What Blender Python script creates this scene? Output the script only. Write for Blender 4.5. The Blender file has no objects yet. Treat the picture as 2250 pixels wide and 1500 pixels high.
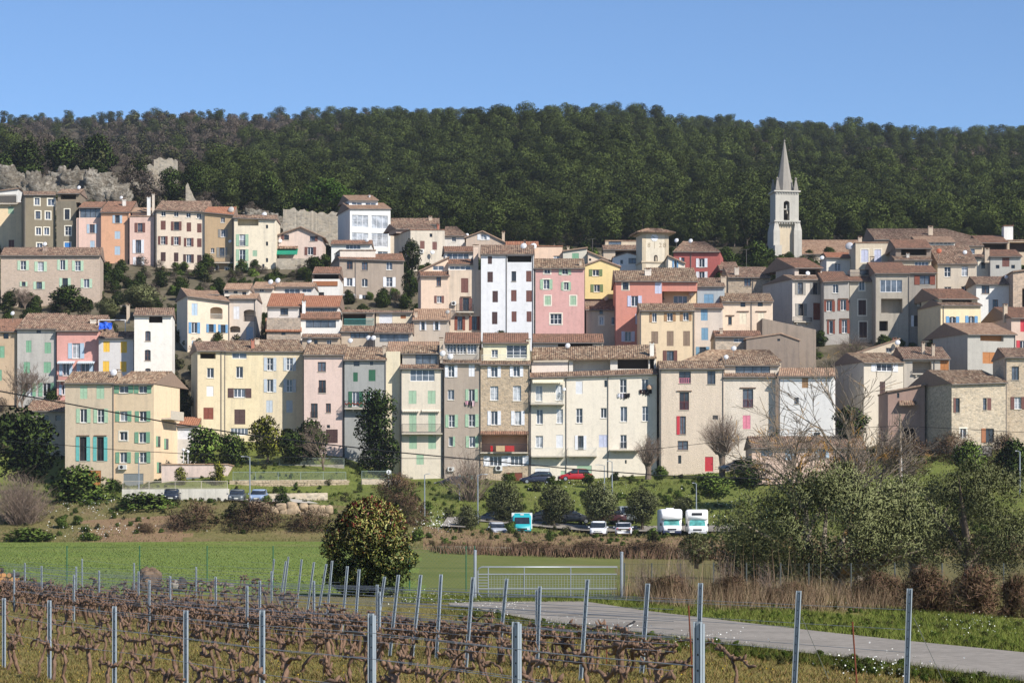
import bpy, math, random
import numpy as np
from mathutils import Vector, Matrix
R = math.radians
SC = bpy.context.scene
COL = SC.collection
rng = random.Random(7)
nrg = np.random.default_rng(11)

# ------------------------------------------------------------------ camera, sky, sun, exposure
F, CX, HY, HC = 5550.0, 1125.0, 1181.0, 2.2      # focal length and horizon in photo pixels, eye height in metres
cam = bpy.data.cameras.new('camera'); camo = bpy.data.objects.new('camera', cam); COL.objects.link(camo)
camo.location = (0, 0, HC); camo.rotation_euler = (R(90), 0, 0)
cam.sensor_width = 36; cam.lens = 36 * F / 2250; cam.shift_y = (HY - 750) / 2250; cam.clip_end = 6000; cam.clip_start = 0.5
SC.camera = camo
wd = bpy.data.worlds.new('World'); SC.world = wd; wd.use_nodes = True
nt = wd.node_tree; bg = nt.nodes['Background']
sky = nt.nodes.new('ShaderNodeTexSky'); sky.sky_type = 'NISHITA'; sky.sun_disc = False
SUN_EL, SUN_AZ = 38, 135
sky.sun_elevation = R(SUN_EL); sky.sun_rotation = R(SUN_AZ); sky.air_density = 1.0; sky.dust_density = 0.0; sky.ozone_density = 6.0; sky.altitude = 2200
nt.links.new(sky.outputs[0], bg.inputs[0]); bg.inputs[1].default_value = 0.095
sun = bpy.data.lights.new('sun', 'SUN'); suno = bpy.data.objects.new('sun', sun); COL.objects.link(suno)
sun.energy = 4.4; sun.angle = R(0.5); sun.color = (1, 0.945, 0.86)
sd = Vector((math.sin(R(SUN_AZ)) * math.cos(R(SUN_EL)), math.cos(R(SUN_AZ)) * math.cos(R(SUN_EL)), math.sin(R(SUN_EL))))
suno.rotation_euler = sd.to_track_quat('Z', 'Y').to_euler(); suno.location = sd * 50 + Vector((0, 0, 60))
vs = SC.view_settings; vs.view_transform = 'Standard'; vs.look = 'None'; vs.gamma = 1; vs.exposure = 0.58; vs.use_curve_mapping = False
SC.cycles.use_denoising = True; SC.cycles.max_bounces = 5; SC.cycles.diffuse_bounces = 3; SC.cycles.volume_bounces = 0; SC.cycles.glossy_bounces = 2
SC.cycles.transparent_max_bounces = 4; SC.cycles.caustics_reflective = False; SC.cycles.caustics_refractive = False

# ------------------------------------------------------------------ helpers
def lin(c): return tuple(((v / 255) / 12.92 if v / 255 < .04045 else ((v / 255 + .055) / 1.055) ** 2.4) for v in c)
def A(c, k=.82): return tuple(v * k for v in lin(c))
def W(px, py, D): return Vector(((px - CX) * D / F, D, HC + (HY - py) * D / F))
def tag(o, label=None, cat=None, group=None, kind=None):
    if label: o['label'] = label
    if cat: o['category'] = cat
    if group: o['group'] = group
    if kind: o['kind'] = kind
    return o
def empty(name, loc, rz=0):
    o = bpy.data.objects.new(name, None); COL.objects.link(o); o.location = loc; o.rotation_euler = (0, 0, rz)
    o.empty_display_size = .3; return o
def npmesh(name, V, Fq, mats=(), mi=None, smooth=False):
    m = bpy.data.meshes.new(name)
    V = np.asarray(V, dtype=np.float32); Fq = np.asarray(Fq, dtype=np.int32)
    n, k = Fq.shape
    m.vertices.add(len(V)); m.vertices.foreach_set('co', V.ravel())
    m.loops.add(n * k); m.loops.foreach_set('vertex_index', Fq.ravel())
    m.polygons.add(n); m.polygons.foreach_set('loop_start', np.arange(0, n * k, k, dtype=np.int32))
    for q in mats: m.materials.append(q)
    if mi is not None: m.polygons.foreach_set('material_index', np.asarray(mi, dtype=np.int32))
    if smooth: m.polygons.foreach_set('use_smooth', np.ones(n, dtype=bool))
    m.update(calc_edges=True); return m
def link(name, m, parent=None, loc=(0, 0, 0), rz=0):
    o = bpy.data.objects.new(name, m); COL.objects.link(o); o.parent = parent; o.location = loc; o.rotation_euler = (0, 0, rz); return o
def copy_tree(o, parent=None):
    c = o.copy(); COL.objects.link(c); c.parent = parent
    for ch in o.children: copy_tree(ch, c)
    return c

class MB:
    def __init__(s): s.v = []; s.f = []; s.m = []
    def poly(s, pts, mi=0):
        b = len(s.v); s.v += [tuple(p) for p in pts]; s.f.append(tuple(range(b, b + len(pts)))); s.m.append(mi); return s
    def box(s, x0, x1, y0, y1, z0, z1, mi=0, tx=0, tz=0):
        b = len(s.v)
        s.v += [(x0, y0, z0), (x1, y0, z0), (x1, y1, z0), (x0, y1, z0), (x0 + tx, y0 + tz, z1), (x1 - tx, y0 + tz, z1), (x1 - tx, y1 - tz, z1), (x0 + tx, y1 - tz, z1)]
        for q in ((0, 3, 2, 1), (4, 5, 6, 7), (0, 1, 5, 4), (1, 2, 6, 5), (2, 3, 7, 6), (3, 0, 4, 7)):
            s.f.append(tuple(b + i for i in q)); s.m.append(mi)
        return s
    def tube(s, pts, rad, n=6, mi=0, cap=True):
        pts = [Vector(p) for p in pts]
        if not isinstance(rad, (list, tuple)): rad = [rad] * len(pts)
        b = len(s.v); up = Vector((.13, .31, .94))
        for i, p in enumerate(pts):
            d = (pts[min(i + 1, len(pts) - 1)] - pts[max(i - 1, 0)])
            if d.length < 1e-9: d = Vector((0, 0, 1))
            d.normalize(); a = d.cross(up)
            if a.length < .05: a = d.cross(Vector((1, 0, 0)))
            a.normalize(); c = d.cross(a)
            for k in range(n):
                t = 2 * math.pi * k / n; q = p + (a * math.cos(t) + c * math.sin(t)) * rad[i]; s.v.append((q.x, q.y, q.z))
        for i in range(len(pts) - 1):
            for k in range(n):
                k2 = (k + 1) % n; s.f.append((b + i * n + k, b + i * n + k2, b + (i + 1) * n + k2, b + (i + 1) * n + k)); s.m.append(mi)
        if cap:
            s.f.append(tuple(b + k for k in range(n))[::-1]); s.m.append(mi)
            e = b + (len(pts) - 1) * n; s.f.append(tuple(e + k for k in range(n))); s.m.append(mi)
        return s
    def lathe(s, prof, c=(0, 0, 0), n=12, mi=0):
        b = len(s.v); k = len(prof)
        for i in range(n):
            t = 2 * math.pi * i / n
            for r, z in prof: s.v.append((c[0] + r * math.cos(t), c[1] + r * math.sin(t), c[2] + z))
        for i in range(n):
            j = (i + 1) % n
            for q in range(k - 1):
                s.f.append((b + i * k + q, b + j * k + q, b + j * k + q + 1, b + i * k + q + 1)); s.m.append(mi)
        return s
    def build(s, name, mats, parent=None, loc=(0, 0, 0), rz=0, smooth=False):
        if not isinstance(mats, (list, tuple)): mats = [mats]
        m = bpy.data.meshes.new(name); m.from_pydata(s.v, [], s.f)
        for q in mats: m.materials.append(q)
        if len(mats) > 1: m.polygons.foreach_set('material_index', s.m)
        if smooth: m.polygons.foreach_set('use_smooth', [True] * len(m.polygons))
        m.update(); return link(name, m, parent, loc, rz)

# ------------------------------------------------------------------ materials (all procedural)
class NT:
    def __init__(s, name):
        s.mat = bpy.data.materials.new(name); s.mat.use_nodes = True; s.t = s.mat.node_tree; s.b = s.t.nodes['Principled BSDF']
        s.b.inputs['Roughness'].default_value = .85; s.b.inputs['Specular IOR Level'].default_value = .25
    def n(s, typ, **k):
        q = s.t.nodes.new('ShaderNode' + typ)
        for a, v in k.items(): setattr(q, a, v)
        return q
    def l(s, a, b): s.t.links.new(a, b)
    def coords(s, scale=(1, 1, 1), rnd=True):
        tc = s.n('TexCoord'); mp = s.n('Mapping'); mp.inputs['Scale'].default_value = scale; s.l(tc.outputs['Object'], mp.inputs['Vector'])
        if rnd:
            oi = s.n('ObjectInfo'); mu = s.n('Math', operation='MULTIPLY'); mu.inputs[1].default_value = 77.7; s.l(oi.outputs['Random'], mu.inputs[0])
            cb = s.n('CombineXYZ')
            for i in range(3): s.l(mu.outputs[0], cb.inputs[i])
            s.l(cb.outputs[0], mp.inputs['Location'])
        return mp.outputs[0]
    def noise(s, vec, scale, detail=4, rough=.6):
        q = s.n('TexNoise'); q.inputs['Scale'].default_value = scale; q.inputs['Detail'].default_value = detail; q.inputs['Roughness'].default_value = rough
        s.l(vec, q.inputs['Vector']); return q.outputs['Fac']
    def ramp(s, fac, stops):
        q = s.n('ValToRGB'); e = q.color_ramp.elements
        while len(e) < len(stops): e.new(.5)
        for i, (p, c) in enumerate(stops): e[i].position = p; e[i].color = tuple(c)[:3] + (1,)
        s.l(fac, q.inputs['Fac']); return q.outputs['Color']
    def mix(s, fac, a, b, mode='MIX'):
        q = s.n('Mix', data_type='RGBA', blend_type=mode)
        for i, v in ((0, fac), (6, a), (7, b)):
            if isinstance(v, (int, float)): q.inputs[i].default_value = v
            elif isinstance(v, tuple): q.inputs[i].default_value = v[:3] + (1,)
            else: s.l(v, q.inputs[i])
        return q.outputs[2]
    def bump(s, fac, strength, dist):
        q = s.n('Bump'); q.inputs['Strength'].default_value = strength; q.inputs['Distance'].default_value = dist
        s.l(fac, q.inputs['Height']); s.l(q.outputs[0], s.b.inputs['Normal'])
    def col(s, c):
        if isinstance(c, tuple): s.b.inputs['Base Color'].default_value = c[:3] + (1,)
        else: s.l(c, s.b.inputs['Base Color'])
        return s
def mul(c, k): return tuple(v * k for v in c[:3])
_mc = {}
def stucco(c, dirty=.5, k=.82):
    key = ('st', c, dirty)
    if key in _mc: return _mc[key]
    b = A(c, k); g_ = .3 * b[0] + .6 * b[1] + .1 * b[2]; b = tuple(x + (g_ - x) * .24 for x in b); dirty = dirty * 1.25 + .2; t = NT('stucco_%d_%d_%d' % c)
    v = t.coords((1, 1, 1)); n1 = t.noise(v, .35, 5, .62); n2 = t.noise(t.coords((1.6, 1.6, .13)), 1.0, 5, .65); n3 = t.noise(v, 9, 3, .6)
    gr = sum(b) / 3
    c1 = t.ramp(n1, [(.28, mul(b, 1 - .20 * dirty)), (.5, b), (.75, mul(b, 1.05))])
    m = t.ramp(n2, [(.48, (0, 0, 0)), (.74, (1, 1, 1))]); sc = t.n('Math', operation='MULTIPLY'); sc.inputs[1].default_value = .72 * dirty
    t.l(m, sc.inputs[0])
    c2 = t.mix(sc.outputs[0], c1, tuple(.55 * (x * .5 + gr * .4) for x in b))
    n4 = t.noise(v, 1.7, 5, .7); c2 = t.mix(.3, c2, t.ramp(n4, [(.32, mul(b, .62)), (.5, b), (.72, mul(b, 1.08))])); c3 = t.mix(.25, c2, t.ramp(n3, [(.3, mul(b, .66)), (.7, mul(b, 1.12))]))
    t.col(c3); t.bump(n3, .35, .03); t.b.inputs['Roughness'].default_value = .93
    _mc[key] = t.mat; return t.mat
def stonewall(c, scale=3.2, mortar=1.15, soft=0):
    key = ('sw', c, scale, soft)
    if key in _mc: return _mc[key]
    b = A(c); g_ = .3 * b[0] + .6 * b[1] + .1 * b[2]; b = tuple(x + (g_ - x) * .3 for x in b); t = NT('rubble_stone_%d_%d_%d' % c)
    v = t.coords((1, 1, 1.5)); vo = t.n('TexVoronoi', feature='F1'); vo.inputs['Scale'].default_value = scale; t.l(v, vo.inputs['Vector'])
    ve = t.n('TexVoronoi', feature='DISTANCE_TO_EDGE'); ve.inputs['Scale'].default_value = scale; t.l(v, ve.inputs['Vector'])
    rn = t.n('SeparateColor'); t.l(vo.outputs['Color'], rn.inputs[0])
    cs = t.ramp(rn.outputs[0], [(0, mul(b, .55)), (.35, mul(b, .85)), (.7, (b[0] * 1.12, b[1] * 1.05, b[2] * .95)), (1, mul(b, 1.3))])
    big = t.noise(v, .3, 4, .6)
    cs = t.mix(.35, cs, t.ramp(big, [(.3, mul(b, .7)), (.7, mul(b, 1.15))]))
    if soft: cs = t.mix(soft, cs, t.ramp(t.noise(t.coords((1.6, 1.6, .2)), .8, 5, .65), [(.3, mul(b, .82)), (.7, mul(b, 1.08))]))
    ed = t.ramp(ve.outputs['Distance'], [(.02, (1, 1, 1)), (.09, (0, 0, 0))])
    t.col(t.mix(ed, cs, mul(b, mortar * .85))); t.bump(ve.outputs['Distance'], .8, .06); t.b.inputs['Roughness'].default_value = .95
    _mc[key] = t.mat; return t.mat
def plain(c, rough=.7, k=.82, var=.15, spec=.25, metal=0, name='paint'):
    key = ('pl', c, rough, k, metal, spec)
    if key in _mc: return _mc[key]
    b = A(c, k); t = NT('%s_%d_%d_%d' % ((name,) + tuple(int(x) for x in c)))
    v = t.coords(); n = t.noise(v, 3.5, 4, .6)
    t.col(t.ramp(n, [(.25, mul(b, 1 - var)), (.75, mul(b, 1 + var * .5))])); t.b.inputs['Roughness'].default_value = rough
    t.b.inputs['Metallic'].default_value = metal; t.b.inputs['Specular IOR Level'].default_value = spec
    _mc[key] = t.mat; return t.mat
def glassmat(c, name):
    t = NT(name); v = t.coords(); n = t.noise(v, 1.3, 2)
    b = lin(c); t.col(t.ramp(n, [(.35, mul(b, .6)), (.65, mul(b, 1.3))])); t.b.inputs['Roughness'].default_value = .07
    t.b.inputs['Specular IOR Level'].default_value = .6; return t.mat
GLASS = [glassmat((62, 66, 74), 'window_glass'), glassmat((82, 88, 98), 'window_glass_grey'), glassmat((45, 46, 50), 'window_glass_dark')]
CURT = glassmat((165, 168, 172), 'curtained_glass'); VGL = glassmat((92, 100, 110), 'veranda_glass')
def roofmat(name, cols, moss=.3):
    t = NT(name); tc = t.n('TexCoord'); oi = t.n('ObjectInfo')
    sp = t.n('SeparateXYZ'); t.l(tc.outputs['Object'], sp.inputs[0])
    fl = []
    for i, sz in ((0, .26), (1, .42)):
        d = t.n('Math', operation='DIVIDE'); d.inputs[1].default_value = sz; t.l(sp.outputs[i], d.inputs[0])
        f = t.n('Math', operation='FLOOR'); t.l(d.outputs[0], f.inputs[0]); fl.append(f)
    cb = t.n('CombineXYZ'); t.l(fl[0].outputs[0], cb.inputs[0]); t.l(fl[1].outputs[0], cb.inputs[1]); t.l(oi.outputs['Random'], cb.inputs[2])
    wn = t.n('TexWhiteNoise', noise_dimensions='3D'); t.l(cb.outputs[0], wn.inputs['Vector'])
    c = t.ramp(wn.outputs['Value'], [(i / (len(cols) - 1), A(q)) for i, q in enumerate(cols)])
    n = t.noise(t.coords(), .55, 5, .65); g = t.ramp(n, [(.45, (0, 0, 0)), (.72, (1, 1, 1))])
    s = t.n('Math', operation='MULTIPLY'); s.inputs[1].default_value = moss; t.l(g, s.inputs[0])
    c = t.mix(s.outputs[0], c, A((112, 100, 84))); hs = t.n('HueSaturation'); hs.inputs['Saturation'].default_value = .9; hs.inputs['Value'].default_value = .92; hs.inputs['Hue'].default_value = .514; t.l(c, hs.inputs['Color']); c = hs.outputs[0]
    fr = t.n('Math', operation='FRACT'); dv = t.n('Math', operation='DIVIDE'); dv.inputs[1].default_value = .42; t.l(sp.outputs[1], dv.inputs[0]); t.l(dv.outputs[0], fr.inputs[0])
    t.col(c); t.bump(fr.outputs[0], .6, .05); t.b.inputs['Roughness'].default_value = .95
    return t.mat
ROOF = {'o': roofmat('old_canal_tiles', [(92, 70, 58), (132, 98, 80), (160, 122, 98), (178, 146, 120), (120, 82, 66), (196, 168, 142)], .5),
        'b': roofmat('brown_canal_tiles', [(100, 76, 64), (128, 94, 80), (152, 116, 98), (176, 144, 122), (136, 88, 74)], .4),
        'r': roofmat('red_tiles', [(128, 86, 70), (148, 98, 80), (166, 114, 94), (118, 84, 72)], .35),
        'n': roofmat('new_orange_tiles', [(164, 94, 70), (180, 108, 82), (158, 88, 66), (188, 122, 96)], .12),
        's': roofmat('salmon_tiles', [(158, 116, 94), (176, 134, 110), (190, 150, 126), (148, 104, 86)], .25)}
SHC = {'lb': (186, 206, 222), 'bl': (110, 162, 204), 'wh': (240, 241, 245), 'br': (122, 82, 74), 'dk': (84, 62, 60), 'lg': (172, 202, 172), 'gr': (136, 182, 150),
       'te': (110, 186, 182), 'ye': (250, 202, 84), 'lv': (206, 210, 232), 'gy': (150, 146, 140), 'bg': (188, 198, 208), 'dg': (58, 108, 82), 'ol': (122, 140, 96),
       'rb': (134, 74, 58), 'tn': (176, 138, 100), 'wb': (150, 128, 108), 'rd': (206, 64, 76), 'pk': (232, 142, 162), 'bb': (72, 142, 214), 'wd': (186, 124, 72),
       'db': (120, 160, 190), 'gg': (190, 216, 188), 'gm': (150, 156, 158), 'cr': (244, 232, 206), 'mr': (120, 52, 58), 'tl': (150, 198, 190), 'go': (168, 110, 74)}
def paint(k): return plain(SHC[k], .6, name='shutter_paint')
WHITE = plain((246, 246, 248), .5, name='white_paint'); BROWNF = plain((110, 72, 58), .6, name='brown_frame'); DARKF = plain((60, 56, 56), .6, name='dark_frame')
SURR = plain((246, 238, 220), .85, name='surround'); IRON = plain((58, 56, 58), .55, name='iron'); RAILW = plain((222, 224, 214), .6, name='pale_rail')
ZINC = plain((128, 122, 118), .5, name='zinc_pipe'); INSHADE = plain((70, 60, 54), .9, name='interior_shade_colour'); SLABM = plain((206, 196, 180), .9, name='balcony_slab')  # interior colour is dark to carry the shade inside recesses
GALV = plain((170, 176, 182), .42, metal=.35, spec=.5, name='galvanised_steel'); CONC = stucco((206, 202, 190), .8)
# ------------------------------------------------------------------ terrain: heights from rows of distance D, columns of direction
TC = np.array([-300., 100, 300, 500, 760, 900, 1300, 1700, 2100, 2550])
def zrow(D, *v): return (D, [float(x) for x in v])
def prow(D, *py): return (D, [HC + (HY - p) * D / F for p in py])
TR = [zrow(4, *[0.1] * 10), zrow(20, *[0.] * 10), zrow(40, *[-.15] * 4, -.12, -.1, 0, 0, 0, 0), zrow(70, *[-.15] * 4, -.1, -.05, 0, 0, 0, 0),
      zrow(95, *[0.] * 10), zrow(140, .7, .6, .5, .4, .2, .1, 0, 0, 0, 0),
      prow(228, 1196, 1196, 1196, 1195, 1198, 1218, 1232, 1238, 1240, 1240),
      prow(240, 1190, 1190, 1189, 1188, 1188, 1205, 1212, 1216, 1218, 1218),
      prow(248, 1160, 1160, 1150, 1135, 1150, 1180, 1190, 1196, 1196, 1196),
      prow(256, 1130, 1120, 1108, 1104, 1125, 1165, 1181, 1182, 1184, 1184),
      prow(264, 1115, 1105, 1100, 1104, 1110, 1150, 1176, 1177, 1170, 1165),
      prow(272, 1105, 1098, 1098, 1103, 1100, 1130, 1170, 1170, 1150, 1140),
      prow(282, 1100, 1090, 1094, 1094, 1092, 1110, 1146, 1140, 1110, 1100),
      prow(298, 1080, 1076, 1074, 1082, 1084, 1075, 1078, 1062, 1010, 1000),
      prow(301, 1075, 1072, 1072, 1052, 1054, 1068, 1068, 1056, 1000, 990),
      prow(316, 1060, 1062, 1066, 1002, 1020, 1062, 1057, 1036, 970, 960),
      prow(322, 1000, 1000, 1040, 965, 1000, 1050, 1045, 1020, 960, 940),
      prow(334, 880, 880, 930, 900, 940, 980, 980, 960, 920, 900),
      prow(350, 780, 780, 800, 770, 770, 770, 780, 810, 800, 800),
      prow(378, 690, 690, 690, 690, 690, 690, 690, 700, 690, 690),
      prow(402, 640, 630, 625, 630, 610, 610, 610, 620, 620, 620),
      prow(432, 560, 556, 560, 568, 572, 575, 580, 590, 585, 585),
      prow(456, 470, 470, 490, 515, 540, 555, 565, 578, 570, 570),
      prow(480, 410, 410, 425, 470, 510, 532, 540, 548, 548, 548),
      prow(520, 385, 380, 400, 455, 480, 492, 500, 510, 514, 514),
      prow(600, 372, 372, 390, 430, 440, 436, 420, 440, 465, 465),
      prow(700, 350, 356, 372, 385, 374, 354, 300, 400, 416, 420),
      prow(780, 335, 340, 345, 348, 334, 318, 284, 366, 382, 384),
      prow(950, 308, 308, 306, 302, 294, 290, 298, 324, 336, 334),
      prow(1150, 274, 276, 274, 272, 270, 270, 280, 296, 312, 298),
      prow(1250, 280, 282, 276, 272, 270, 268, 278, 304, 322, 302)]
TD = np.array([r[0] for r in TR], dtype=float); TZ = np.array([r[1] for r in TR])
def Zg(X, D):
    X = np.asarray(X, dtype=float); D = np.asarray(D, dtype=float)
    px = np.clip(CX + F * X / np.maximum(D, 60), TC[0], TC[-1]); d = np.clip(D, TD[0], TD[-1])
    i = np.clip(np.searchsorted(TD, d, side='right') - 1, 0, len(TD) - 2); j = np.clip(np.searchsorted(TC, px, side='right') - 1, 0, len(TC) - 2)
    a = (d - TD[i]) / (TD[i + 1] - TD[i]); b = (px - TC[j]) / (TC[j + 1] - TC[j])
    z = (TZ[i, j] * (1 - a) + TZ[i + 1, j] * a) * (1 - b) + (TZ[i, j + 1] * (1 - a) + TZ[i + 1, j + 1] * a) * b
    mk = np.clip((d - 500) / 80, 0, 1) * np.clip((1120 - d) / 120, 0, 1)   # gullies and spurs of the wooded hill
    return z + mk * (2.4 * np.sin(X * .052 + d * .021) + 1.6 * np.sin(X * .11 - d * .035 + 2) + 1.5 * np.sin(X * .031 - d * .05))
def zg(X, D): return float(Zg(np.array([X]), np.array([D]))[0])
def ground_at(px, py, D): # distance at which the line of sight through a pixel meets the ground, searched near D
    for d in np.arange(D * .9, D * 1.1, .25):
        if W(px, py, d).z <= zg((px - CX) * d / F, d): return float(d)
    return D

def groundmat(name, cols, s1, s2, bump=.05, extra=None):
    t = NT(name); tc = t.n('TexCoord'); v = tc.outputs['Object']
    n1 = t.noise(v, s1, 6, .65); n2 = t.noise(v, s2, 5, .7)
    c = t.ramp(n1, [(.3 + .4 * i / (len(cols) - 1), A(q)) for i, q in enumerate(cols)])
    c = t.mix(.45, c, t.ramp(n2, [(.3, mul(A(cols[0]), .7)), (.7, mul(A(cols[-1]), 1.1))]))
    if extra:
        n3 = t.noise(v, extra[1], 4, .6); c = t.mix(t.ramp(n3, [(extra[2], (0, 0, 0)), (extra[2] + .12, (1, 1, 1))]), c, A(extra[0]))
    t.col(c); t.bump(n2, .6, bump); t.b.inputs['Roughness'].default_value = 1; t.b.inputs['Specular IOR Level'].default_value = .05; return t.mat
G_VINE = groundmat('vineyard_soil_and_weeds', [(112, 104, 62), (128, 126, 66), (140, 132, 78), (134, 116, 80)], .5, 6, .05)
G_FIELD = groundmat('meadow', [(104, 124, 56), (120, 138, 66), (138, 144, 80)], .05, .9, .05, ((142, 132, 90), .03, .62))
G_BANK = groundmat('bank_earth_and_grass', [(96, 104, 52), (120, 116, 72), (142, 120, 92)], .22, 2.5, .12)
G_SLOPE = groundmat('grassy_slope', [(94, 106, 50), (112, 124, 58), (126, 126, 74)], .2, 2.5, .12)
G_TOWN = groundmat('hill_soil', [(92, 86, 68), (138, 126, 108), (82, 80, 58)], .2, 2, .15)
G_EARTH = groundmat('bare_reddish_earth', [(134, 106, 86), (158, 128, 104), (140, 124, 84)], .3, 3, .15)
G_FIELD2 = groundmat('duller_meadow', [(96, 108, 54), (112, 120, 64), (126, 126, 76)], .06, 1.1, .05, ((136, 124, 88), .04, .58))
G_DRY = groundmat('dry_rough_grass', [(112, 106, 66), (132, 118, 84), (106, 108, 58)], .3, 3, .1)
G_HILL = groundmat('forest_floor', [(52, 56, 36), (72, 70, 50), (96, 86, 74)], .03, .3, .4)
G_SCRUB = groundmat('scrub_hillside', [(88, 78, 70), (98, 88, 80), (74, 76, 52)], .02, .25, .4)
def terrain(name, ds, xs, matf, mats, kind='structure'):
    ds = np.array(ds); nx = len(xs)
    XX = np.array([[x * (.21 * d * 1.35 + 6) for x in xs] for d in ds]); DD = np.repeat(ds[:, None], nx, 1)
    ZZ = Zg(XX, DD); amp = np.clip((DD - 236) / 60, 0, 1) * .25 + np.clip((DD - 450) / 200, 0, 1) * 1.6
    ZZ = ZZ + amp * (np.sin(XX * .31 + DD * .17) + np.sin(XX * .13 - DD * .23 + 1.7)) * .5
    V = np.stack([XX, DD, ZZ], -1).reshape(-1, 3)
    idx = np.arange(len(ds) * nx).reshape(len(ds), nx)
    q = np.stack([idx[:-1, :-1], idx[:-1, 1:], idx[1:, 1:], idx[1:, :-1]], -1).reshape(-1, 4)
    c = V[q].mean(1); mi = [matf(x, d) for x, d, z in c]
    return tag(link(name, npmesh(name, V, q, mats, mi, True)), kind=kind)
def gm(x, d):
    px = CX + F * x / d
    if d < 97: return 0
    if d < 239: return 8 if px > 1366 + 12 * math.sin(d * .7) else (9 if px > 905 + 25 * math.sin(d * .13) else 1)
    if 239 < d < 250 and 190 + 20 * math.sin(d) < px < 410 + 25 * math.sin(d * 2): return 7
    if 239 < d < 262 and px > 930: return 7
    if d < 262 and px < 1000: return 2
    if d < 257: return 2
    if d < 322: return 3
    if d < 470: return 4
    if d > 545 and px < 700 + 30 * math.sin(d * .05): return 6
    return 5
ds = list(np.arange(4, 100, 3.)) + list(np.arange(100, 228, 8.)) + list(np.arange(228, 340, 1.5)) + list(np.arange(340, 480, 4.)) + list(np.arange(480, 1260, 12.))
terrain('ground', ds, np.linspace(-1, 1, 150), gm, [G_VINE, G_FIELD, G_BANK, G_SLOPE, G_TOWN, G_HILL, G_SCRUB, G_EARTH, G_DRY, G_FIELD2])

# ------------------------------------------------------------------ houses
def sheet(mb, e0, e1, r1, r0, mi=0, per=.27, amp=.075, th=.12, under=1):
    e0, e1, r1, r0 = (Vector(p) for p in (e0, e1, r1, r0))
    n = (e1 - e0).cross(r0 - e0); n.normalize()
    if n.z < 0: n = -n
    wid = max((e1 - e0).length, (r1 - r0).length); k = max(2, int(round(wid / per)) * 2); b = len(mb.v)
    for i in range(k + 1):
        u = i / k; h = n * (amp if i % 2 else 0)
        for q in (e0.lerp(e1, u) + h, r0.lerp(r1, u) + h): mb.v.append(tuple(q))
        q = e0.lerp(e1, u) - n * th; mb.v.append(tuple(q))
    for i in range(k):
        a = b + i * 3; c = a + 3
        mb.f.append((a, c, c + 1, a + 1)); mb.m.append(mi)
        mb.f.append((a + 2, c + 2, c, a)); mb.m.append(mi)
    mb.poly([e0 - n * th, r0 - n * th, r1 - n * th, e1 - n * th], under)
    mb.poly([e0, r0, r0 - n * th, e0 - n * th], under); mb.poly([e1, e1 - n * th, r1 - n * th, r1], under)

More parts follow.
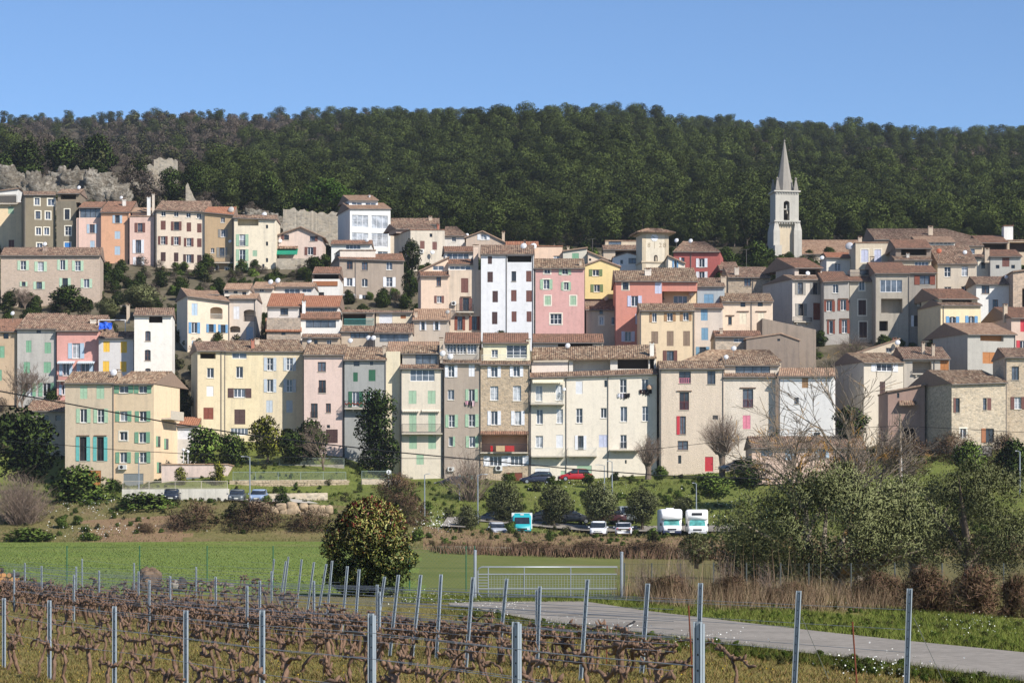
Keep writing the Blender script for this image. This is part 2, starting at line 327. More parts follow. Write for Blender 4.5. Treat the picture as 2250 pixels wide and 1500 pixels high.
class House:
    def __init__(s, label, x0, D, rot=0, name='house', cat='house', group=None, yb=None):
        s.th = R(rot); s.ux = Vector((math.cos(s.th), math.sin(s.th), 0)); s.uy = Vector((-math.sin(s.th), math.cos(s.th), 0))
        p = W(x0, 1100 if yb is None else yb, D); s.O = p; s.e = empty(name, p, s.th); s.hr = random.Random(int(x0 * 7 + D))
        tag(s.e, label, cat, group)
    def loc(s, px, py, yo=0):
        C = Vector((0, 0, HC)); d = Vector(((px - CX) / F, 1, (HY - py) / F)); q = s.O + s.uy * yo
        P = C + d * ((q - C).dot(s.uy) / d.dot(s.uy)); v = P - s.O
        return Vector((v.dot(s.ux), yo, v.z))
    def block(s, x0, x1, yt, yb, col, yo=0, dep=8, roof='eave', yr=None, rm='o', ap=None, w='', dirty=.5, ov=.3, ovx=.12, stone=False, hip=(0, 0), wall='wall', pipe=(), dn=None, sl=.3, slab=None, sideonly=False):
        ytl, ytr = yt if isinstance(yt, tuple) else (yt, yt)
        a = s.loc(x0, ytl, yo); b = s.loc(x1, ytr, yo); zb = s.loc(x0, yb, yo).z
        wc = s.O + s.ux * ((a.x + b.x) / 2) + s.uy * (yo + 1); zt = zg(wc.x, wc.y) - s.O.z
        if dn is None: zb = min(zb, zt) - .6
        else: zb -= dn
        m = (stonewall(col) if stone is True else stonewall(col, 4.2, 1.15, stone)) if stone else stucco(col, dirty)
        X0, X1 = a.x, b.x; apx = None
        if ap: q = s.loc(ap[0], ap[1], yo); apx = (q.x, q.z)
        def top(x):
            if apx:
                if x <= apx[0]: return a.z + (apx[1] - a.z) * (x - X0) / max(1e-6, apx[0] - X0)
                return apx[1] + (b.z - apx[1]) * (x - apx[0]) / max(1e-6, X1 - apx[0])
            return a.z + (b.z - a.z) * (x - X0) / max(1e-6, X1 - X0)
        holes = []
        for tok in w.split(';'):
            f = tok.split()
            if len(f) < 5: continue
            kd = f[0]; x, y, ww, hh = map(float, f[1:5]); c = f[5] if len(f) > 5 else '-'; fl = f[6] if len(f) > 6 else ''
            p, q = s.loc(x, y, yo), s.loc(x + ww, y + hh, yo)
            hx0, hx1, hz0, hz1 = max(p.x, X0 + .06), min(q.x, X1 - .06), q.z, min(p.z, min(top(max(p.x, X0)), top(min(q.x, X1))) - .05)
            if hx1 - hx0 < .12 or hz1 - hz0 < .12: continue
            if any(hx0 < h[1] + .01 and hx1 > h[0] - .01 and hz0 < h[3] + .01 and hz1 > h[2] - .01 for h in holes): continue
            holes.append((hx0, hx1, hz0, hz1, s.win(kd, hx0, hx1, hz0, hz1, yo, c, fl, m), fl))
        mb = MB(); cuts = sorted(set([X0, X1] + ([apx[0]] if apx else []) + [h[0] for h in holes] + [h[1] for h in holes]))
        for xa, xb in zip(cuts[:-1], cuts[1:]):
            if xb - xa < 1e-5: continue
            hs = sorted([h for h in holes if h[0] <= xa + 1e-6 and h[1] >= xb - 1e-6], key=lambda h: h[2]); z = zb
            for h in hs:
                mb.poly([(xa, yo, z), (xb, yo, z), (xb, yo, h[2]), (xa, yo, h[2])]); z = h[3]
            mb.poly([(xa, yo, z), (xb, yo, z), (xb, yo, top(xb)), (xa, yo, top(xa))])
        for h in holes:
            x_0, x_1, z0, z1, d, fl = h; yd = yo + d
            for q in ([(x_0, yo, z0), (x_1, yo, z0), (x_1, yd, z0), (x_0, yd, z0)], [(x_0, yo, z1), (x_1, yo, z1), (x_1, yd, z1), (x_0, yd, z1)],
                      [(x_0, yo, z0), (x_0, yo, z1), (x_0, yd, z1), (x_0, yd, z0)], [(x_1, yo, z0), (x_1, yo, z1), (x_1, yd, z1), (x_1, yd, z0)],
                      [(x_0, yd, z0), (x_1, yd, z0), (x_1, yd, z1), (x_0, yd, z1)]): mb.poly(q)
            if 'A' in fl:
                ww = (x_1 - x_0) / 2; rise = ww * (.9 if 'AA' in fl else .45); cx = (x_0 + x_1) / 2
                for sg in (-1, 1):
                    pts = [(cx + sg * ww, yo - .004, z1), (cx + sg * ww, yo - .004, z1 - rise)]
                    pts += [(cx + sg * ww * math.cos(t), yo - .004, z1 - rise + rise * math.sin(t)) for t in np.linspace(.2, math.pi / 2, 6)]
                    mb.poly(pts)
        for x in (X0, X1):
            mb.poly([(x, yo, zb), (x, yo + dep, zb), (x, yo + dep, top(x)), (x, yo, top(x))])
        mb.poly([(X0, yo + dep, zb), (X1, yo + dep, zb)] + [(x, yo + dep, top(x)) for x in cuts[::-1]])
        for xa, xb in zip(cuts[:-1], cuts[1:]):
            mb.poly([(xa, yo, top(xa) - .02), (xb, yo, top(xb) - .02), (xb, yo + dep, top(xb) - .02), (xa, yo + dep, top(xa) - .02)])
        mats = [m]
        r = MB(); RM = ROOF[rm]; und = plain((150, 128, 112), .9, name='eaves')
        if roof == 'eave':
            yrl, yrr = yr if isinstance(yr, tuple) else (yr, yr)
            dz = HC + (HY - yrl) * (s.O.y + yo) / F - (a.z + s.O.z); rd = min(max(dz / max(.05, sl - (HY - yrl) / F), 1.2), min(9, dep - .5)); 
            q0 = s.loc(x0, yrl, yo + rd); q1 = s.loc(x1, yrr, yo + rd)
            slp = (q0.z - a.z) / rd; e0 = Vector((X0 - ovx, yo - ov, a.z - ov * slp + .1)); e1 = Vector((X1 + ovx, yo - ov, b.z - ov * slp + .1))
            k0 = Vector((X0 - ovx + hip[0], yo + rd, q0.z + .1)); k1 = Vector((X1 + ovx - hip[1], yo + rd, q1.z + .1))
            sheet(r, e0, e1, k1, k0)
            bd = max(rd, dep - rd); g0 = Vector((X0 - ovx, yo + rd + bd, a.z)); g1 = Vector((X1 + ovx, yo + rd + bd, b.z))
            r.poly([k0, k1, g1, g0], 0)
            r.poly([e0, k0, g0], 0 if hip[0] else 1); r.poly([e1, k1, g1], 0 if hip[1] else 1)
            s.rz = lambda px, f: (s.loc(px, yt if not isinstance(yt, tuple) else ytl, yo + rd * f).x, yo + rd * f, a.z + (q0.z - a.z) * f)
            if not hip[0]: mb.poly([(X0, yo, a.z), (X0, yo + rd, q0.z), (X0, yo + dep, a.z)])
            if not hip[1]: mb.poly([(X1, yo, b.z), (X1, yo + rd, q1.z), (X1, yo + dep, b.z)])
        elif roof == 'gable':
            sl0 = (apx[1] - a.z) / (apx[0] - X0); sl1 = (apx[1] - b.z) / (X1 - apx[0]); y0, y1 = yo - ov, yo + dep
            k0, k1 = (apx[0], y0, apx[1] + .12), (apx[0], y1, apx[1] + .12)
            sheet(r, (X0 - ov, y1, a.z - ov * sl0 + .1), (X0 - ov, y0, a.z - ov * sl0 + .1), k0, k1)
            sheet(r, (X1 + ov, y0, b.z - ov * sl1 + .1), (X1 + ov, y1, b.z - ov * sl1 + .1), k1, k0)
        elif roof == 'shed':
            y0, y1 = yo - ov, yo + dep; lo, hi = ((X0 - ovx, a.z + .1), (X1 + ovx, b.z + .1)) if a.z < b.z else ((X1 + ovx, b.z + .1), (X0 - ovx, a.z + .1))
            sheet(r, (lo[0], y0, lo[1]), (lo[0], y1, lo[1]), (hi[0], y1, hi[1]), (hi[0], y0, hi[1]))
        elif roof == 'flat':
            t = .16; r.v += [(X0 - .08, yo - .1, a.z), (X1 + .08, yo - .1, b.z), (X1 + .08, yo + dep, b.z), (X0 - .08, yo + dep, a.z), (X0 - .08, yo - .1, a.z + t), (X1 + .08, yo - .1, b.z + t), (X1 + .08, yo + dep, b.z + t), (X0 - .08, yo + dep, a.z + t)]
            for q in ((4, 5, 6, 7), (0, 1, 5, 4), (1, 2, 6, 5), (3, 0, 4, 7)): r.f.append(q); r.m.append(0)
        s.wallo = mb.build(wall, mats, s.e)
        s.roof = r.build('roof', [RM, und], s.e) if r.f else None
        if roof == 'eave':  # half-round gutter along the eave
            MB().tube([(X0 - ovx, yo - ov - .06, a.z - ov * slp - .03), (X1 + ovx, yo - ov - .06, b.z - ov * slp - .03)], .07, 6).build('gutter', ZINC, s.e)
        for px in pipe:
            q = s.loc(px, ytl, yo - .07); MB().tube([(q.x, yo - .07, top(min(max(q.x, X0), X1)) - .1), (q.x, yo - .07, zb)], .055, 6).build('downpipe', ZINC, s.e)
        return s
    def win(s, kd, x0, x1, z0, z1, yo, c, fl, wm):
        w, h = x1 - x0, z1 - z0; d = {'g': .2, 'gb': .2, 'gd': .2, 'c': .07, 'o': 1.7, 'v': .12, 'd': .14, 's': .3, 'r': .09, 'x': .25}[kd]; y = yo + d - .05
        if 'D' in fl: d = 1.1; y = yo + d - .05
        E = s.e
        if kd in ('g', 'gb', 'gd', 'v'):
            fm = {'g': WHITE, 'gb': BROWNF, 'gd': DARKF, 'v': WHITE}[kd]
            if kd == 'v' and 'k' in fl: fm = DARKF
            b = .055 if kd != 'v' else .05; mb = MB(); y2 = y + .04
            mb.box(x0, x0 + b, y, y2, z0, z1); mb.box(x1 - b, x1, y, y2, z0, z1); mb.box(x0 + b, x1 - b, y, y2, z0, z0 + b * 1.3); mb.box(x0 + b, x1 - b, y, y2, z1 - b, z1)
            n = int(c) if (kd == 'v' and c.isdigit()) else (2 if w > .55 else 1)
            if 'W' in fl: n = 3
            for i in range(1, n):
                xm = x0 + w * i / n; mb.box(xm - b * .7, xm + b * .7, y - .005, y2, z0 + b * 1.3, z1 - b)
            nt_ = 4 if 'G' in fl else (2 if (h > 1.3 and s.hr.random() < .45) else 1)
            for i in range(1, nt_):
                zm = z0 + h * i / nt_; mb.box(x0 + b, x1 - b, y + .004, y2 - .004, zm - .02, zm + .02)
            wo = mb.build('window', fm, E)
            gl = (CURT if 'K' in fl else VGL) if kd == 'v' else (CURT if ('K' in fl or (kd == 'g' and s.hr.random() < .12)) else s.hr.choice(GLASS))
            MB().poly([(x0 + .01, y2 - .012, z0 + .01), (x1 - .01, y2 - .012, z0 + .01), (x1 - .01, y2 - .012, z1 - .01), (x0 + .01, y2 - .012, z1 - .01)]).build('pane', gl, wo)
            if kd != 'v': MB().box(x0 - .06, x1 + .06, yo - .07, yo + .002, z0 - .07, z0 - .003).build('sill', SURR if fm is WHITE else SLABM, E)
        elif kd in ('c', 'r', 'd'):
            cm = paint(c) if c in SHC else WHITE; mb = MB()
            if kd == 'c' and w > .5:
                for a, b in ((x0 + .01, x0 + w / 2 - .012), (x0 + w / 2 + .012, x1 - .01)):
                    o = s.shutter(a, b, z0 + .01, z1 - .01, yo + .02, cm, E)
            elif kd == 'r':
                n = max(4, int(h / .12))
                for i in range(n): mb.box(x0, x1, yo + .04 + (i % 2) * .006, yo + .08, z0 + h * i / n, z0 + h * (i + 1) / n - .012)
                mb.build('roller_shutter', cm, E)
            else:
                n = max(2, int(w / .16)); 
                for i in range(n): mb.box(x0 + w * i / n + .006, x0 + w * (i + 1) / n - .006, yo + .05 + (i % 2) * .008, yo + .1, z0, z1)
                o = mb.build('door', cm, E)
                if kd == 'd': MB().box(x1 - .22, x1 - .1, yo + .01, yo + .05, z0 + min(1.05, h * .5), z0 + min(1.1, h * .5 + .05)).build('handle', IRON, o)
        elif kd == 'o':
            im = {'k': INSHADE}.get(c, None)
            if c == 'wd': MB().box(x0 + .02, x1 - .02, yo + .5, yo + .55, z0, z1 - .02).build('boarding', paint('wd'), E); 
            if c == 'k': MB().poly([(x0 + .005, yo + d - .02, z0), (x1 - .005, yo + d - .02, z0), (x1 - .005, yo + d - .02, z1), (x0 + .005, yo + d - .02, z1)]).build('opening_shade_sheet', INSHADE, E)  # dark sheet over the back wall paints in the shade of the opening
            if c == 'sl': MB().poly([(x0 + .005, yo + d - .02, z0), (x1 - .005, yo + d - .02, z0), (x1 - .005, yo + d - .02, z1), (x0 + .005, yo + d - .02, z1)]).build('inner_wall', stucco((236, 176, 140), .3), E)
        elif kd == 's':
            MB().poly([(x0 + .005, yo + d - .03, z0), (x1 - .005, yo + d - .03, z0), (x1 - .005, yo + d - .03, z1), (x0 + .005, yo + d - .03, z1)]).build('pane', GLASS[2], E)
        if kd in ('g', 'gb', 'gd', 'x') and c[:2] in SHC:
            cm = paint(c[:2]); sw = min(w * .52, .75)
            if '>' not in c: s.shutter(x0 - sw - .02, x0 - .02, z0 - .02, z1 + .02, yo - .06, cm, E)
            if '<' not in c: s.shutter(x1 + .02, x1 + sw + .02, z0 - .02, z1 + .02, yo - .06, cm, E)
        if 'F' in fl:
            b = .16; mb = MB(); q = yo - .025
            mb.box(x0 - b, x0, q, yo - .001, z0 - b, z1 + b); mb.box(x1, x1 + b, q, yo - .001, z0 - b, z1 + b); mb.box(x0, x1, q, yo - .001, z1, z1 + b); mb.box(x0, x1, q, yo - .001, z0 - b, z0)
            mb.build('surround', SURR, E)
        if 'J' in fl: s.bars(x0, x1, z0, z0 + min(1.0, h * .45), yo - .06, IRON)
        if 'P' in fl: s.bars(x0 + .03, x1 - .03, z0, z0 + h * .45, yo + .1, paint('pk'), step=.22, r=.035)
        if 'M' in fl: s.bars(x0 + .03, x1 - .03, z0, z0 + h * .45, yo + .05, paint('mr'), step=.16, r=.02)
        if 'L' in fl: MB().box(x0 - .35, x1 + .35, yo - .12, yo - .001, z1 + .12, z1 + .24).build('lintel', plain((120, 96, 80), .9, name='lintel'), E)
        if 'B' in fl: s.bars(x0, x1, z0, z1, yo + .02, IRON, step=.2, r=.02)
        return d
    def shutter(s, x0, x1, z0, z1, y, m, E):
        mb = MB(); mb.box(x0, x1, y + .015, y + .045, z0, z1); w = x1 - x0; h = z1 - z0; b = min(.07, w * .18)
        mb.box(x0, x0 + b, y, y + .0149, z0, z1); mb.box(x1 - b, x1, y, y + .0149, z0, z1)
        for t in (0, .48, .95): mb.box(x0 + b, x1 - b, y, y + .0149, z0 + h * t, z0 + h * t + h * .05)
        n = int(h / .16)
        for i in range(n):
            z = z0 + h * (i + .5) / n; mb.poly([(x0 + b, y + .003, z - .03), (x1 - b, y + .003, z - .03), (x1 - b, y + .0148, z + .035), (x0 + b, y + .0148, z + .035)])
        return mb.build('shutter', m, E)
    def bars(s, x0, x1, z0, z1, y, m, step=.13, r=.012, sides=0):
        mb = MB(); n = max(2, int((x1 - x0) / step))
        mb.box(x0, x1, y - .02, y + .02, z1 - .04, z1); mb.box(x0, x1, y - .015, y + .015, z0 + .04, z0 + .07)
        for i in range(n + 1):
            x = x0 + (x1 - x0) * i / n; mb.box(x - r, x + r, y - r, y + r, z0 + (.0 if i in (0, n) else .07), z1 - .04)
        if sides:
            for x in (x0, x1):
                mb.box(x - .02, x + .02, y, y + sides, z1 - .04, z1); k = int(sides / step)
                for i in range(1, k): mb.box(x - r, x + r, y + sides * i / k - r, y + sides * i / k + r, z0, z1 - .04)
        return mb.build('railing', m, s.e)
    def bal(s, x0, x1, ys, yr, yo=0, proj=.9, m=None, solid=False, slab=True, br=True):
        a = s.loc(x0, ys, yo - proj); b = s.loc(x1, ys, yo - proj); zr = s.loc(x0, yr, yo - proj).z; mb = MB()
        o = None
        if slab:
            o = MB().box(a.x, b.x, yo - proj, yo - .002, a.z - .16, a.z).build('balcony', SLABM, s.e)
            if br:
                for t in (.2, .8):
                    x = a.x + (b.x - a.x) * t; mb = MB(); mb.box(x - .1, x + .1, yo - proj * .7, yo - .003, a.z - .42, a.z - .161); mb.build('bracket', SLABM, o)
        if yr < ys: s.bars(a.x + .03, b.x - .03, a.z, zr, yo - proj + .05, m or IRON, sides=proj - .1)
    def ch(s, px, yt, wpx, yb, yo, c=(214, 190, 160), pot=True):
        a = s.loc(px, yt, yo); b = s.loc(px + wpx, yb, yo); w = b.x - a.x; mb = MB()
        mb.box(a.x, b.x, yo, yo + max(.5, w * .8), b.z - 1.2, a.z - .25); mb.box(a.x - .05, b.x + .05, yo - .05, yo + max(.5, w * .8) + .05, a.z - .25, a.z - .17)
        for t in (.0, .8): mb.box(a.x + w * t, a.x + w * (t + .2), yo, yo + .4, a.z - .17, a.z)
        mb.box(a.x - .08, b.x + .08, yo - .08, yo + .6, a.z, a.z + .06, 1)
        mb.build('chimney', [stucco(c, .8), ROOF['b']], s.roof or s.e)
    def dish(s, px, py, r, yo=0, c=(236, 236, 238), tilt=-18):
        p = s.loc(px, py, yo - .3); k = r * (s.O.y + yo) / F; mb = MB()
        mb.lathe([(0, .16 * k), (.5 * k, .1 * k), (.85 * k, -.04 * k), (k, -.16 * k), (.98 * k, -.2 * k), (.5 * k, .04 * k), (0, .1 * k)], n=18)
        o = mb.build('satellite_dish', plain(c, .5, name='dish'), s.e, p, smooth=True); o.rotation_euler = (R(90 - 18), 0, R(tilt) - s.th * 0)
        MB().tube([(0, 0, 0), (0, .1 * k, -.8 * k)], .03).tube([(0, -.9 * k, -.2 * k), (0, 0, -1.0 * k)], .02).build('dish_arm', ZINC, o)
        MB().tube([(p.x, p.y, p.z), (p.x, p.y + .35, p.z - .1), (p.x, p.y + .35, p.z - 1.2)], .03).build('dish_mast', ZINC, s.e)
    def ac(s, px, py, w, h, yo=0):
        a = s.loc(px, py, yo); b = s.loc(px + w, py + h, yo)
        o = MB().box(a.x, b.x, yo - .32, yo - .03, b.z, a.z).build('air_conditioner', plain((226, 226, 222), .6, name='ac'), s.e)
        r = (a.z - b.z) * .38; cx, cz = a.x + (b.x - a.x) * .4, (a.z + b.z) / 2
        MB().poly([(cx + r * math.cos(t), yo - .325, cz + r * math.sin(t)) for t in np.linspace(0, 2 * math.pi, 14)[:-1]]).build('fan_grille', IRON, o)
    def awn(s, x0, x1, y0, y1, c, yo=0, proj=1.2):
        a = s.loc(x0, y0, yo); b = s.loc(x1, y0, yo); z1 = s.loc(x0, y1, yo - proj).z; mb = MB(); n = max(6, int((b.x - a.x) / .25))
        for i in range(n):
            u, v = a.x + (b.x - a.x) * i / n, a.x + (b.x - a.x) * (i + 1) / n
            mb.poly([(u, yo - .02, a.z), (v, yo - .02, a.z), (v, yo - proj, z1 + .15), (u, yo - proj, z1 + .15)])
            mb.poly([(u, yo - proj, z1 + .15), (v, yo - proj, z1 + .15), ((u + v) / 2 + .06, yo - proj, z1), ((u + v) / 2 - .06, yo - proj, z1)])
        mb.build('awning', plain(c, .8, name='awning_cloth'), s.e)
    def canopy(s, x0, x1, y0, y1, yo=0, proj=.9, rm='b'):
        a = s.loc(x0, y0, yo); b = s.loc(x1, y0, yo); z1 = s.loc(x0, y1, yo - proj).z; mb = MB()
        sheet(mb, (a.x, yo - proj, z1), (b.x, yo - proj, z1), (b.x, yo - .01, a.z), (a.x, yo - .01, a.z), th=.08)
        mb.build('canopy', [ROOF[rm], plain((150, 128, 112), .9, name='eaves')], s.e)
    def antenna(s, px, yt, yb, yo):
        a = s.loc(px, yb, yo); t = s.loc(px, yt, yo); mb = MB().tube([tuple(a), tuple(t)], .03, 5)
        mb.tube([(t.x - .9, yo, t.z - .1), (t.x + .5, yo, t.z + .05)], .02, 4)
        for i in range(6): x = t.x - .85 + i * .25; mb.tube([(x, yo - .35, t.z - .08 + i * .02), (x, yo + .35, t.z - .08 + i * .02)], .012, 4)
        mb.build('aerial', ZINC, s.e)
def H(label, x0, x1, yt, yb, D, col, rot=0, group=None, **k):
    return House(label, x0, D, rot, group=group, yb=yb).block(x0, x1, yt, yb, col, **k)
# ------------------------------------------------------------------ upper row, left
h = H('cream house with white gabled terrace roof behind the palm', -30, 50, 447, 548, 432, (250, 218, 165), roof='flat', w='c 18 454 12 16 lg;c 19 527 12 22 br')
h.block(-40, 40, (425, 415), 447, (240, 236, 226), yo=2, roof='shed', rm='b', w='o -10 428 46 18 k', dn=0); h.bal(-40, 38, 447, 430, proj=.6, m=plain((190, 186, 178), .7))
h = H('wide olive grey house with white window surrounds', 53, 122, 428, 548, 424, (146, 132, 104), rot=14, dep=9, yr=422, rm='b', w='g 76 435 11 16 - F;g 105 437 15 15 - F;gd 78 464 11 17 - F;g 100 465 11 17 - F K;g 79 500 11 16 - F;g 97 500 11 16 - F;g 81 534 12 11 - F', pipe=(55,))
h = H('narrow olive grey house with tiled loggia on top', 124, 167, 442, 548, 424.5, (142, 130, 106), roof='none', w='gd 142 460 11 22 - F;g 143 497 13 20 - F;c 142 533 13 12 bb F', dirty=.8)
h.block(127, 175, 425, 445, (150, 132, 106), yo=.1, yr=417, rm='b', w='o 133 428 34 10 k', dn=0, dep=6, dirty=.9); h.dish(173, 412, 4.5, 3)
h = H('pale pink house with dark glazed veranda', 168, 222, 479, 552, 423, (248, 202, 180), roof='none', w='gb 197 493 11 19 lb;c 198 529 10 16 lb', pipe=(172,))
h.block(174, 222, 456, 479, (210, 190, 180), yo=.2, yr=445, rm='r', w='v 176 458 45 20 4 k', dn=0, dep=6)
h = H('bright orange house with pale blue shutters', 222, 284, 466, 619, 422, (240, 172, 122), yr=444, rm='r', dirty=.25, w='gd 253 473 10 17 lb;c 252 508 12 17 lb;c 252 541 12 19 lb;s 232 578 4 7;g 253 577 8 14;s 269 580 4 6;d 251 608 12 12 lb', pipe=(282,))
h.canopy(245, 269, 600, 606); h.ch(269, 437, 7, 456, 4, (240, 232, 220)); h.dish(266, 434, 4, 3)
h = H('pink and salmon house with tall white shutters and balcony', 285, 340, 476, 619, 421, (240, 196, 176), roof='flat', rm='s', w='gb 302 490 11 20 br;gd 298 527 12 29 wh;gd 299 565 12 25 wh;r 288 603 12 13 wh;r 317 603 14 11 wh', pipe=(339,))
h.bal(286, 339, 597, 581, proj=.8); h.ac(327, 587, 10, 9); h.block(290, 332, 466, 476, (222, 190, 170), yo=2.5, yr=458, rm='s', dn=0, dep=4); h.ch(323, 432, 7, 470, 1, (248, 246, 240)); h.ch(334, 425, 5, 460, 2, (232, 214, 190))
h = H('long cream house with rows of brown shutters', 342, 450, (461, 466), 603, 420, (244, 220, 190), yr=443, rm='b', pipe=(344,), w='g 354 464 10 11;g 382 465 10 11;g 409 467 10 11;g 432 469 10 11;c 353 485 11 20 br;gd 382 487 11 19 br;c 410 489 10 20 br;c 433 491 10 20 br;g 353 519 10 18 br;g 382 520 10 18 br;g 410 523 10 18 br;c 433 524 10 19 br;c 353 554 11 20 dk;c 382 555 10 20 dk;g 409 559 11 18 dk;c 433 560 10 19 dk')
h = H('ochre house with grey shutters and railed balcony', 450, 512, (466, 472), 622, 419.5, (206, 170, 120), yr=456, rm='n', pipe=(511,), w='g 485 478 9 11;g 485 504 10 17 gy;g 463 545 8 11;gd 482 544 11 21 gy;g 473 582 6 14 - F;g 495 588 9 15 - F;c 474 612 20 9 br')
h.bal(452, 513, 576, 561, proj=.9, m=plain((150, 140, 124), .7)); h.ch(503, 459, 11, 472, 1); h.dish(507, 460, 7, 1, (200, 196, 190)); h.dish(505, 530, 4, .1)
h = H('tall cream house with pale green shutters and stained wall under loggia', 513, 606, (478, 482), 628, 418, (250, 232, 196), yr=474, rm='b', dirty=.7, pipe=(514,), w='o 522 480 46 16;g 526 515 13 25 lg J;g 526 548 13 25 lg;g 526 578 13 25 lg;c 555 550 10 13 lg;s 584 494 5 8;s 584 531 5 9;s 584 567 5 9;s 576 580 5 9')
h.dish(580, 471, 6, 2)
h = H('pink gabled cottage with green awning', 612, 708, (517, 521), 592, 421, (236, 206, 186), roof='gable', ap=(661, 500), ov=.5, rm='b', w='gd 624 516 11 11 br<;gd 681 519 11 11 br>;g 676 543 12 17 br')
h.awn(607, 655, 546, 560, (40, 140, 112), proj=1.6); h.dish(615, 529, 5, .2); h.canopy(607, 655, 541, 546, proj=.8)
# ------------------------------------------------------------------ stone house and its neighbours, upper left
h = H('long stone house with mint green shutters', 2, 220, (561, 561), 700, 385, (205, 178, 152), rot=6, dep=9, stone=.6, yr=545, rm='b', w='g 45 573 12 20 gg;g 83 575 13 21 gg;g 132 571 11 22 gg;g 165 573 12 22 gg;gd 48 619 8 10 gg;gd 80 619 12 16 gg;gd 137 611 12 20 gg;g 184 613 12 19 gg;o 40 648 17 38 k A')
h.ch(94, 540, 10, 556, 3, (190, 160, 140)); h.dish(98, 536, 5, 2)
# ------------------------------------------------------------------ left front group
h = H('tan house at the left edge with dark red tiled roof', -30, 37, 728, 880, 333, (216, 182, 140), yr=702, rm='r', w='s 7 732 12 12;c -8 760 18 26 gr;c -8 812 12 24 gr', dirty=.8)
h = H('grey rendered house with green shutters behind bare tree', 38, 124, 722, 880, 332.5, (198, 192, 182), yr=690, rm='b', pipe=(123,), w='s 80 723 10 9;c 57 748 12 26 gr;c 98 752 14 24 gr;c 52 795 14 25 gr;c 96 795 16 24 gr;g 57 842 14 28 gr;g 94 841 17 29 gr')
h = H('salmon pink house with pale blue shutters and small balcony', 125, 217, 726, 880, 332, (240, 164, 148), yr=694, rm='b', dirty=.3, w='g 159 754 17 33 lb;g 138 798 14 27 lb;g 178 798 18 24 lb;g 136 845 11 22 lb')
h.ch(198, 700, 12, 712, 3, (236, 222, 200)); h.bal(125, 152, 835, 823, proj=.8); h.awn(128, 166, 793, 799, (214, 224, 232), proj=.9); h.awn(172, 210, 793, 799, (214, 224, 232), proj=.9); h.dish(27, 688, 5, 2)
h = H('pale grey house with bright yellow shutters', 217, 295, 742, 835, 331, (226, 220, 216), yr=730, rm='b', dirty=.25, pipe=(294,), w='c 227 749 14 24 ye;c 265 750 14 25 ye;c 226 793 14 25 ye;c 264 794 14 23 ye')
mb = MB(); a = h.loc(216, 702, 3); b = h.loc(276, 708, 3); mb.box(a.x, b.x, 3, 5, a.z - .1, a.z)
for x in (a.x, b.x - .1): mb.box(x, x + .1, 3, 3.1, a.z - 1.6, a.z - .1)
mb.build('terrace_frame', WHITE, h.e)
h = H('tall white tower house with dark opening under its roof', 295, 378, 692, 835, 329, (250, 242, 228), rot=5, yr=678, rm='b', dirty=.2, w='o 327 693 30 16 k;gb 319 727 12 22 - A;gb 318 768 13 24 - A;gb 319 809 12 18 - A'); h.ch(278, 668, 7, 690, 3)
# front-left pair
h = H('tan front house with green and turquoise shutters and wooden garage door', 143, 249, 841, 1070, 311, (214, 190, 156), yr=818, rm='o', pipe=(249,), dirty=.7, w='c 176 846 16 30 lg;c 212 846 17 30 lg;g 176 898 15 30 lg;g 214 898 15 30 lg;gd 175 960 15 52 te L;gd 213 960 15 52 te L;d 176 1033 46 37 wd')
h.dish(249, 818, 8, 2.5); h.ch(256, 812, 9, 828, 3)
h = H('peach front house with green shutters and grey garage door', 250, 338, 843, 1072, 311.2, (248, 214, 166), rot=-13, dep=9, yr=818, rm='o', dirty=.3, w='g 262 847 20 16 gr;g 305 847 18 16 gr;g 263 903 17 22 gr;g 306 903 16 22 gr;g 263 948 17 19 - F;g 305 949 16 23 gr;g 263 993 16 23 gr;g 306 993 16 23 gr;r 271 1040 44 33 gm')
h.ac(262, 1021, 17, 10)
q = h.loc(338, 930); mb = MB(); mb.box(q.x + .01, q.x + 1.3, 2.5, 7, q.z + .6, q.z + .8); mb.box(q.x + 1.25, q.x + 1.3, 2.5, 7, q.z + .8, q.z + 1.7); mb.build('side_balcony', SLABM, h.e)
for (yy, zz) in ((1.2, -2.8), (4, -3), (1.5, -6), (4.4, -6.2)):
    MB().box(q.x + .003, q.x + .06, yy, yy + .9, q.z + zz, q.z + zz + 1.3).build('side_window', GLASS[0], h.e); MB().box(q.x + .003, q.x + .08, yy - .5, yy - .02, q.z + zz, q.z + zz + 1.3).build('shutter', paint('gr'), h.e)
h = H('low dark shed with tiled roof beside the tan front house', 57, 150, 902, 950, 322, (176, 164, 148), yr=881, rm='b', w='s 95 912 12 12;s 122 912 12 12')
h = H('small white garage with red tiled roof beside the yellow house', 384, 434, 934, 975, 318, (222, 214, 204), yr=918, rm='n', w='r 388 940 33 24 wh', name='garage') if False else House('small white garage with red tiled roof beside the yellow house', 384, 318, name='garage', cat='garage', yb=975).block(384, 434, 934, 975, (222, 214, 204), yr=918, rm='n', w='r 388 940 33 24 wh')
h = House('low pink garage with ribbed grey door above the retaining wall', 355, 303, name='garage', cat='garage', yb=1074).block(355, 500, 1021, 1074, (236, 206, 190), roof='flat', rm='s', w='r 408 1048 54 26 gm', dirty=.9)
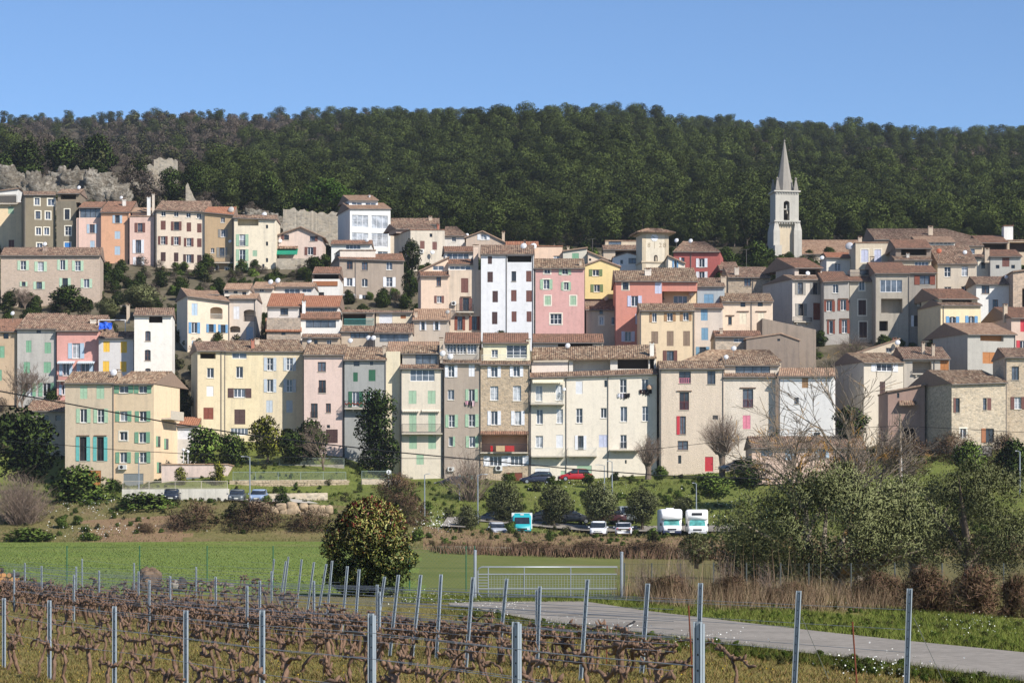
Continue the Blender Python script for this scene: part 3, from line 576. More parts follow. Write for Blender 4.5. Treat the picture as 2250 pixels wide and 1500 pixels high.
# ------------------------------------------------------------------ middle left
h = H('cream house with sky blue shutters and arched balcony', 412, 503, (650, 662), 775, 352, (250, 224, 190), rot=17, dep=9, yr=(634, 650), rm='s', dirty=.2, pipe=(503,), w='c 421 666 13 27 lb;o 462 674 27 27 - A;g 421 708 12 24 bl;gd 459 712 10 18 bl;gd 485 713 10 18 bl;c 421 748 13 20 lb')
a = h.loc(462, 701); b = h.loc(489, 701); h.bars(a.x, b.x, a.z - .1, a.z + .75, 0.02, RAILW)
h.block(430, 480, 646, 655, (240, 232, 220), yo=3, yr=640, rm='s', dn=.5, dep=3, w='v 440 648 36 7 4')
h = H('beige house with white shutter and shaded arched loggia', 504, 563, 656, 760, 355, (232, 214, 196), dep=8, yr=646, rm='s', dirty=.3, w='c 513 673 13 28 wh;o 535 680 27 26 - A;o 504 716 24 14 - A;c 541 718 15 30 lb', pipe=(560,))
a = h.loc(535, 706); b = h.loc(562, 706); h.bars(a.x, b.x, a.z, a.z + .8, 0.02, IRON)
h.block(493, 548, 636, 646, (246, 232, 212), yo=2, yr=624, rm='s', dn=.3, dep=4, w='gd 494 637 8 6 - F;gd 513 639 9 6 - F;gd 532 641 9 7 - F')
h = H('low cream attic house with two small dormers and dishes', 556, 600, 634, 660, 366, (250, 232, 206), yr=621, rm='s', w='g 570 633 10 8 - F'); h.dish(594, 619, 6, 1); h.dish(610, 616, 6, 1)
h = H('low pale terrace house with glass front between dishes and timber porch', 602, 690, 630, 660, 368, (238, 228, 216), yr=622, rm='s', w='v 625 634 34 12 3;v 664 634 20 9 2')
h = H('house with bright orange upper and lower roofs and stone base', 586, 660, 698, 755, 343, (190, 168, 144), stone=True, roof='none', w='s 618 728 9 8')
h.block(588, 658, 673, 700, (226, 216, 206), yo=2.5, yr=646, rm='n', dn=.4, dep=7, w='gd 616 677 17 15', pipe=(588,)); mb = MB()
a, b = h.loc(583, 728, -.3), h.loc(663, 728, -.3); c, d = h.loc(663, 699, 2.5), h.loc(583, 699, 2.5); sheet(mb, a, b, c, d); mb.build('roof', [ROOF['n'], SLABM], h.e)
h = H('white house with two stepped tiled roofs and strip window', 661, 747, 700, 757, 343.5, (244, 238, 228), roof='none', w='v 672 703 66 17 4 k', dirty=.3)
h.block(662, 744, 674, 699, (240, 234, 224), yo=2.2, yr=651, rm='n', dn=.3, dep=7, w='v 672 674 68 10 4 k'); mb = MB()
a, b = h.loc(660, 700, -.3), h.loc(748, 700, -.3); c, d = h.loc(748, 685, 2.2), h.loc(660, 685, 2.2); sheet(mb, a, b, c, d); mb.build('roof', [ROOF['r'], SLABM], h.e); h.ch(664, 660, 7, 700, 1.5, (248, 246, 240))
h = H('low tan cottage under the white strip window', 664, 745, 741, 770, 339, (206, 178, 144), yr=735, rm='b', w='s 690 746 8 11;g 718 746 10 12'); h.dish(679, 748, 6, .2)
h = H('white house with timber porch and dark wood balcony', 686, 746, 613, 655, 378, (242, 236, 226), roof='none', w='gd 700 642 12 9 te<', dirty=.3)
h.block(688, 745, 601, 614, (110, 84, 70), yo=.1, yr=588, rm='r', dn=0, dep=7, w='o 690 602 54 12 k'); MB().box(h.loc(688, 618).x, h.loc(742, 618).x, -.12, -.01, h.loc(0, 628).z, h.loc(0, 618).z).build('balcony_board', paint('go'), h.e)
h = H('large grey brown house with white shutters', 746, 887, (568, 573), 690, 387, (178, 158, 138), rot=12, dep=10, dirty=.8, yr=(562, 558), rm='r', w='gb 762 573 13 19 - A;gb 795 575 13 19 - A;g 849 575 13 18 - A;g 762 611 12 18 wh;g 795 612 13 18 - A;g 849 609 13 21 wh;g 762 646 13 24 wh;g 796 648 12 23 wh;g 849 650 13 24 wh', pipe=(781,))
h.block(747, 825, 551, 569, (232, 216, 198), yo=.6, roof='flat', rm='b', dn=0, dep=6)
h = H('low white house with tiled roof below the modern block', 728, 815, 536, 560, 408, (246, 242, 232), yr=529, rm='r', w='v 760 538 32 10 4'); h.dish(806, 527, 4.5, 0)
h = H('modern white block with four large glass windows', 769, 858, 459, 562, 428, (242, 240, 232), rot=17, dep=9, yr=448, rm='s', ov=.15, dirty=.15, w='v 773 472 36 28 3 K;v 816 473 36 30 3 K;v 773 511 36 26 3 K;v 816 512 36 31 3 K;v 830 552 22 8 2')
h.block(767, 830, 440, 452, (238, 238, 236), yo=3, yr=431, rm='s', dn=.8, dep=5, w='v 773 444 22 7 2;v 803 445 23 7 2'); h.ch(811, 428, 3, 436, 5, (230, 230, 230))
h = H('weathered cream house with brown shutters and open terrace', 902, 977, 506, 590, 414, (222, 206, 182), rot=20, dep=9, roof='flat', rm='r', dirty=1, w='c 923 529 10 18 br;c 950 531 10 18 br;s 944 513 6 8'); h.ch(961, 492, 4, 512, 3, (190, 110, 80)); h.dish(950, 554, 5, -.5); h.ac(922, 548, 8, 8)
h.block(870, 956, 503, 512, (190, 160, 140), yo=5, yr=495, rm='b', dn=0, dep=4)
h = H('long low house with brown roof left of the weathered terrace', 858, 962, 493, 520, 432, (226, 206, 178), yr=481, rm='b'); h.ch(942, 475, 7, 494, 3)
h = H('small white house with hipped roof and dish', 977, 1026, 518, 560, 424, (242, 232, 218), yr=499, rm='b', hip=(0, 2), w='g 993 520 9 11;v 985 541 18 5 2', dirty=.6); h.dish(1026, 516, 4, 1)
h = H('tan gabled house with white shutters at the wood edge', 1024, 1112, (522, 534), 560, 418, (216, 188, 162), roof='gable', ap=(1060, 509), rm='s', ov=.3, w='g 1056 515 13 12 wh'); h.ch(1103, 509, 6, 532, 2)
h = H('low houses roof with orange tiles behind the white tall house', 1112, 1182, 545, 570, 412, (226, 190, 160), yr=532, rm='n'); h.ch(1151, 528, 4, 545, 1, (120, 100, 90))
h = H('orange plastered wall house behind the pink house', 1172, 1236, 542, 585, 402, (250, 208, 172), roof='flat', rm='n', w='g 1216 562 13 8'); h.dish(1171, 541, 8, -.3)
h = H('pale green grey house with sloping roof and green shutter', 1237, 1290, (553, 545), 590, 400, (222, 214, 194), roof='shed', rm='s', w='c 1257 556 15 12 gr'); h.ch(1246, 541, 5, 556, 2)
h = H('cream gabled house beside the yellow gable', 1292, 1342, (553, 575), 595, 396, (244, 216, 184), roof='shed', rm='s', w='s 1294 568 5 5')
h = H('tan flat roofed house with skylight behind the white gable', 1326, 1402, 548, 575, 416, (214, 190, 160), yr=540, rm='b', w='o 1352 550 50 13 k', dep=6)
h.block(1330, 1402, 530, 545, (226, 202, 166), yo=4, roof='flat', rm='s', dn=0, dep=4, w='v 1337 529 28 9 1 k'); h.antenna(1302, 525, 552, 1)
h = H('white gabled house with terrace below the clock tower', 1347, 1402, (566, 562), 595, 392, (246, 244, 240), roof='gable', ap=(1378, 556), ov=.12, rm='s', dirty=.15, w='gd 1381 567 17 12;s 1363 571 6 9'); h.bal(1348, 1402, 592, 580, proj=.8, slab=False, m=plain((240, 240, 238), .7))
# ------------------------------------------------------------------ middle
h = H('peach house with brown shutters and balcony left of the tall white house', 925, 986, 606, 725, 352.6, (236, 204, 174), rot=5, yr=597, rm='r', dirty=.5, w='gb 959 608 10 21;g 960 650 10 15 br;v 951 586 24 9 2')
h.block(986, 1057, 593, 735, (228, 202, 172), yo=.1, roof='none', dirty=1.0, w='c 1013 611 16 32 br;gd 1017 655 13 27 br L;gd 1005 695 11 30 rb;gd 1037 695 11 30 rb')
h.bal(1003, 1041, 684, 668, proj=.8); h.ac(992, 662, 10, 9)
h.block(922, 985, (597, 566), 600, (248, 214, 180), yo=2.5, roof='shed', rm='s', dn=.5, dep=6, w='v 951 584 24 10 2')
h.block(985, 1043, 580, 594, (232, 226, 216), yo=2, yr=571, rm='r', dn=0, dep=4, w='v 988 584 46 9 4'); h.block(978, 1043, 553, 572, (226, 220, 210), yo=5, yr=543, rm='r', dn=0, dep=4, w='v 982 556 48 14 4'); h.ch(1040, 538, 11, 592, 1.5, (236, 206, 180))
h = H('tall white six storey house with dark brown shutters', 1057, 1173, 558, 735, 352, (240, 240, 242), dep=10, yr=540, rm='b', dirty=.25, pipe=(1113, 1171), w='c 1072 563 9 17 dk;c 1071 597 12 23 dk;c 1082 639 12 25 dk;c 1081 685 12 27 dk;o 1115 560 53 16 k;gd 1124 596 10 22;c 1156 595 12 24 br;c 1123 637 12 25 br;c 1156 638 13 25 br;c 1124 684 11 23 br;c 1157 684 11 23 br'); h.dish(1150, 540, 7, 1)
h = H('rose pink house with light green shutters', 1175, 1284, 589, 738, 352.2, (234, 172, 162), dep=9, yr=570, rm='o', dirty=.4, pipe=(1176,), w='g 1196 592 13 9 - F;g 1235 590 13 13 lg F;g 1194 614 13 21 lg F;g 1239 620 10 17 lg F;c 1197 650 13 20 lg F;c 1253 650 13 20 lg F;g 1209 689 25 23 - FW'); h.ch(1273, 571, 5, 582, 1)
h = H('bright yellow gabled house with olive shutters', 1285, 1362, (584, 586), 652, 363, (250, 220, 132), roof='gable', ap=(1321, 571), ov=.2, rm='s', dirty=.2, w='g 1302 592 14 14 ol;g 1305 625 13 16 ol', dn=.3)
h.block(1285, 1362, 652, 745, (172, 142, 118), yo=.25, roof='none', stone=True); h.dish(1332, 656, 5, -.2, (190, 180, 176))
h = H('narrow tan house squeezed below the yellow gable', 1288, 1354, 680, 755, 353, (216, 196, 164), yr=674, rm='b', dirty=.9, w='s 1317 681 8 9;g 1317 696 9 17 - F;g 1343 696 8 17')
h = H('coral red house with lavender shutters', 1353, 1455, 617, 758, 349, (228, 140, 116), dep=9, yr=596, rm='o', dirty=.3, w='gd 1368 620 13 16 - F;c 1439 620 15 25 lv;g 1387 650 15 23 lv;c 1396 689 9 23 lv;g 1373 728 14 22 lv')
h.block(1428, 1532, 618, 640, (228, 140, 116), yo=1.5, yr=590, rm='o', dn=0, dep=9); h.ch(1417, 590, 14, 606, 3, (240, 226, 208))
h = H('small cream house with blue shutters right of the clock tower', 1468, 1505, (562, 580), 600, 382, (250, 234, 208), roof='shed', rm='s', dirty=.2, w='g 1481 571 6 21 bl')
h = H('brick red house with white shutters and two dishes', 1480, 1582, 553, 620, 402, (198, 92, 82), rot=-8, dep=9, yr=532, rm='b', hip=(1, 3), dirty=.3, w='g 1536 568 12 19 wh;g 1536 597 12 14 wh;gd 1497 566 7 10 wh<', pipe=(1518,)); h.dish(1486, 528, 5, 4); h.dish(1517, 529, 5, 4)
h = H('low red house with dark roof right of the brick red house', 1582, 1622, 592, 610, 398, (190, 90, 80), yr=577, rm='b')
h = H('peach house with tan louvred shutters below the coral house', 1406, 1525, 682, 800, 341, (246, 214, 164), yr=668, rm='o', dirty=.3, pipe=(1524, 1408), w='g 1433 687 10 20 tn<;g 1466 687 12 18 tn;g 1501 686 12 18 tn;c 1431 728 15 27 wb;c 1465 727 15 33 wb;c 1501 727 15 33 wb;gd 1465 770 15 22 br')
h = H('peach upper house with wide green window and big sloping roof', 1458, 1530, 633, 690, 353, (246, 214, 162), dep=9, yr=600, rm='o', dirty=.3, w='v 1480 650 30 17 3'); h.dish(1518, 644, 6, -.3); h.block(1416, 1458, 656, 690, (240, 208, 160), yo=.3, yr=649, rm='b', dn=0, dep=4, w='g 1435 659 12 12')
h = H('grey blue upper house with wide blue shutters', 1532, 1592, 629, 690, 353, (176, 186, 192), yr=612, rm='b', dirty=.7, w='c 1547 646 21 20 db')
h.ch(1584, 606, 12, 626, 2); h = H('narrow beige house with tall blue shutters', 1526, 1588, 676, 800, 346, (222, 206, 190), yr=668, rm='r', dirty=.4, w='c 1540 679 15 25 db;c 1541 720 15 27 db;gd 1537 762 14 24 db')
h = H('stone upper house with single brown window', 1600, 1692, 609, 680, 374, (192, 168, 138), stone=True, yr=588, rm='b', w='gb 1635 609 15 20', pipe=(1654,)); h.ch(1614, 586, 10, 604, 1, (224, 206, 184)); h.antenna(1640, 548, 590, 3)
h = H('cream house with weathered white shutters and brown pipe', 1587, 1698, 662, 740, 350, (246, 216, 182), yr=646, rm='o', dirty=.3, pipe=(1651,), w='s 1627 662 11 12;s 1665 662 11 11;c 1625 687 15 25 cr L;c 1666 687 13 24 cr L;gd 1600 696 8 17 - L')
h = H('house with tiled loggia and reddish shaded side wall', 1741, 1808, 614, 765, 364, (220, 206, 190), rot=21, dep=9.5, yr=606, rm='b', dirty=.4, w='gd 1753 621 11 26 gy;gd 1786 621 11 26 gy;gd 1754 667 12 27 gy;c 1787 665 15 38 rb')
h.block(1746, 1806, 588, 613, (206, 186, 168), yo=2, yr=570, rm='r', dn=0, dep=6, w='o 1755 588 48 17 k'); h.dish(1775, 600, 5, .8); h.bal(1745, 1785, 705, 696, proj=.6)
h = H('grey house with red brown shutters in two rows', 1809, 1866, (619, 616), 800, 362, (188, 180, 170), yr=598, rm='r', dirty=.5, pipe=(1810,), w='g 1830 624 12 20;g 1816 661 12 23 rb L;g 1847 659 12 23 rb L;g 1822 705 8 28 rb L;g 1850 703 11 29 rb L')
h = H('beige house with large closed brown shutters', 1867, 1922, 617, 800, 362.3, (202, 190, 168), yr=606, rm='r', dirty=.4, pipe=(1920,), w='g 1888 618 12 20 - F;c 1886 659 17 33 dk F;c 1888 707 17 35 dk F'); h.block(1868, 1918, 592, 607, (216, 198, 172), yo=2.5, roof='none', dn=0, dep=3, w='gd 1889 586 23 18;'); h.bal(1868, 1915, 606, 592, yo=2.4, proj=.3, slab=False)
h = H('white house with orange roof and grid window below the church', 1816, 1868, (565, 566), 605, 392, (240, 232, 216), yr=556, rm='n', dirty=.6, w='g 1834 579 13 17 - G'); h.dish(1806, 566, 5, 0)
h = H('beige house with two arched lavender shutters', 1880, 1972, (534, 534), 605, 386, (226, 206, 172), dep=7, roof='flat', rm='s', dirty=.4, w='c 1892 548 16 28 lv FA;c 1921 548 15 27 lv FA'); h.ch(1886, 520, 8, 534, 2); h.ch(1913, 564, 8, 600, -1.5, (236, 210, 180)); h.dish(1866, 540, 9, 1, (196, 196, 200))
h = H('long grey house with picture window and shaded loggia', 1923, 1997, 600, 800, 359, (188, 176, 156), yr=578, rm='r', dirty=.8, pipe=(1924, 1997), w='v 1934 615 48 27 4;o 1936 656 47 32 -;o 1932 705 19 22 k')
h.block(1997, 2057, 599, 800, (168, 158, 144), yo=.15, yr=585, rm='r', dirty=.8, w='gd 2021 605 22 20 rb;g 2022 647 13 26 wh;gd 2008 693 11 24 wh<;gd 2032 693 10 24 wh<;s 2020 738 14 20')
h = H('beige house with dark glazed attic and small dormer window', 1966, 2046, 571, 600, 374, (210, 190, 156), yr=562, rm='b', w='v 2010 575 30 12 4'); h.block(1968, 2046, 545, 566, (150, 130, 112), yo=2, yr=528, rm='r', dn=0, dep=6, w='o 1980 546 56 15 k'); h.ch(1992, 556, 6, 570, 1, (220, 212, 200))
h = H('tan house under a wide dark tiled roof with hanging plant', 2060, 2146, 579, 650, 377, (216, 198, 172), yr=541, rm='b', dirty=.4, w='g 2075 586 14 22;g 2113 585 14 22;g 2075 630 15 10;g 2112 629 15 10'); h.dish(2063, 551, 6, 1, (196, 110, 80)); h.dish(2120, 554, 5, 2)
h = H('cream yellow house with blue shutters on the right', 2067, 2155, 670, 765, 350, (246, 220, 168), rot=14, dep=8, yr=660, rm='b', dirty=.25, pipe=(2073,), w='g 2086 695 14 25 bl A;g 2128 694 13 19 bl A')
h.block(2062, 2148, 656, 671, (224, 204, 160), yo=1.2, yr=637, rm='r', dn=0, dep=6, w='o 2070 657 66 11 k')
h = H('bright white house with two brown windows on the right', 2145, 2224, 624, 715, 369, (246, 242, 234), yr=609, rm='b', dirty=.15, w='gb 2157 627 17 18;gb 2181 658 12 18'); h.dish(2211, 608, 4.5, 1)
h = H('narrow cream house with orange framed window', 2143, 2176, 565, 610, 394, (246, 236, 210), yr=560, rm='b', w='gd 2156 576 9 14 - F')
h = H('grey house with arched brown shutters near the right edge', 2176, 2244, 563, 610, 392, (190, 186, 176), yr=550, rm='r', w='c 2202 566 16 20 br;s 2188 582 8 8;s 2222 582 8 8'); h.ch(2164, 545, 10, 560, 0)
h = H('rubble stone house at the right edge of the upper village', 2226, 2300, (598, 588), 690, 366, (206, 176, 146), stone=True, roof='shed', rm='b', w='o 2246 634 20 40 k')
h = H('long hall with low tiled roof at the top right', 1922, 2160, 526, 545, 424, (180, 150, 130), yr=504, rm='b', hip=(0, 5), dep=12); h.ch(2040, 497, 10, 520, 3)
h = H('low house with strip of small windows under tiled eave', 2014, 2098, 532, 550, 404, (240, 232, 214), yr=521, rm='s', w='v 2036 532 16 5 2;v 2056 532 16 5 2;v 2074 532 16 5 2')
h = H('row house with pale terrace and brown roof at the top right', 2098, 2160, 540, 565, 410, (226, 196, 160), yr=526, rm='b', w='v 2112 546 30 12 3')
h = H('dark open barn with tiled roof at the top right', 2150, 2214, 533, 560, 416, (150, 126, 108), yr=519, rm='r', w='o 2158 535 54 17 k')
h = H('tan block with white roof turret at the far right top', 2213, 2290, 529, 570, 418, (214, 188, 152), roof='flat', rm='s', w='o 2218 532 60 22 k', dirty=.8); h.block(2206, 2226, 497, 529, (244, 240, 234), yo=2, roof='flat', rm='r', dn=0, dep=2)
h = H('pink beige house with red shutters at the right edge', 2222, 2290, 698, 790, 346, (226, 192, 168), rot=10, yr=677, rm='r', w='c 2242 702 14 27 rd;g 2241 748 14 20 rd'); h.ch(2206, 668, 8, 690, 2)
h = H('grey concrete house with wood boarded openings', 2126, 2231, 734, 830, 337, (188, 182, 170), rot=21, dep=9, yr=713, rm='s', dirty=.4, pipe=(2230,), w='o 2154 736 51 14 wd;c 2159 773 31 26 wd')
h = H('windowless taupe house with sloping parapet', 1675, 1793, (699, 724), 800, 341, (166, 146, 126), roof='none', dirty=1, dep=8)
h = H('lower taupe shed house with slanted ridge', 1640, 1756, (745, 748), 812, 334, (158, 138, 120), roof='gable', ap=(1716, 734), ov=.15, rm='s', dirty=1, w='s 1708 744 6 5')
h = H('small house with red tiled roof and glazed terrace', 1572, 1672, 739, 790, 337, (206, 184, 156), yr=728, rm='r', w='v 1612 743 34 9 3', stone=True); h.ch(1582, 722, 6, 740, 1)
h = H('low gable with barred window and dish behind the right house', 1876, 1976, (779, 745), 800, 333, (228, 204, 168), roof='shed', rm='s', ov=.1, w='g 1947 764 12 10 - B'); h.dish(1972, 752, 6, -.3); h.ch(1962, 742, 8, 752, 1, (180, 110, 84))
h = H('tall beige house with shaded left wall behind the bare tree', 1898, 1985, 796, 965, 323, (222, 208, 184), rot=20, dep=8.5, yr=778, rm='o', dirty=.4, w='g 1926 798 35 18 wh W;c 1933 838 12 36 dk;gd 1945 838 10 22 br;c 1941 900 10 22 mr')
h = H('house with loggia and orange wood panel under a brown roof', 1986, 2086, 788, 860, 325, (206, 192, 172), yr=764, rm='b', dirty=.5, pipe=(2053,), w='o 2005 794 42 25 -;c 2066 791 34 28 wd'); h.ch(2026, 752, 6, 772, 2); h.ch(2048, 756, 6, 776, 1); h.bal(2005, 2048, 820, 812, proj=.3)
h = H('square rubble stone house with maroon shutters', 2091, 2210, (843, 839), 992, 303, (204, 184, 152), rot=17, dep=10, stone=True, yr=816, rm='o', w='gd 2100 874 9 32 br<;c 2109 874 11 32 br;gd 2160 874 8 27 -;c 2169 874 9 27 br;g 2110 941 13 20 - F;gd 2166 941 18 31 go<')
h = H('mauve brown house with sloping roof beside the stone house', 1951, 2032, (862, 846), 975, 309, (176, 140, 124), roof='shed', rm='b', dirty=.7, w='s 1971 863 5 11;o 1985 940 26 34 k A'); h.canopy(1974, 2014, 880, 890, proj=.9)
h = H('tan stone house at the right edge with dark windows', 2209, 2300, 784, 980, 306.5, (206, 182, 148), stone=True, yr=766, rm='b', pipe=(2211,), w='gd 2223 805 16 30;g 2229 872 15 26 br')
# ------------------------------------------------------------------ front row
h = H('pale yellow house with narrow strip opening and brown shutters', 434, 493, 770, 975, 321, (236, 214, 166), rot=13, dep=8, yr=752, rm='b', dirty=.5, w='o 440 775 34 13 k;g 455 808 15 22;r 454 848 15 22 wh;c 447 895 22 26 rb', pipe=(486,))
h.block(493, 577, 771, 975, (236, 214, 164), yo=.05, yr=750, rm='o', dirty=.7, pipe=(494,), w='v 510 775 32 13 2;g 519 805 15 25;g 514 853 25 20 dk W;c 515 899 24 33 dk;v 507 940 38 16 5')
h.block(577, 667, 771, 975, (226, 206, 166), yo=.1, yr=748, rm='o', dirty=.6, w='g 587 786 13 28 bg;g 630 786 13 28 bg;g 587 833 13 28 bg;g 630 833 13 28 bg;c 585 879 14 27 bg;c 629 879 14 27 bg;o 617 940 30 22 k AA', pipe=(667,)); h.ch(552, 745, 7, 765, 1, (200, 120, 90)); h.ch(560, 743, 10, 758, 3)
h = H('soft pink house with rust brown window frames', 668, 755, 779, 1005, 320.5, (238, 204, 188), yr=758, rm='o', dirty=.4, pipe=(754,), w='gb 698 795 18 21;gb 700 835 16 28 - J;gb 683 886 15 32 - J;gb 716 886 11 20;s 718 933 7 7;d 716 943 26 30 dk')
h = H('grey house with dark green shutters and flower balcony', 757, 848, 790, 1035, 320.2, (170, 170, 166), yr=764, rm='o', dirty=.6, pipe=(847,), w='s 777 793 13 11;s 813 793 7 9;c 776 818 10 20 dg;c 810 812 15 25 dg;g 774 860 15 33 dg;g 814 860 14 33 dg'); h.bal(757, 850, 896, 880, proj=.9); h.ch(841, 760, 6, 782, 1)
mb = MB()
for i in range(26): x = h.loc(760 + i * 1.9, 880).x; mb.lathe([(0, .12), (.1, .05), (.08, -.05), (0, -.1)], (x, -.78, h.loc(0, 893).z + .3 + .1 * math.sin(i * 5)), 5, i % 2)
mb.build('flower_box', [plain((190, 50, 60), .8), plain((70, 104, 50), .8)], h.e)
h.block(848, 879, 772, 900, (244, 226, 184), yo=.4, roof='none', dirty=.6)
h = H('long low house with patched tiled roof behind the front row', 850, 962, 775, 800, 331, (226, 206, 176), yr=752, rm='s'); h.dish(820, 742, 6, -1)
h = H('low house with wide strip window behind the front row', 824, 905, 731, 760, 340, (212, 198, 178), yr=712, rm='b', w='v 834 734 64 17 2 k')
h = H('low house with rooftop dish and brown glazed strip', 750, 824, 728, 765, 342, (206, 184, 156), yr=717, rm='b', w='v 770 731 40 12 4 k'); h.dish(769, 748, 6, -2); h.dish(809, 742, 6, -1)
h = H('covered terrace with dark timber ceiling and teal railing', 752, 822, 686, 720, 348, (190, 170, 148), yr=682, rm='b', w='o 752 689 52 24 k', dirty=.8); h.bal(756, 822, 715, 700, proj=.3, m=paint('te'), slab=False)
h = H('cream annex with white roller door beside the covered terrace', 826, 905, 686, 730, 349, (240, 220, 184), yr=684, rm='b', w='r 833 688 29 24 wh;c 880 692 12 8 go')
h = H('house with salmon tiled roof and two white shuttered windows', 907, 985, 703, 750, 345, (206, 188, 166), yr=680, rm='s', dirty=.5, w='gd 926 707 7 18 wh;gd 956 707 7 18 wh'); h.dish(983, 685, 5, 1, (190, 186, 180)); h.ch(911, 684, 6, 702, 1)
h = H('cream house with green shutters and attic veranda', 880, 973, 809, 1064, 319.5, (238, 222, 196), yr=800, rm='b', dirty=.5, pipe=(882, 971), w='v 901 812 54 25 4;c 898 858 17 29 lg;c 940 858 17 29 lg;c 899 907 16 41 lg;c 941 907 16 41 lg;c 899 956 17 30 lg;c 941 956 17 30 lg;c 915 997 16 23 lg')
h.bal(883, 972, 951, 931, proj=.9); h.awn(884, 923, 900, 905, (232, 222, 204), proj=.35); h.awn(927, 968, 900, 905, (232, 222, 204), proj=.35)
h.block(884, 964, 776, 801, (200, 190, 176), yo=1.6, yr=760, rm='o', dn=0, dep=6, w='v 913 778 48 22 3 k;r 889 778 24 20 wh')
h = H('grey tan house with wooden top balcony and mixed shutters', 975, 1056, 797, 1068, 319.2, (188, 168, 148), yr=791, rm='b', dirty=.6, pipe=(976,), w='g 985 803 13 25 wh;c 1030 800 13 27 wh;g 984 856 14 22;g 1030 855 13 27 lg;g 986 911 13 27 lg;g 1030 910 14 27 lg;g 986 959 9 21 lg>;g 1031 958 13 24 lg;r 1008 1043 35 25 tl'); h.ac(984, 1026, 14, 9)
h.block(978, 1053, 754, 792, (190, 180, 166), yo=1.3, yr=732, rm='r', dn=0, dep=7, w='g 982 756 20 22 - GW;g 1004 756 20 22 - GW;g 1027 756 20 22 - GW'); h.bal(979, 1053, 792, 774, yo=1.2, proj=1.0, slab=False, m=plain((176, 166, 150), .8)); h.dish(972, 776, 7, -.1); h.dish(989, 783, 7, -.1); h.ch(966, 742, 7, 770, 1.4)
h = H('rubble stone house with white shutters and red awning loggia', 1056, 1164, 800, 1068, 319, (200, 174, 138), stone=True, yr=791, rm='b', pipe=(1163,), w='g 1079 805 14 23 wh;g 1128 804 14 23 wh;g 1077 848 18 31 - GK;g 1127 847 18 33 - GK;g 1079 903 14 30 wh;g 1131 903 14 30 wh K;o 1058 955 101 37 sl;g 1076 1002 26 21 wh W;g 1122 1001 26 21 wh W;d 1112 1038 36 28 rb')
h.canopy(1055, 1161, 947, 954, proj=.8, rm='r'); h.bal(1055, 1161, 993, 975, proj=.5, br=False); h.ac(1089, 1022, 15, 12)
h.block(1062, 1160, 753, 792, (248, 236, 190), yo=1.4, yr=733, rm='r', dn=0, dep=7, dirty=.2, w='g 1080 768 14 17;g 1113 758 45 28 - GW'); h.bal(1058, 1160, 792, 779, yo=1.3, proj=1.2, slab=False, m=RAILW); h.ch(1157, 745, 8, 790, 1.5, (246, 236, 200))
h = H('long white front house with three bays and green garage', 1165, 1443, (829, 820), 1060, 319, (244, 230, 206), yr=(821, 812), rm='b', dirty=.25, pipe=(1166, 1244, 1336), w='g 1177 847 15 34 - K;g 1221 845 15 34 - K;g 1179 899 14 32;g 1223 898 14 32;g 1177 957 16 26 - K;r 1222 955 15 28 wh;r 1176 1028 32 28 wh;r 1265 837 15 28 wh;s 1328 835 6 15;g 1266 897 14 32;g 1320 896 13 22;gd 1270 957 12 30 wh;c 1316 955 20 27 lv;r 1268 1022 32 34 lg;d 1232 1034 10 22 lg;g 1362 833 15 30;g 1410 832 15 28;g 1363 893 15 33;g 1411 892 14 33;g 1363 955 14 30 - J;s 1373 1010 4 8')
h.bal(1166, 1240, 886, 866, proj=1.0, m=RAILW); h.bal(1168, 1240, 1001, 983, proj=1.0, m=RAILW); h.bal(1249, 1312, 1000, 983, proj=1.0, m=RAILW); h.bal(1340, 1406, 987, 987, proj=.9); h.awn(1170, 1238, 832, 842, (240, 228, 200), proj=1.0); h.dish(1239, 855, 4.5, -.2); h.dish(1427, 850, 6, -.1, (206, 170, 140))
h.block(1168, 1248, 795, 822, (246, 226, 208), yo=2.2, roof='none', dn=0, dep=6, dirty=.2); h.block(1250, 1442, (788, 786), 818, (236, 226, 210), yo=2.2, roof='none', dn=0, dep=6, w='o 1259 790 82 28 -;o 1357 788 68 22 k')
mb = MB(); a, b = h.loc(1168, 790, 1.6), h.loc(1443, 786, 1.6); c, d = h.loc(1440, 757, 7), h.loc(1170, 764, 7); sheet(mb, a, b, c, d); mb.build('roof', [ROOF['o'], SLABM], h.e); h.ch(1428, 752, 9, 790, 2.2, (246, 240, 226)); h.dish(1247, 759, 6, 6)
h = H('low tiled outbuildings behind the long white house', 1172, 1325, 752, 775, 338, (226, 206, 176), yr=735, rm='r', w='o 1226 753 76 9 k')
h = H('sandy stone house with red shutters and red door', 1450, 1590, 809, 1045, 317.5, (230, 206, 176), yr=795, rm='o', dirty=.7, pipe=(1452, 1589), stone=.75, w='gd 1492 816 26 26 - P;gd 1554 815 18 29;gb 1493 862 21 38 - LM;gb 1494 914 13 40 rd<;gb 1489 968 23 20 ;s 1490 1000 7 18;s 1566 912 12 9;d 1549 1003 18 32 rd')
h.block(1590, 1704, 827, 1045, (232, 214, 190), yo=.1, yr=821, rm='b', stone=.75, w='gb 1632 855 23 40 - LM;c 1632 912 17 30 pk')
h.block(1592, 1712, 802, 828, (224, 206, 182), yo=1.4, yr=785, rm='o', dn=0, dep=6, w='v 1616 804 76 19 4 k')
h.block(1500, 1716, 793, 815, (220, 200, 170), yo=6, yr=770, rm='o', dn=0, hip=(4, 1), dep=9); h.dish(1595, 784, 5.5, 1.2); h.dish(1612, 765, 6, 7)
h = H('plain white house with salmon tiled roof behind bare branches', 1711, 1831, 826, 960, 316.5, (246, 242, 236), rot=-9, dep=8, yr=810, rm='s', dirty=.2, w='c 1762 830 14 22 tn;gd 1745 873 10 14;gd 1788 950 14 14', pipe=(1713,))
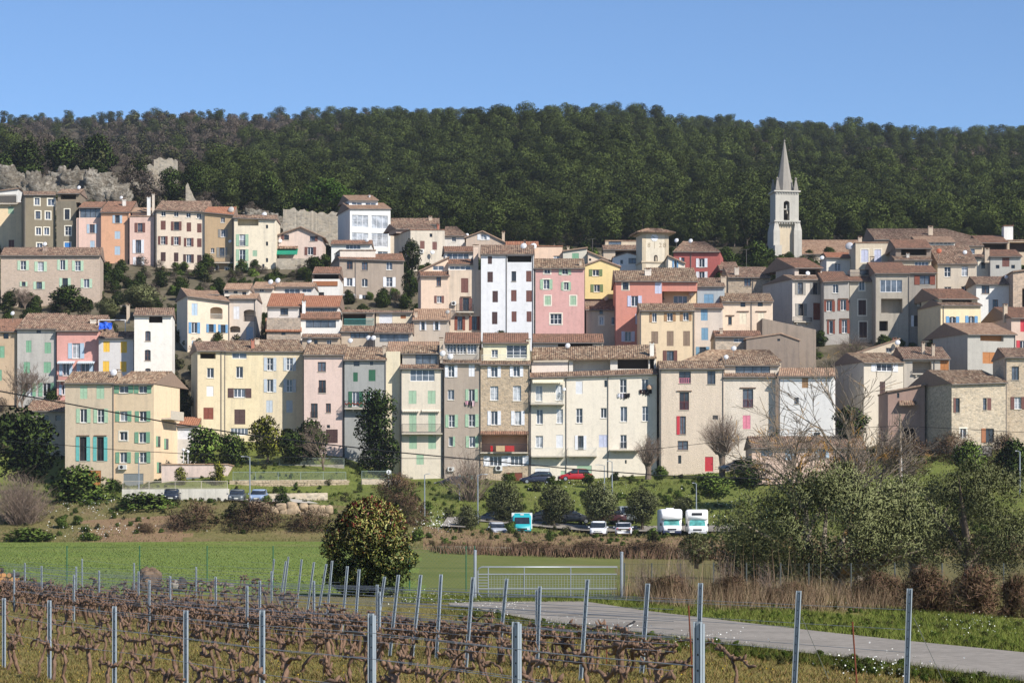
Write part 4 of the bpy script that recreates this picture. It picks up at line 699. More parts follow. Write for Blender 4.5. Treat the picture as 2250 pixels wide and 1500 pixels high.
h = H('long low pink annex with pale blue doors behind the olive trees', 1652, 1902, 983, 1030, 297, (232, 194, 168), yr=960, rm='b', dirty=.4, w='v 1672 988 26 14 3 k;c 1725 986 22 24 lb;gd 1800 985 14 22 lb')
# ------------------------------------------------------------------ church, clock tower, ruins, rocks
STN = (206, 199, 184)
h = House('tall stone church with octagonal spire and bell', 1703, 452, 8, 'church', 'church', yb=575)
h.block(1718, 1916, 558, 580, (226, 208, 176), yo=.8, dep=12, yr=529, rm='s', wall='nave_wall', ovx=.3)
h.block(1712, 1750, 487, 575, (222, 200, 164), yo=.5, dep=3.4, roof='none', wall='tower_base')
CL = stucco(STN, .8); SPM = stucco((160, 152, 140), .9)
for (a, b, t, yb) in ((1699, 1713, 492, 560), (1744, 1761, 492, 560)):
    p, q = h.loc(a, t), h.loc(b, yb); h0 = q.z - 4; mb = MB().box(p.x, q.x, -.3, 4.2, h0, p.z - 1.2); mb.box(p.x, q.x, -.3, 4.2, p.z - 1.2, p.z + .6, tx=.35, tz=.3); mb.build('buttress', CL, h.e)
p, q = h.loc(1702, 540), h.loc(1714, 575); MB().box(p.x - .25, q.x, -1.3, -.31, q.z - 3, p.z).build('buttress', CL, h.e)
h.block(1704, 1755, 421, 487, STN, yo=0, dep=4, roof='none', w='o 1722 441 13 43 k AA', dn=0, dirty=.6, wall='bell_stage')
for yy, k in ((420, .3), (486, .25)):
    p, q = h.loc(1704, yy), h.loc(1755, yy); MB().box(p.x - k, q.x + k, -k, 4 + k, p.z - .12, p.z + .14).build('cornice', CL, h.e)
    mb = MB(); n = 9
    for i in range(n): x = p.x + (q.x - p.x) * (i + .5) / n; mb.box(x - .1, x + .1, -.14, -.01, p.z - .5, p.z - .121)
    mb.build('corbel', CL, h.e)
p, q = h.loc(1704, 419), h.loc(1755, 419); cx = (p.x + q.x) / 2; top = h.loc(1727, 312, 2).z; cy = 2.0; rr = 1.72
mb = MB(); zs = [p.z + .15, p.z + (top - p.z) * .4, top]; rs = [rr, rr * .6, .1]
for i in range(8):
    for j in range(2):
        t0, t1 = math.pi / 8 + i * math.pi / 4, math.pi / 8 + (i + 1) * math.pi / 4
        mb.poly([(cx + rs[j] * math.cos(t0), cy + rs[j] * math.sin(t0), zs[j]), (cx + rs[j] * math.cos(t1), cy + rs[j] * math.sin(t1), zs[j]), (cx + rs[j + 1] * math.cos(t1), cy + rs[j + 1] * math.sin(t1), zs[j + 1]), (cx + rs[j + 1] * math.cos(t0), cy + rs[j + 1] * math.sin(t0), zs[j + 1])])
mb.lathe([(0, .35), (.16, .3), (.2, .1), (.05, 0)], (cx, cy, top), 8); sp = mb.build('spire', SPM, h.e)
MB().tube([(cx, cy, top), (cx, cy, top + 2.2)], .03, 4).tube([(cx - .35, cy, top + 1.6), (cx + .35, cy, top + 1.6)], .03, 4).build('cross', IRON, sp)
for sx in (p.x + .45, q.x - .45):
    for sy in (.45, 3.55):
        mb = MB().box(sx - .42, sx + .42, sy - .42, sy + .42, p.z + .14, p.z + 2.1, tx=.3, tz=.3); mb.lathe([(.2, 0), (.26, .15), (.12, .3), (0, .45)], (sx, sy, p.z + 2.1), 8); mb.build('pinnacle', SPM, h.e)
b = h.loc(1728.5, 468, .6); mb = MB().lathe([(0, .55), (.18, .5), (.25, .2), (.36, -.15), (.42, -.2), (0, -.18)], tuple(b), 12); mb.build('bell', plain((96, 92, 84), .4, metal=.6, name='bronze'), h.e)
MB().box(b.x - .5, b.x + .5, b.y - .1, b.y + .1, b.z + .55, b.z + .75).box(b.x - .12, b.x + .12, b.y - .1, b.y + .1, b.z + .75, b.z + 1.5).build('bell_frame', CL, h.e)

h = House('square clock tower with white dial and old date', 1411, 388, 10, 'clock_tower', 'tower', yb=595)
CTC = (234, 218, 188); h.block(1411, 1469, 512, 598, CTC, dep=4.2, roof='none', dirty=.5)
p, q = h.loc(1411, 512), h.loc(1469, 512); QN = stucco((214, 192, 156), .7)
for (a, b) in ((1411, 1419), (1461, 1469)):
    u, v = h.loc(a, 513), h.loc(b, 597); MB().box(u.x - .02, v.x + .02, -.03, -.001, v.z, u.z).build('quoin', QN, h.e)
zz = h.loc(0, 548).z; MB().box(p.x - .14, q.x + .14, -.14, 4.34, zz - .12, zz + .12).build('string_course', QN, h.e)
MB().box(p.x - .3, q.x + .3, -.3, 4.5, p.z - .15, p.z + .1).build('cornice', QN, h.e)
mb = MB(); zt = p.z + .1; X0, X1 = p.x - .95, q.x + .95; c0, c1 = p.x + 1.0, q.x - 1.0; zr = zt + .75
E4 = [(X0, -.95, zt), (X1, -.95, zt), (X1, 5.15, zt), (X0, 5.15, zt)]; K4 = [(c0, 1.0, zr), (c1, 1.0, zr), (c1, 3.2, zr), (c0, 3.2, zr)]
for i in range(4): sheet(mb, E4[i], E4[(i + 1) % 4], K4[(i + 1) % 4], K4[i], th=.1)
mb.build('roof', [ROOF['b'], QN], h.e)
cx = (p.x + q.x) / 2; dz = h.loc(0, 493).z; MB().lathe([(0, dz - .05), (1.05, dz - .05), (1.12, dz), (1.12, zr - .3)], (cx, 2.1, 0), 20).build('drum', stucco((226, 192, 158), .5), h.e)
mb = MB(); tz = h.loc(0, 467).z
for i in range(4): t = math.pi / 4 + i * math.pi / 2; mb.tube([(cx + .8 * math.cos(t), 2.1 + .8 * math.sin(t), dz), (cx + .35 * math.cos(t), 2.1 + .35 * math.sin(t), tz - .6), (cx + .5 * math.cos(t), 2.1 + .5 * math.sin(t), tz)], .03, 4)
for z, r in ((tz - .6, .4), (tz, .52)): mb.tube([(cx + r * math.cos(t), 2.1 + r * math.sin(t), z) for t in np.linspace(0, 2 * math.pi, 13)], .03, 4)
bc = mb.build('bell_cage', plain((90, 60, 50), .7, name='rust'), h.e); MB().lathe([(0, .3), (.15, .25), (.25, -.1), (.3, -.2), (0, -.2)], (cx, 2.1, dz + .6), 10).build('bell', plain((96, 92, 84), .4, metal=.6), bc)
c = h.loc(1438, 522); mb = MB(); r = .58
mb.poly([(c.x + r * math.cos(t), -.05, c.z + r * math.sin(t)) for t in np.linspace(0, 2 * math.pi, 33)[:-1]]); dl = mb.build('clock_dial', plain((244, 246, 250), .4, name='dial'), h.e)
mb = MB()
for i in range(12):
    t = i * math.pi / 6; mb.poly([(c.x + (r * k) * math.sin(t + s), -.056, c.z + (r * k) * math.cos(t + s)) for k, s in ((.78, -.05), (.92, -.05), (.92, .05), (.78, .05))])
mb.build('hour_mark', IRON, dl)
mb = MB()
for ang, L, wd_ in ((-1.45, .36, .05), (-1.2, .5, .035)):
    d = Vector((math.sin(ang), 0, math.cos(ang))); n = Vector((d.z, 0, -d.x)) * wd_; o = Vector((c.x, -.062, c.z)); mb.poly([o - n, o + n, o + d * L + n * .3, o + d * L - n * .3])
mb.build('clock_hand', IRON, dl)
def text(s, size, parent, loc, mat, depth=.01):
    cu = bpy.data.curves.new('lettering', 'FONT'); cu.body = s; cu.size = size; cu.extrude = depth; cu.align_x = 'CENTER'; cu.align_y = 'CENTER'
    ob = bpy.data.objects.new('tmp', cu); m = bpy.data.meshes.new_from_object(ob); bpy.data.objects.remove(ob); m.materials.append(mat)
    o = link('lettering', m, parent, loc); o.rotation_euler = (R(90), 0, 0); return o
dm = plain((176, 158, 132), .9, name='worn_numerals')
for ch_, px in (('8', 1426), ('2', 1451), ('8', 1460)): q2 = h.loc(px, 539); text(ch_, .95, h.e, (q2.x, -.02, q2.z), dm)
q2 = h.loc(1438, 529); q3 = h.loc(1438, 546); MB().box(q2.x - .02, q2.x + .02, -.03, -.002, q3.z, q2.z - .2).build('gnomon', dm, h.e)
u, v = h.loc(1437, 560), h.loc(1445, 575); mb = MB(); w2 = (v.x - u.x) / 2
mb.poly([(u.x, -.012, v.z), (v.x, -.012, v.z)] + [(u.x + w2 + w2 * math.cos(t), -.012, u.z - w2 + w2 * math.sin(t)) for t in np.linspace(0, math.pi, 9)]); nc = mb.build('niche', INSHADE, h.e)  # flat dark patch on the wall, the niche's shade put into its colour
MB().lathe([(.12, 0), (.16, .3), (.1, .55), (.09, .7), (0, .8)], (u.x + w2, -.02, v.z), 8).build('niche_figure', QN, nc)

RUIN = stonewall((186, 172, 148), 1.8)
def ruin(label, pts, D, th=.9, name='ruined_wall'):
    # broken wall: outline of the top edge in photo pixels, real thickness, standing on the slope
    x0, yb = pts[0][0], max(p[1] for p in pts[-1:]); o = W(x0, pts[-1][1], D); e = empty(name, o); tag(e, label, 'ruin'); mb = MB(); rr_ = random.Random(int(x0))
    top = pts[:-1]; V = []
    for (a, b), (c, d) in zip(top[:-1], top[1:]):
        n = max(1, int((c - a) / 4))
        for i in range(n): V.append((a + (c - a) * i / n, b + (d - b) * i / n + rr_.uniform(-1.6, 1.6) + 2.5 * math.sin(a * .3 + i)))
    V.append(top[-1]); zb = W(0, pts[-1][1], D).z - 2.5
    for (a, b), (c, d) in zip(V[:-1], V[1:]):
        P, Q = W(a, b, D) - o, W(c, d, D) - o; z0 = zb - o.z; t = th + rr_.uniform(-.1, .1)
        mb.poly([(P.x, 0, z0), (Q.x, 0, z0), (Q.x, rr_.uniform(-.05, .05), Q.z), (P.x, 0, P.z)]); mb.poly([(P.x, 0, P.z), (Q.x, 0, Q.z), (Q.x, t, Q.z), (P.x, t, P.z)])
        mb.poly([(P.x, t, z0), (Q.x, t, z0), (Q.x, t, Q.z), (P.x, t, P.z)])
    for (a, b) in (V[0], V[-1]): P = W(a, b, D) - o; mb.poly([(P.x, 0, zb - o.z), (P.x, th, zb - o.z), (P.x, th, P.z), (P.x, 0, P.z)])
    mb.build('masonry', RUIN, e); return e
ruin('ruined square stone tower above the rooftops', [(338, 350), (350, 347), (366, 349), (386, 350), (386, 400)], 486, 3)
ruin('low ruined wall left of the ruined tower', [(288, 372), (305, 364), (325, 362), (338, 366), (338, 395)], 484)
ruin('jagged standing fragment of ruined wall', [(408, 408), (412, 404), (416, 414), (424, 428), (430, 440), (436, 446), (436, 452)], 462)
ruin('long ruined rampart behind the pink cottage', [(622, 462), (640, 458), (660, 462), (690, 464), (715, 468), (745, 466), (745, 545)], 446)
ROCK = NT('limestone'); _v = ROCK.coords(); _n = ROCK.noise(_v, .25, 8, .7); _m = ROCK.noise(_v, 1.6, 6, .7)
ROCK.col(ROCK.mix(ROCK.ramp(_m, [(.42, (0, 0, 0)), (.6, (1, 1, 1))]), ROCK.ramp(_n, [(.32, A((92, 86, 76))), (.5, A((172, 164, 150))), (.7, A((206, 198, 184)))]), A((118, 108, 94)))); ROCK.bump(_m, 1, .8); ROCK = ROCK.mat
from mathutils import noise as mnoise
def rock(label, px, py, D, w, hh, seed, name='rock_outcrop', mat=None, dep=None, cat='rock', group=None, rough=.5, n1=34, n2=22):
    V = []; k = D / F; of = Vector((seed * 3.7, seed * 1.3, 0))
    for i in range(n2):
        for j in range(n1):
            t = math.pi * i / (n2 - 1); f = 2 * math.pi * j / n1; d = Vector((math.sin(t) * math.cos(f), math.sin(t) * math.sin(f), math.cos(t)))
            d = Vector([math.copysign(abs(c) ** .7, c) for c in d]); g = 1 + rough * (mnoise.noise(d * 1.1 + of) * .9 + mnoise.noise(d * 2.6 + of) * .5 + abs(mnoise.noise(d * 6 + of)) * .5 - abs(mnoise.noise(d * 3.3 - of)) * .7 + mnoise.noise(Vector((d.x * 2, d.y * 2, d.z * 11)) + of) * .22 + .1)
            V.append((d.x * g * w * k / 2, d.y * g * (dep or w * k * .45), d.z * g * hh * k / 2))
    q = [(i * n1 + j, i * n1 + (j + 1) % n1, (i + 1) * n1 + (j + 1) % n1, (i + 1) * n1 + j) for i in range(n2 - 1) for j in range(n1)]
    o = link(name, npmesh(name, V, q, [mat or ROCK]), None, W(px, py, D)); tag(o, label, cat, group); return o
for i, (px, py, D, w, hh, lb) in enumerate([(20, 400, 466, 90, 60, 'grey limestone crag at the left edge above the houses'), (82, 412, 462, 80, 60, 'limestone crag between the left edge and the big cliff'), (165, 400, 468, 120, 60, 'big pale limestone cliff above the orange house'), (225, 412, 464, 90, 62, 'right shoulder of the pale limestone cliff'), (135, 384, 474, 70, 44, 'upper ledge of the pale limestone cliff'), (262, 425, 458, 50, 40, 'low rock below the cliff beside bare scrub'), (468, 452, 458, 70, 26, 'flat rock ledge above the ochre house'), (560, 458, 458, 60, 30, 'pale boulder ledge above the cream loggia house'), (600, 462, 456, 40, 24, 'small rock ledge left of the rampart')]):
    rock(lb, px, py + 30, D, w, hh * 1.55, 40 + i, rough=.62, n1=52, n2=34)
# ------------------------------------------------------------------ vegetation
def leafmat(name, cols, rough=.85, spec=.08, trans=.0, lo=.62, hi=1.3):
    t = NT(name); g = t.n('NewGeometry'); oi = t.n('ObjectInfo')
    c = t.ramp(g.outputs['Random Per Island'], [(i / (len(cols) - 1), A(q, .9)) for i, q in enumerate(cols)])
    m = t.n('MapRange'); m.inputs[3].default_value = lo; m.inputs[4].default_value = hi; t.l(oi.outputs['Random'], m.inputs[0])
    cb = t.n('CombineXYZ')
    for i in range(3): t.l(m.outputs[0], cb.inputs[i])
    t.col(t.mix(1.0, c, cb.outputs[0], 'MULTIPLY')); t.b.inputs['Roughness'].default_value = rough; t.b.inputs['Specular IOR Level'].default_value = spec
    return t.mat
def barkmat(name, c, c2=None, th=.55):
    t = NT(name); v = t.coords(); n = t.noise(v, 4, 5, .7); b = A(c, .9); col = t.ramp(n, [(.3, mul(b, .55)), (.7, mul(b, 1.2))])
    if c2: col = t.mix(t.ramp(t.noise(v, .9, 4, .6), [(th, (0, 0, 0)), (th + .1, (1, 1, 1))]), col, A(c2, .9))
    t.col(col); t.bump(n, .6, .05); return t.mat
L_PINE = leafmat('pine_needles', [(66, 77, 38), (74, 86, 42), (82, 94, 47), (92, 102, 54)], lo=.4, hi=1.35)
L_OAK = leafmat('dark_evergreen_leaves', [(36, 48, 24), (52, 66, 30), (68, 84, 38), (84, 98, 48)])
L_GREEN = leafmat('green_shrub_leaves', [(66, 86, 36), (86, 108, 46), (106, 126, 58), (124, 140, 70)])
L_OLIVE = leafmat('olive_leaves', [(96, 102, 64), (108, 113, 74), (120, 124, 84), (134, 136, 98)], .5)
L_BRIGHT = leafmat('bright_pine_needles', [(56, 82, 30), (72, 100, 38), (88, 116, 46)])
L_LOQ = leafmat('loquat_leaves', [(96, 104, 34), (128, 132, 44), (164, 162, 62), (70, 84, 30)])
L_PHO = leafmat('photinia_leaves', [(104, 120, 56), (134, 146, 68), (164, 168, 84), (214, 200, 122), (148, 152, 76), (176, 140, 84)], .5, .25)
L_PHR = leafmat('photinia_red_shoots', [(120, 40, 32), (150, 54, 40), (104, 44, 34), (140, 84, 48)], .4, .5)
L_BROWN = leafmat('bramble_stems', [(92, 70, 58), (112, 88, 72), (128, 104, 84), (86, 84, 52)], .9)
L_SCRUB = leafmat('bare_scrub_twigs', [(92, 82, 74), (108, 96, 88), (122, 110, 102), (86, 84, 62)], .9)
L_SGREEN = leafmat('scrub_leaves', [(58, 64, 38), (74, 78, 48), (90, 90, 58)], .8)
L_DRY = leafmat('dry_stalks', [(124, 102, 82), (146, 122, 98), (106, 88, 74), (164, 144, 118), (112, 106, 76)], .9)
L_GRASS = leafmat('grass_blades', [(70, 84, 36), (90, 106, 44), (110, 122, 54), (134, 130, 78)], .8)
L_VG = leafmat('vineyard_weeds', [(122, 120, 62), (148, 140, 82), (168, 150, 98), (158, 122, 84), (118, 124, 56), (144, 104, 70)], .8)
L_FLOW = leafmat('white_blossom', [(238, 238, 230), (250, 250, 246), (226, 226, 214)], .8); L_YEL = leafmat('yellow_blossom', [(240, 200, 60), (226, 180, 40)], .8)
BARK = barkmat('grey_bark', (120, 106, 94)); BARKD = barkmat('dark_bark', (74, 64, 56)); TWIG = barkmat('bare_twigs', (136, 118, 104)); LICH = barkmat('bark_with_orange_lichen', (138, 126, 112), (186, 140, 66), .56); VINEB = barkmat('shaggy_vine_bark', (128, 102, 84))

def leaves(rg, blobs, N, size, asp=2.2, shell=.6, up=.0, nj=.2):
    B = np.array(blobs, dtype=float); wts = (B[:, 3] * B[:, 5]) ** 1.0; k = rg.choice(len(B), N, p=wts / wts.sum())
    d = rg.normal(size=(N, 3)); d /= np.linalg.norm(d, axis=1)[:, None]; u = shell + (1 - shell) * rg.random(N) ** .6
    P = B[k, :3] + d * B[k, 3:6] * u[:, None]
    a = rg.normal(size=(N, 3)) + d * .5; a[:, 2] += up; a /= np.linalg.norm(a, axis=1)[:, None]
    b = np.cross(a, rg.normal(size=(N, 3))); b /= np.linalg.norm(b, axis=1)[:, None] + 1e-9
    s = size * (.6 + .8 * rg.random(N))[:, None]; a *= s * .5; b *= s * .5 / asp
    V = np.stack([P - a, P + b, P + a, P - b], 1).reshape(-1, 3)
    cc = P - P.mean(0); cc /= np.linalg.norm(cc, axis=1)[:, None] + 1e-9; nn = d * .6 + cc * .7 + rg.normal(size=(N, 3)) * nj; nn[:, 2] += .15; nn /= np.linalg.norm(nn, axis=1)[:, None]; global LN; LN = np.repeat(nn, 4, axis=0)
    return V, np.arange(4 * N).reshape(N, 4)
def crownmesh(name, V, q, mats, mi=None):   # leaves shaded by the direction they face out of their clump
    m = npmesh(name, V, q, mats, mi, True); m.normals_split_custom_set_from_vertices(LN.tolist()); return m
def clumps(rg, w, z0, z1, n, r0, r1, flat=.75, prof=None):
    out = []
    for i in range(n):
        t = (i + rg.random()) / n; z = z0 + (z1 - z0) * t; e = (prof(t) if prof else math.sqrt(max(.05, 1 - (2 * t - 1) ** 2)))
        f = rg.random() * 6.283; r = 1.2 * (r0 + (r1 - r0) * rg.random()); rr = max(0, (w / 2 - r * .8)) * e * rg.random() ** .4
        out.append((rr * math.cos(f), rr * math.sin(f), z, r, r, r * flat))
    return out
def trunk(rg, hgt, r, blobs, mat, nl=5, z0=0, lean=.06):
    mb = MB(); p = Vector((0, 0, -.3)); pts = [p.copy()]
    for i in range(4): p = p + Vector((rg.normal() * lean * hgt, rg.normal() * lean * hgt, (hgt + .3) / 4)); pts.append(p.copy())
    mb.tube(pts, [r * (1.25, 1, .85, .7, .5)[i] for i in range(5)], 7)
    for i in rg.choice(len(blobs), min(nl, len(blobs)), replace=False):
        b = blobs[i]; t = rg.integers(2, 4); q = Vector(b[:3]); m_ = pts[t].lerp(q, .5) + Vector((0, 0, -.1 * hgt * .3)); mb.tube([pts[t], m_, q], [r * .5, r * .35, r * .15], 5, cap=False)
    m = bpy.data.meshes.new('trunk'); m.from_pydata(mb.v, [], mb.f); m.materials.append(mat); m.update(); return m
def proto(seed, H_, w, N, size, lm, bm, z0=.3, nb=22, r=(.13, .22), tr=.025, flat=.75, prof=None, asp=2.2, shell=.55, up=0, lm2=None, f2=0):
    rg = np.random.default_rng(seed); bl = clumps(rg, w, H_ * z0, H_ * .93, nb, w * r[0], w * r[1], flat, prof)
    V, q = leaves(rg, bl, N, size, asp, shell, up); mats = [lm] + ([lm2] if lm2 else []); mi = None
    if lm2: mi = ((V[::4, 2] / H_ + rg.random(N) * .5) > f2).astype(int)
    return (trunk(rg, H_ * max(z0, .25) * 1.25, H_ * tr, bl, bm), crownmesh('crown', V, q, mats, mi), H_, w)
def put(name, label, cat, pr, px, py, D, hpx, wpx, group=None, yaw=None):
    tr, cr, H_, w = pr; X = (px - CX) * D / F; e = empty(name, (X, D, HC + (HY - py) * D / F), rng.random() * 6.28 if yaw is None else yaw); tag(e, label, cat, group)
    sz, sx = hpx * D / F / H_, wpx * D / F / w; e.scale = (sx, sx, sz)
    if tr: link('trunk', tr, e)
    link('crown', cr, e); return e
conep = lambda t: max(.12, (1 - t) ** .7 * (.6 + .4 * min(1, t * 6)))
pinep = lambda t: (.45 + 1.0 * t) if t < .5 else math.sqrt(max(.08, 1 - ((t - .45) / .58) ** 2))
PINE = [proto(100 + i, 6.6, 4.9 + .5 * (i % 3), 3600, .3, L_PINE, BARK, .22, 20 + 2 * i, (.14, .24), .02, .62, pinep, 2.4, .5) for i in range(6)]
OAK = [proto(120 + i, 5, 5.5, 4200, .36, L_OAK, BARKD, .06, 34, (.12, .2), .03, .8, None, 2, .5) for i in range(3)]
SHR = [proto(130 + i, 3, 4, 3200, .26, L_GREEN, BARKD, .05, 26, (.12, .2), .02, .8, None, 2, .5) for i in range(2)]
OLV = [proto(140 + i, 4, 4.4, 9000, .21, L_OLIVE, BARK, .22, 34, (.13, .2), .04, .9, None, 2.8, .45, .5) for i in range(3)]
BRM = [proto(150 + i, 3, 5, 5200, .34, L_BROWN, BARKD, .02, 36, (.1, .17), .01, .9, None, 9, .3, .5) for i in range(2)]
SCR = [proto(160 + i, 3, 4.2, 900, .5, L_SCRUB, BARKD, .05, 18, (.14, .22), .01, .8, None, 7, .3, .8) for i in range(2)]
SCG = [proto(165 + i, 3, 4, 700, .45, L_SGREEN, BARKD, .05, 16, (.14, .24), .01, .8, None, 2, .5) for i in range(2)]
LOQ = proto(170, 4, 4, 2400, .3, L_LOQ, BARKD, .15, 30, (.12, .2), .03, .85, None, 2.2, .5); BPINE = proto(171, 6, 9, 5200, .34, L_BRIGHT, BARK, .3, 50, (.09, .15), .03, .7, lambda t: math.sqrt(max(.1, 1 - t ** 2.5)), 2.4, .5)
IVY = proto(173, 8, 5, 9000, .3, leafmat('ivy_leaves', [(30, 42, 20), (42, 56, 26), (56, 70, 32), (70, 84, 40)]), BARKD, .02, 60, (.12, .2), .02, .9, lambda t: .95 if t < .8 else .7, 2, .55)
CYP = proto(172, 6, 1.3, 1500, .2, L_OAK, BARKD, .03, 24, (.2, .34), .02, 1.2, conep, 2.5, .6)
# forest on the hill
DG = np.concatenate([np.arange(462, 700, 3.), np.arange(700, 1175, 6.)])
def visible_spot(px, py):
    z = Zg((px - CX) * DG / F, DG); p = HY - (z - HC) * F / DG; i = np.argmax(p <= py); return (float(DG[i]), float(z[i])) if p[i] <= py else None
spots = []; fr = random.Random(5)
while len(spots) < 3400:
    px = fr.uniform(-90, 2340); py = fr.uniform(235, 548); s_ = visible_spot(px, py)
    if not s_: continue
    D_, z_ = s_; dens = 1.0
    brown = px < 740 and D_ > 545 and py > 258 + 8 * math.sin(px * .02) and py < (405 if px < 420 else 405 - (px - 420) * .38)
    if brown: dens = .07
    if px < 430 and D_ < 575: dens = 0
    if px < 620 and D_ < 500: dens = 0
    if px > 1640 and 345 < py < 385 and D_ > 700: dens = .45
    if fr.random() < dens: spots.append((D_, px, z_, fr.choice((fr.uniform(.5, .8), fr.uniform(.8, 1.15), fr.uniform(.95, 1.35)))))
for px in np.arange(-60, 2320, 11):   # trees along the skyline
    D_ = fr.uniform(1120, 1160) if not 1050 < px < 1500 else fr.uniform(770, 800)
    if fr.random() < (.6 if 250 < px < 460 else .9): spots.append((D_, px + fr.uniform(-8, 8), zg((px - CX) * D_ / F, D_), fr.uniform(.55, 1.25)))
spots.sort()
SX = lambda p, D_: (p - CX) * D_ / F
for i, (D_, px, z_, sc_) in enumerate(spots[:285]):
    pr = PINE[i % 6]; e = empty('pine_tree', (SX(px, D_), D_, z_ - .2), fr.random() * 6.28); e.scale = (sc_, sc_, sc_ * fr.uniform(.85, 1.1)); tag(e, 'dark green pine in the lower wood close behind the village', 'tree', 'pines in the wood behind the village')
    link('trunk', pr[0], e); link('crown', pr[1], e)
def scatter(name, label, cat, pts, objs):
    m = bpy.data.meshes.new(name); m.vertices.add(len(pts)); m.vertices.foreach_set('co', np.array([p[:3] for p in pts], dtype=np.float32).ravel())
    for nm, k in (('sc', 3), ('yaw', 4)):
        at = m.attributes.new(nm, 'FLOAT', 'POINT'); at.data.foreach_set('value', np.array([p[k] for p in pts], dtype=np.float32))
    o = link(name, m); tag(o, label, cat, kind='stuff'); g = bpy.data.node_groups.new(name, 'GeometryNodeTree')
    g.interface.new_socket('Geometry', in_out='INPUT', socket_type='NodeSocketGeometry'); g.interface.new_socket('Geometry', in_out='OUTPUT', socket_type='NodeSocketGeometry')
    N_ = g.nodes.new; L_ = g.links.new; gi, go = N_('NodeGroupInput'), N_('NodeGroupOutput'); ip = N_('GeometryNodeInstanceOnPoints'); jn = N_('GeometryNodeJoinGeometry')
    for ob in objs:
        q = N_('GeometryNodeObjectInfo'); q.inputs['Object'].default_value = ob; q.inputs['As Instance'].default_value = True; L_(q.outputs['Geometry'], jn.inputs[0])
    sc_ = N_('GeometryNodeInputNamedAttribute'); sc_.data_type = 'FLOAT'; sc_.inputs[0].default_value = 'sc'; yw = N_('GeometryNodeInputNamedAttribute'); yw.data_type = 'FLOAT'; yw.inputs[0].default_value = 'yaw'
    cb = N_('ShaderNodeCombineXYZ'); L_(yw.outputs[0], cb.inputs[2]); L_(gi.outputs[0], ip.inputs['Points']); L_(jn.outputs[0], ip.inputs['Instance']); ip.inputs['Pick Instance'].default_value = True
    L_(cb.outputs[0], ip.inputs['Rotation']); L_(sc_.outputs[0], ip.inputs['Scale']); L_(ip.outputs[0], go.inputs[0]); md = o.modifiers.new('scatter', 'NODES'); md.node_group = g; return o
crown_of = lambda e: [c for c in e.children if c.name.startswith('crown')][0]
crowns = {}
for o in list(COL.objects):
    if o.name.startswith('crown') and o.data not in [c.data for c in crowns.values()]: crowns[o.data.name] = o
scatter('pine_wood', 'dense dark pine wood covering the far hillside and skyline', 'wood', [(SX(px, D_), D_, z_ - .3, sc_, fr.random() * 6.28) for D_, px, z_, sc_ in spots[285:]], list(crowns.values())[:6])
# scrub on the left hillside: two individual bushes serve as the pattern for the far mass
b1 = put('scrub_bush', 'bare grey brown scrub bush right of the pale cliff', 'bush', SCR[0], 290, 432, 466, 60, 90); b2 = put('scrub_bush', 'bare grey brown scrub bush below the ruined tower', 'bush', SCR[1], 330, 440, 462, 60, 80)
b3 = put('scrub_bush', 'dull green scrub bush left of the ruined tower', 'bush', SCG[0], 300, 392, 488, 40, 60); b4 = put('scrub_bush', 'dull green scrub bush on the crest above the cliff', 'bush', SCG[1], 210, 384, 490, 50, 70)
pts = []
while len(pts) < 3000:
    px = fr.uniform(-90, 2340); py = fr.uniform(250, 545); s_ = visible_spot(px, py)
    if not s_: continue
    D_, z_ = s_; w_ = 1 if (px < 760 and D_ > 545) else (.5 if (px > 1640 and 340 < py < 395) else (.5 if D_ < 520 else .12))
    if fr.random() < w_: pts.append((SX(px, D_), D_, z_ - .2, fr.uniform(.6, 1.3) * (1.2 if D_ > 640 else .7), fr.random() * 6.28))
scatter('hillside_scrub', 'mass of leafless and green scrub over the upper left hillside', 'scrub', pts, [crown_of(b1), crown_of(b2), crown_of(b3), crown_of(b4), crown_of(b1)])
pts = []   # rough growth between the terraced houses
while len(pts) < 2600:
    d = fr.uniform(323, 455); x = fr.uniform(-.225, .225) * d; pts.append((x, d, zg(x, d) - .15, fr.uniform(.2, .62), fr.random() * 6.28))
c1 = put('garden_bush', 'low dark bush under the long cream house beside the pergola', 'bush', OAK[0], 372, 622, 411, 24, 40); c2 = put('garden_bush', 'low green bush beside the bright shrub under the cream loggia house', 'bush', SHR[0], 580, 632, 409, 24, 40)
scatter('terrace_scrub', 'rough growth filling the gaps between the terraced houses', 'scrub', pts, [crown_of(c1), crown_of(c2), crown_of(b1), crown_of(b3)])
V_ = lambda *a, **k: put(*a, **k)
V_('umbrella_pine', 'bright green rounded umbrella pine left of the modern white block', 'tree', BPINE, 715, 470, 462, 72, 155)
V_('pine_tree', 'yellow autumn tree near the skyline on the right', 'tree', LOQ, 1905, 332, 1000, 36, 34)
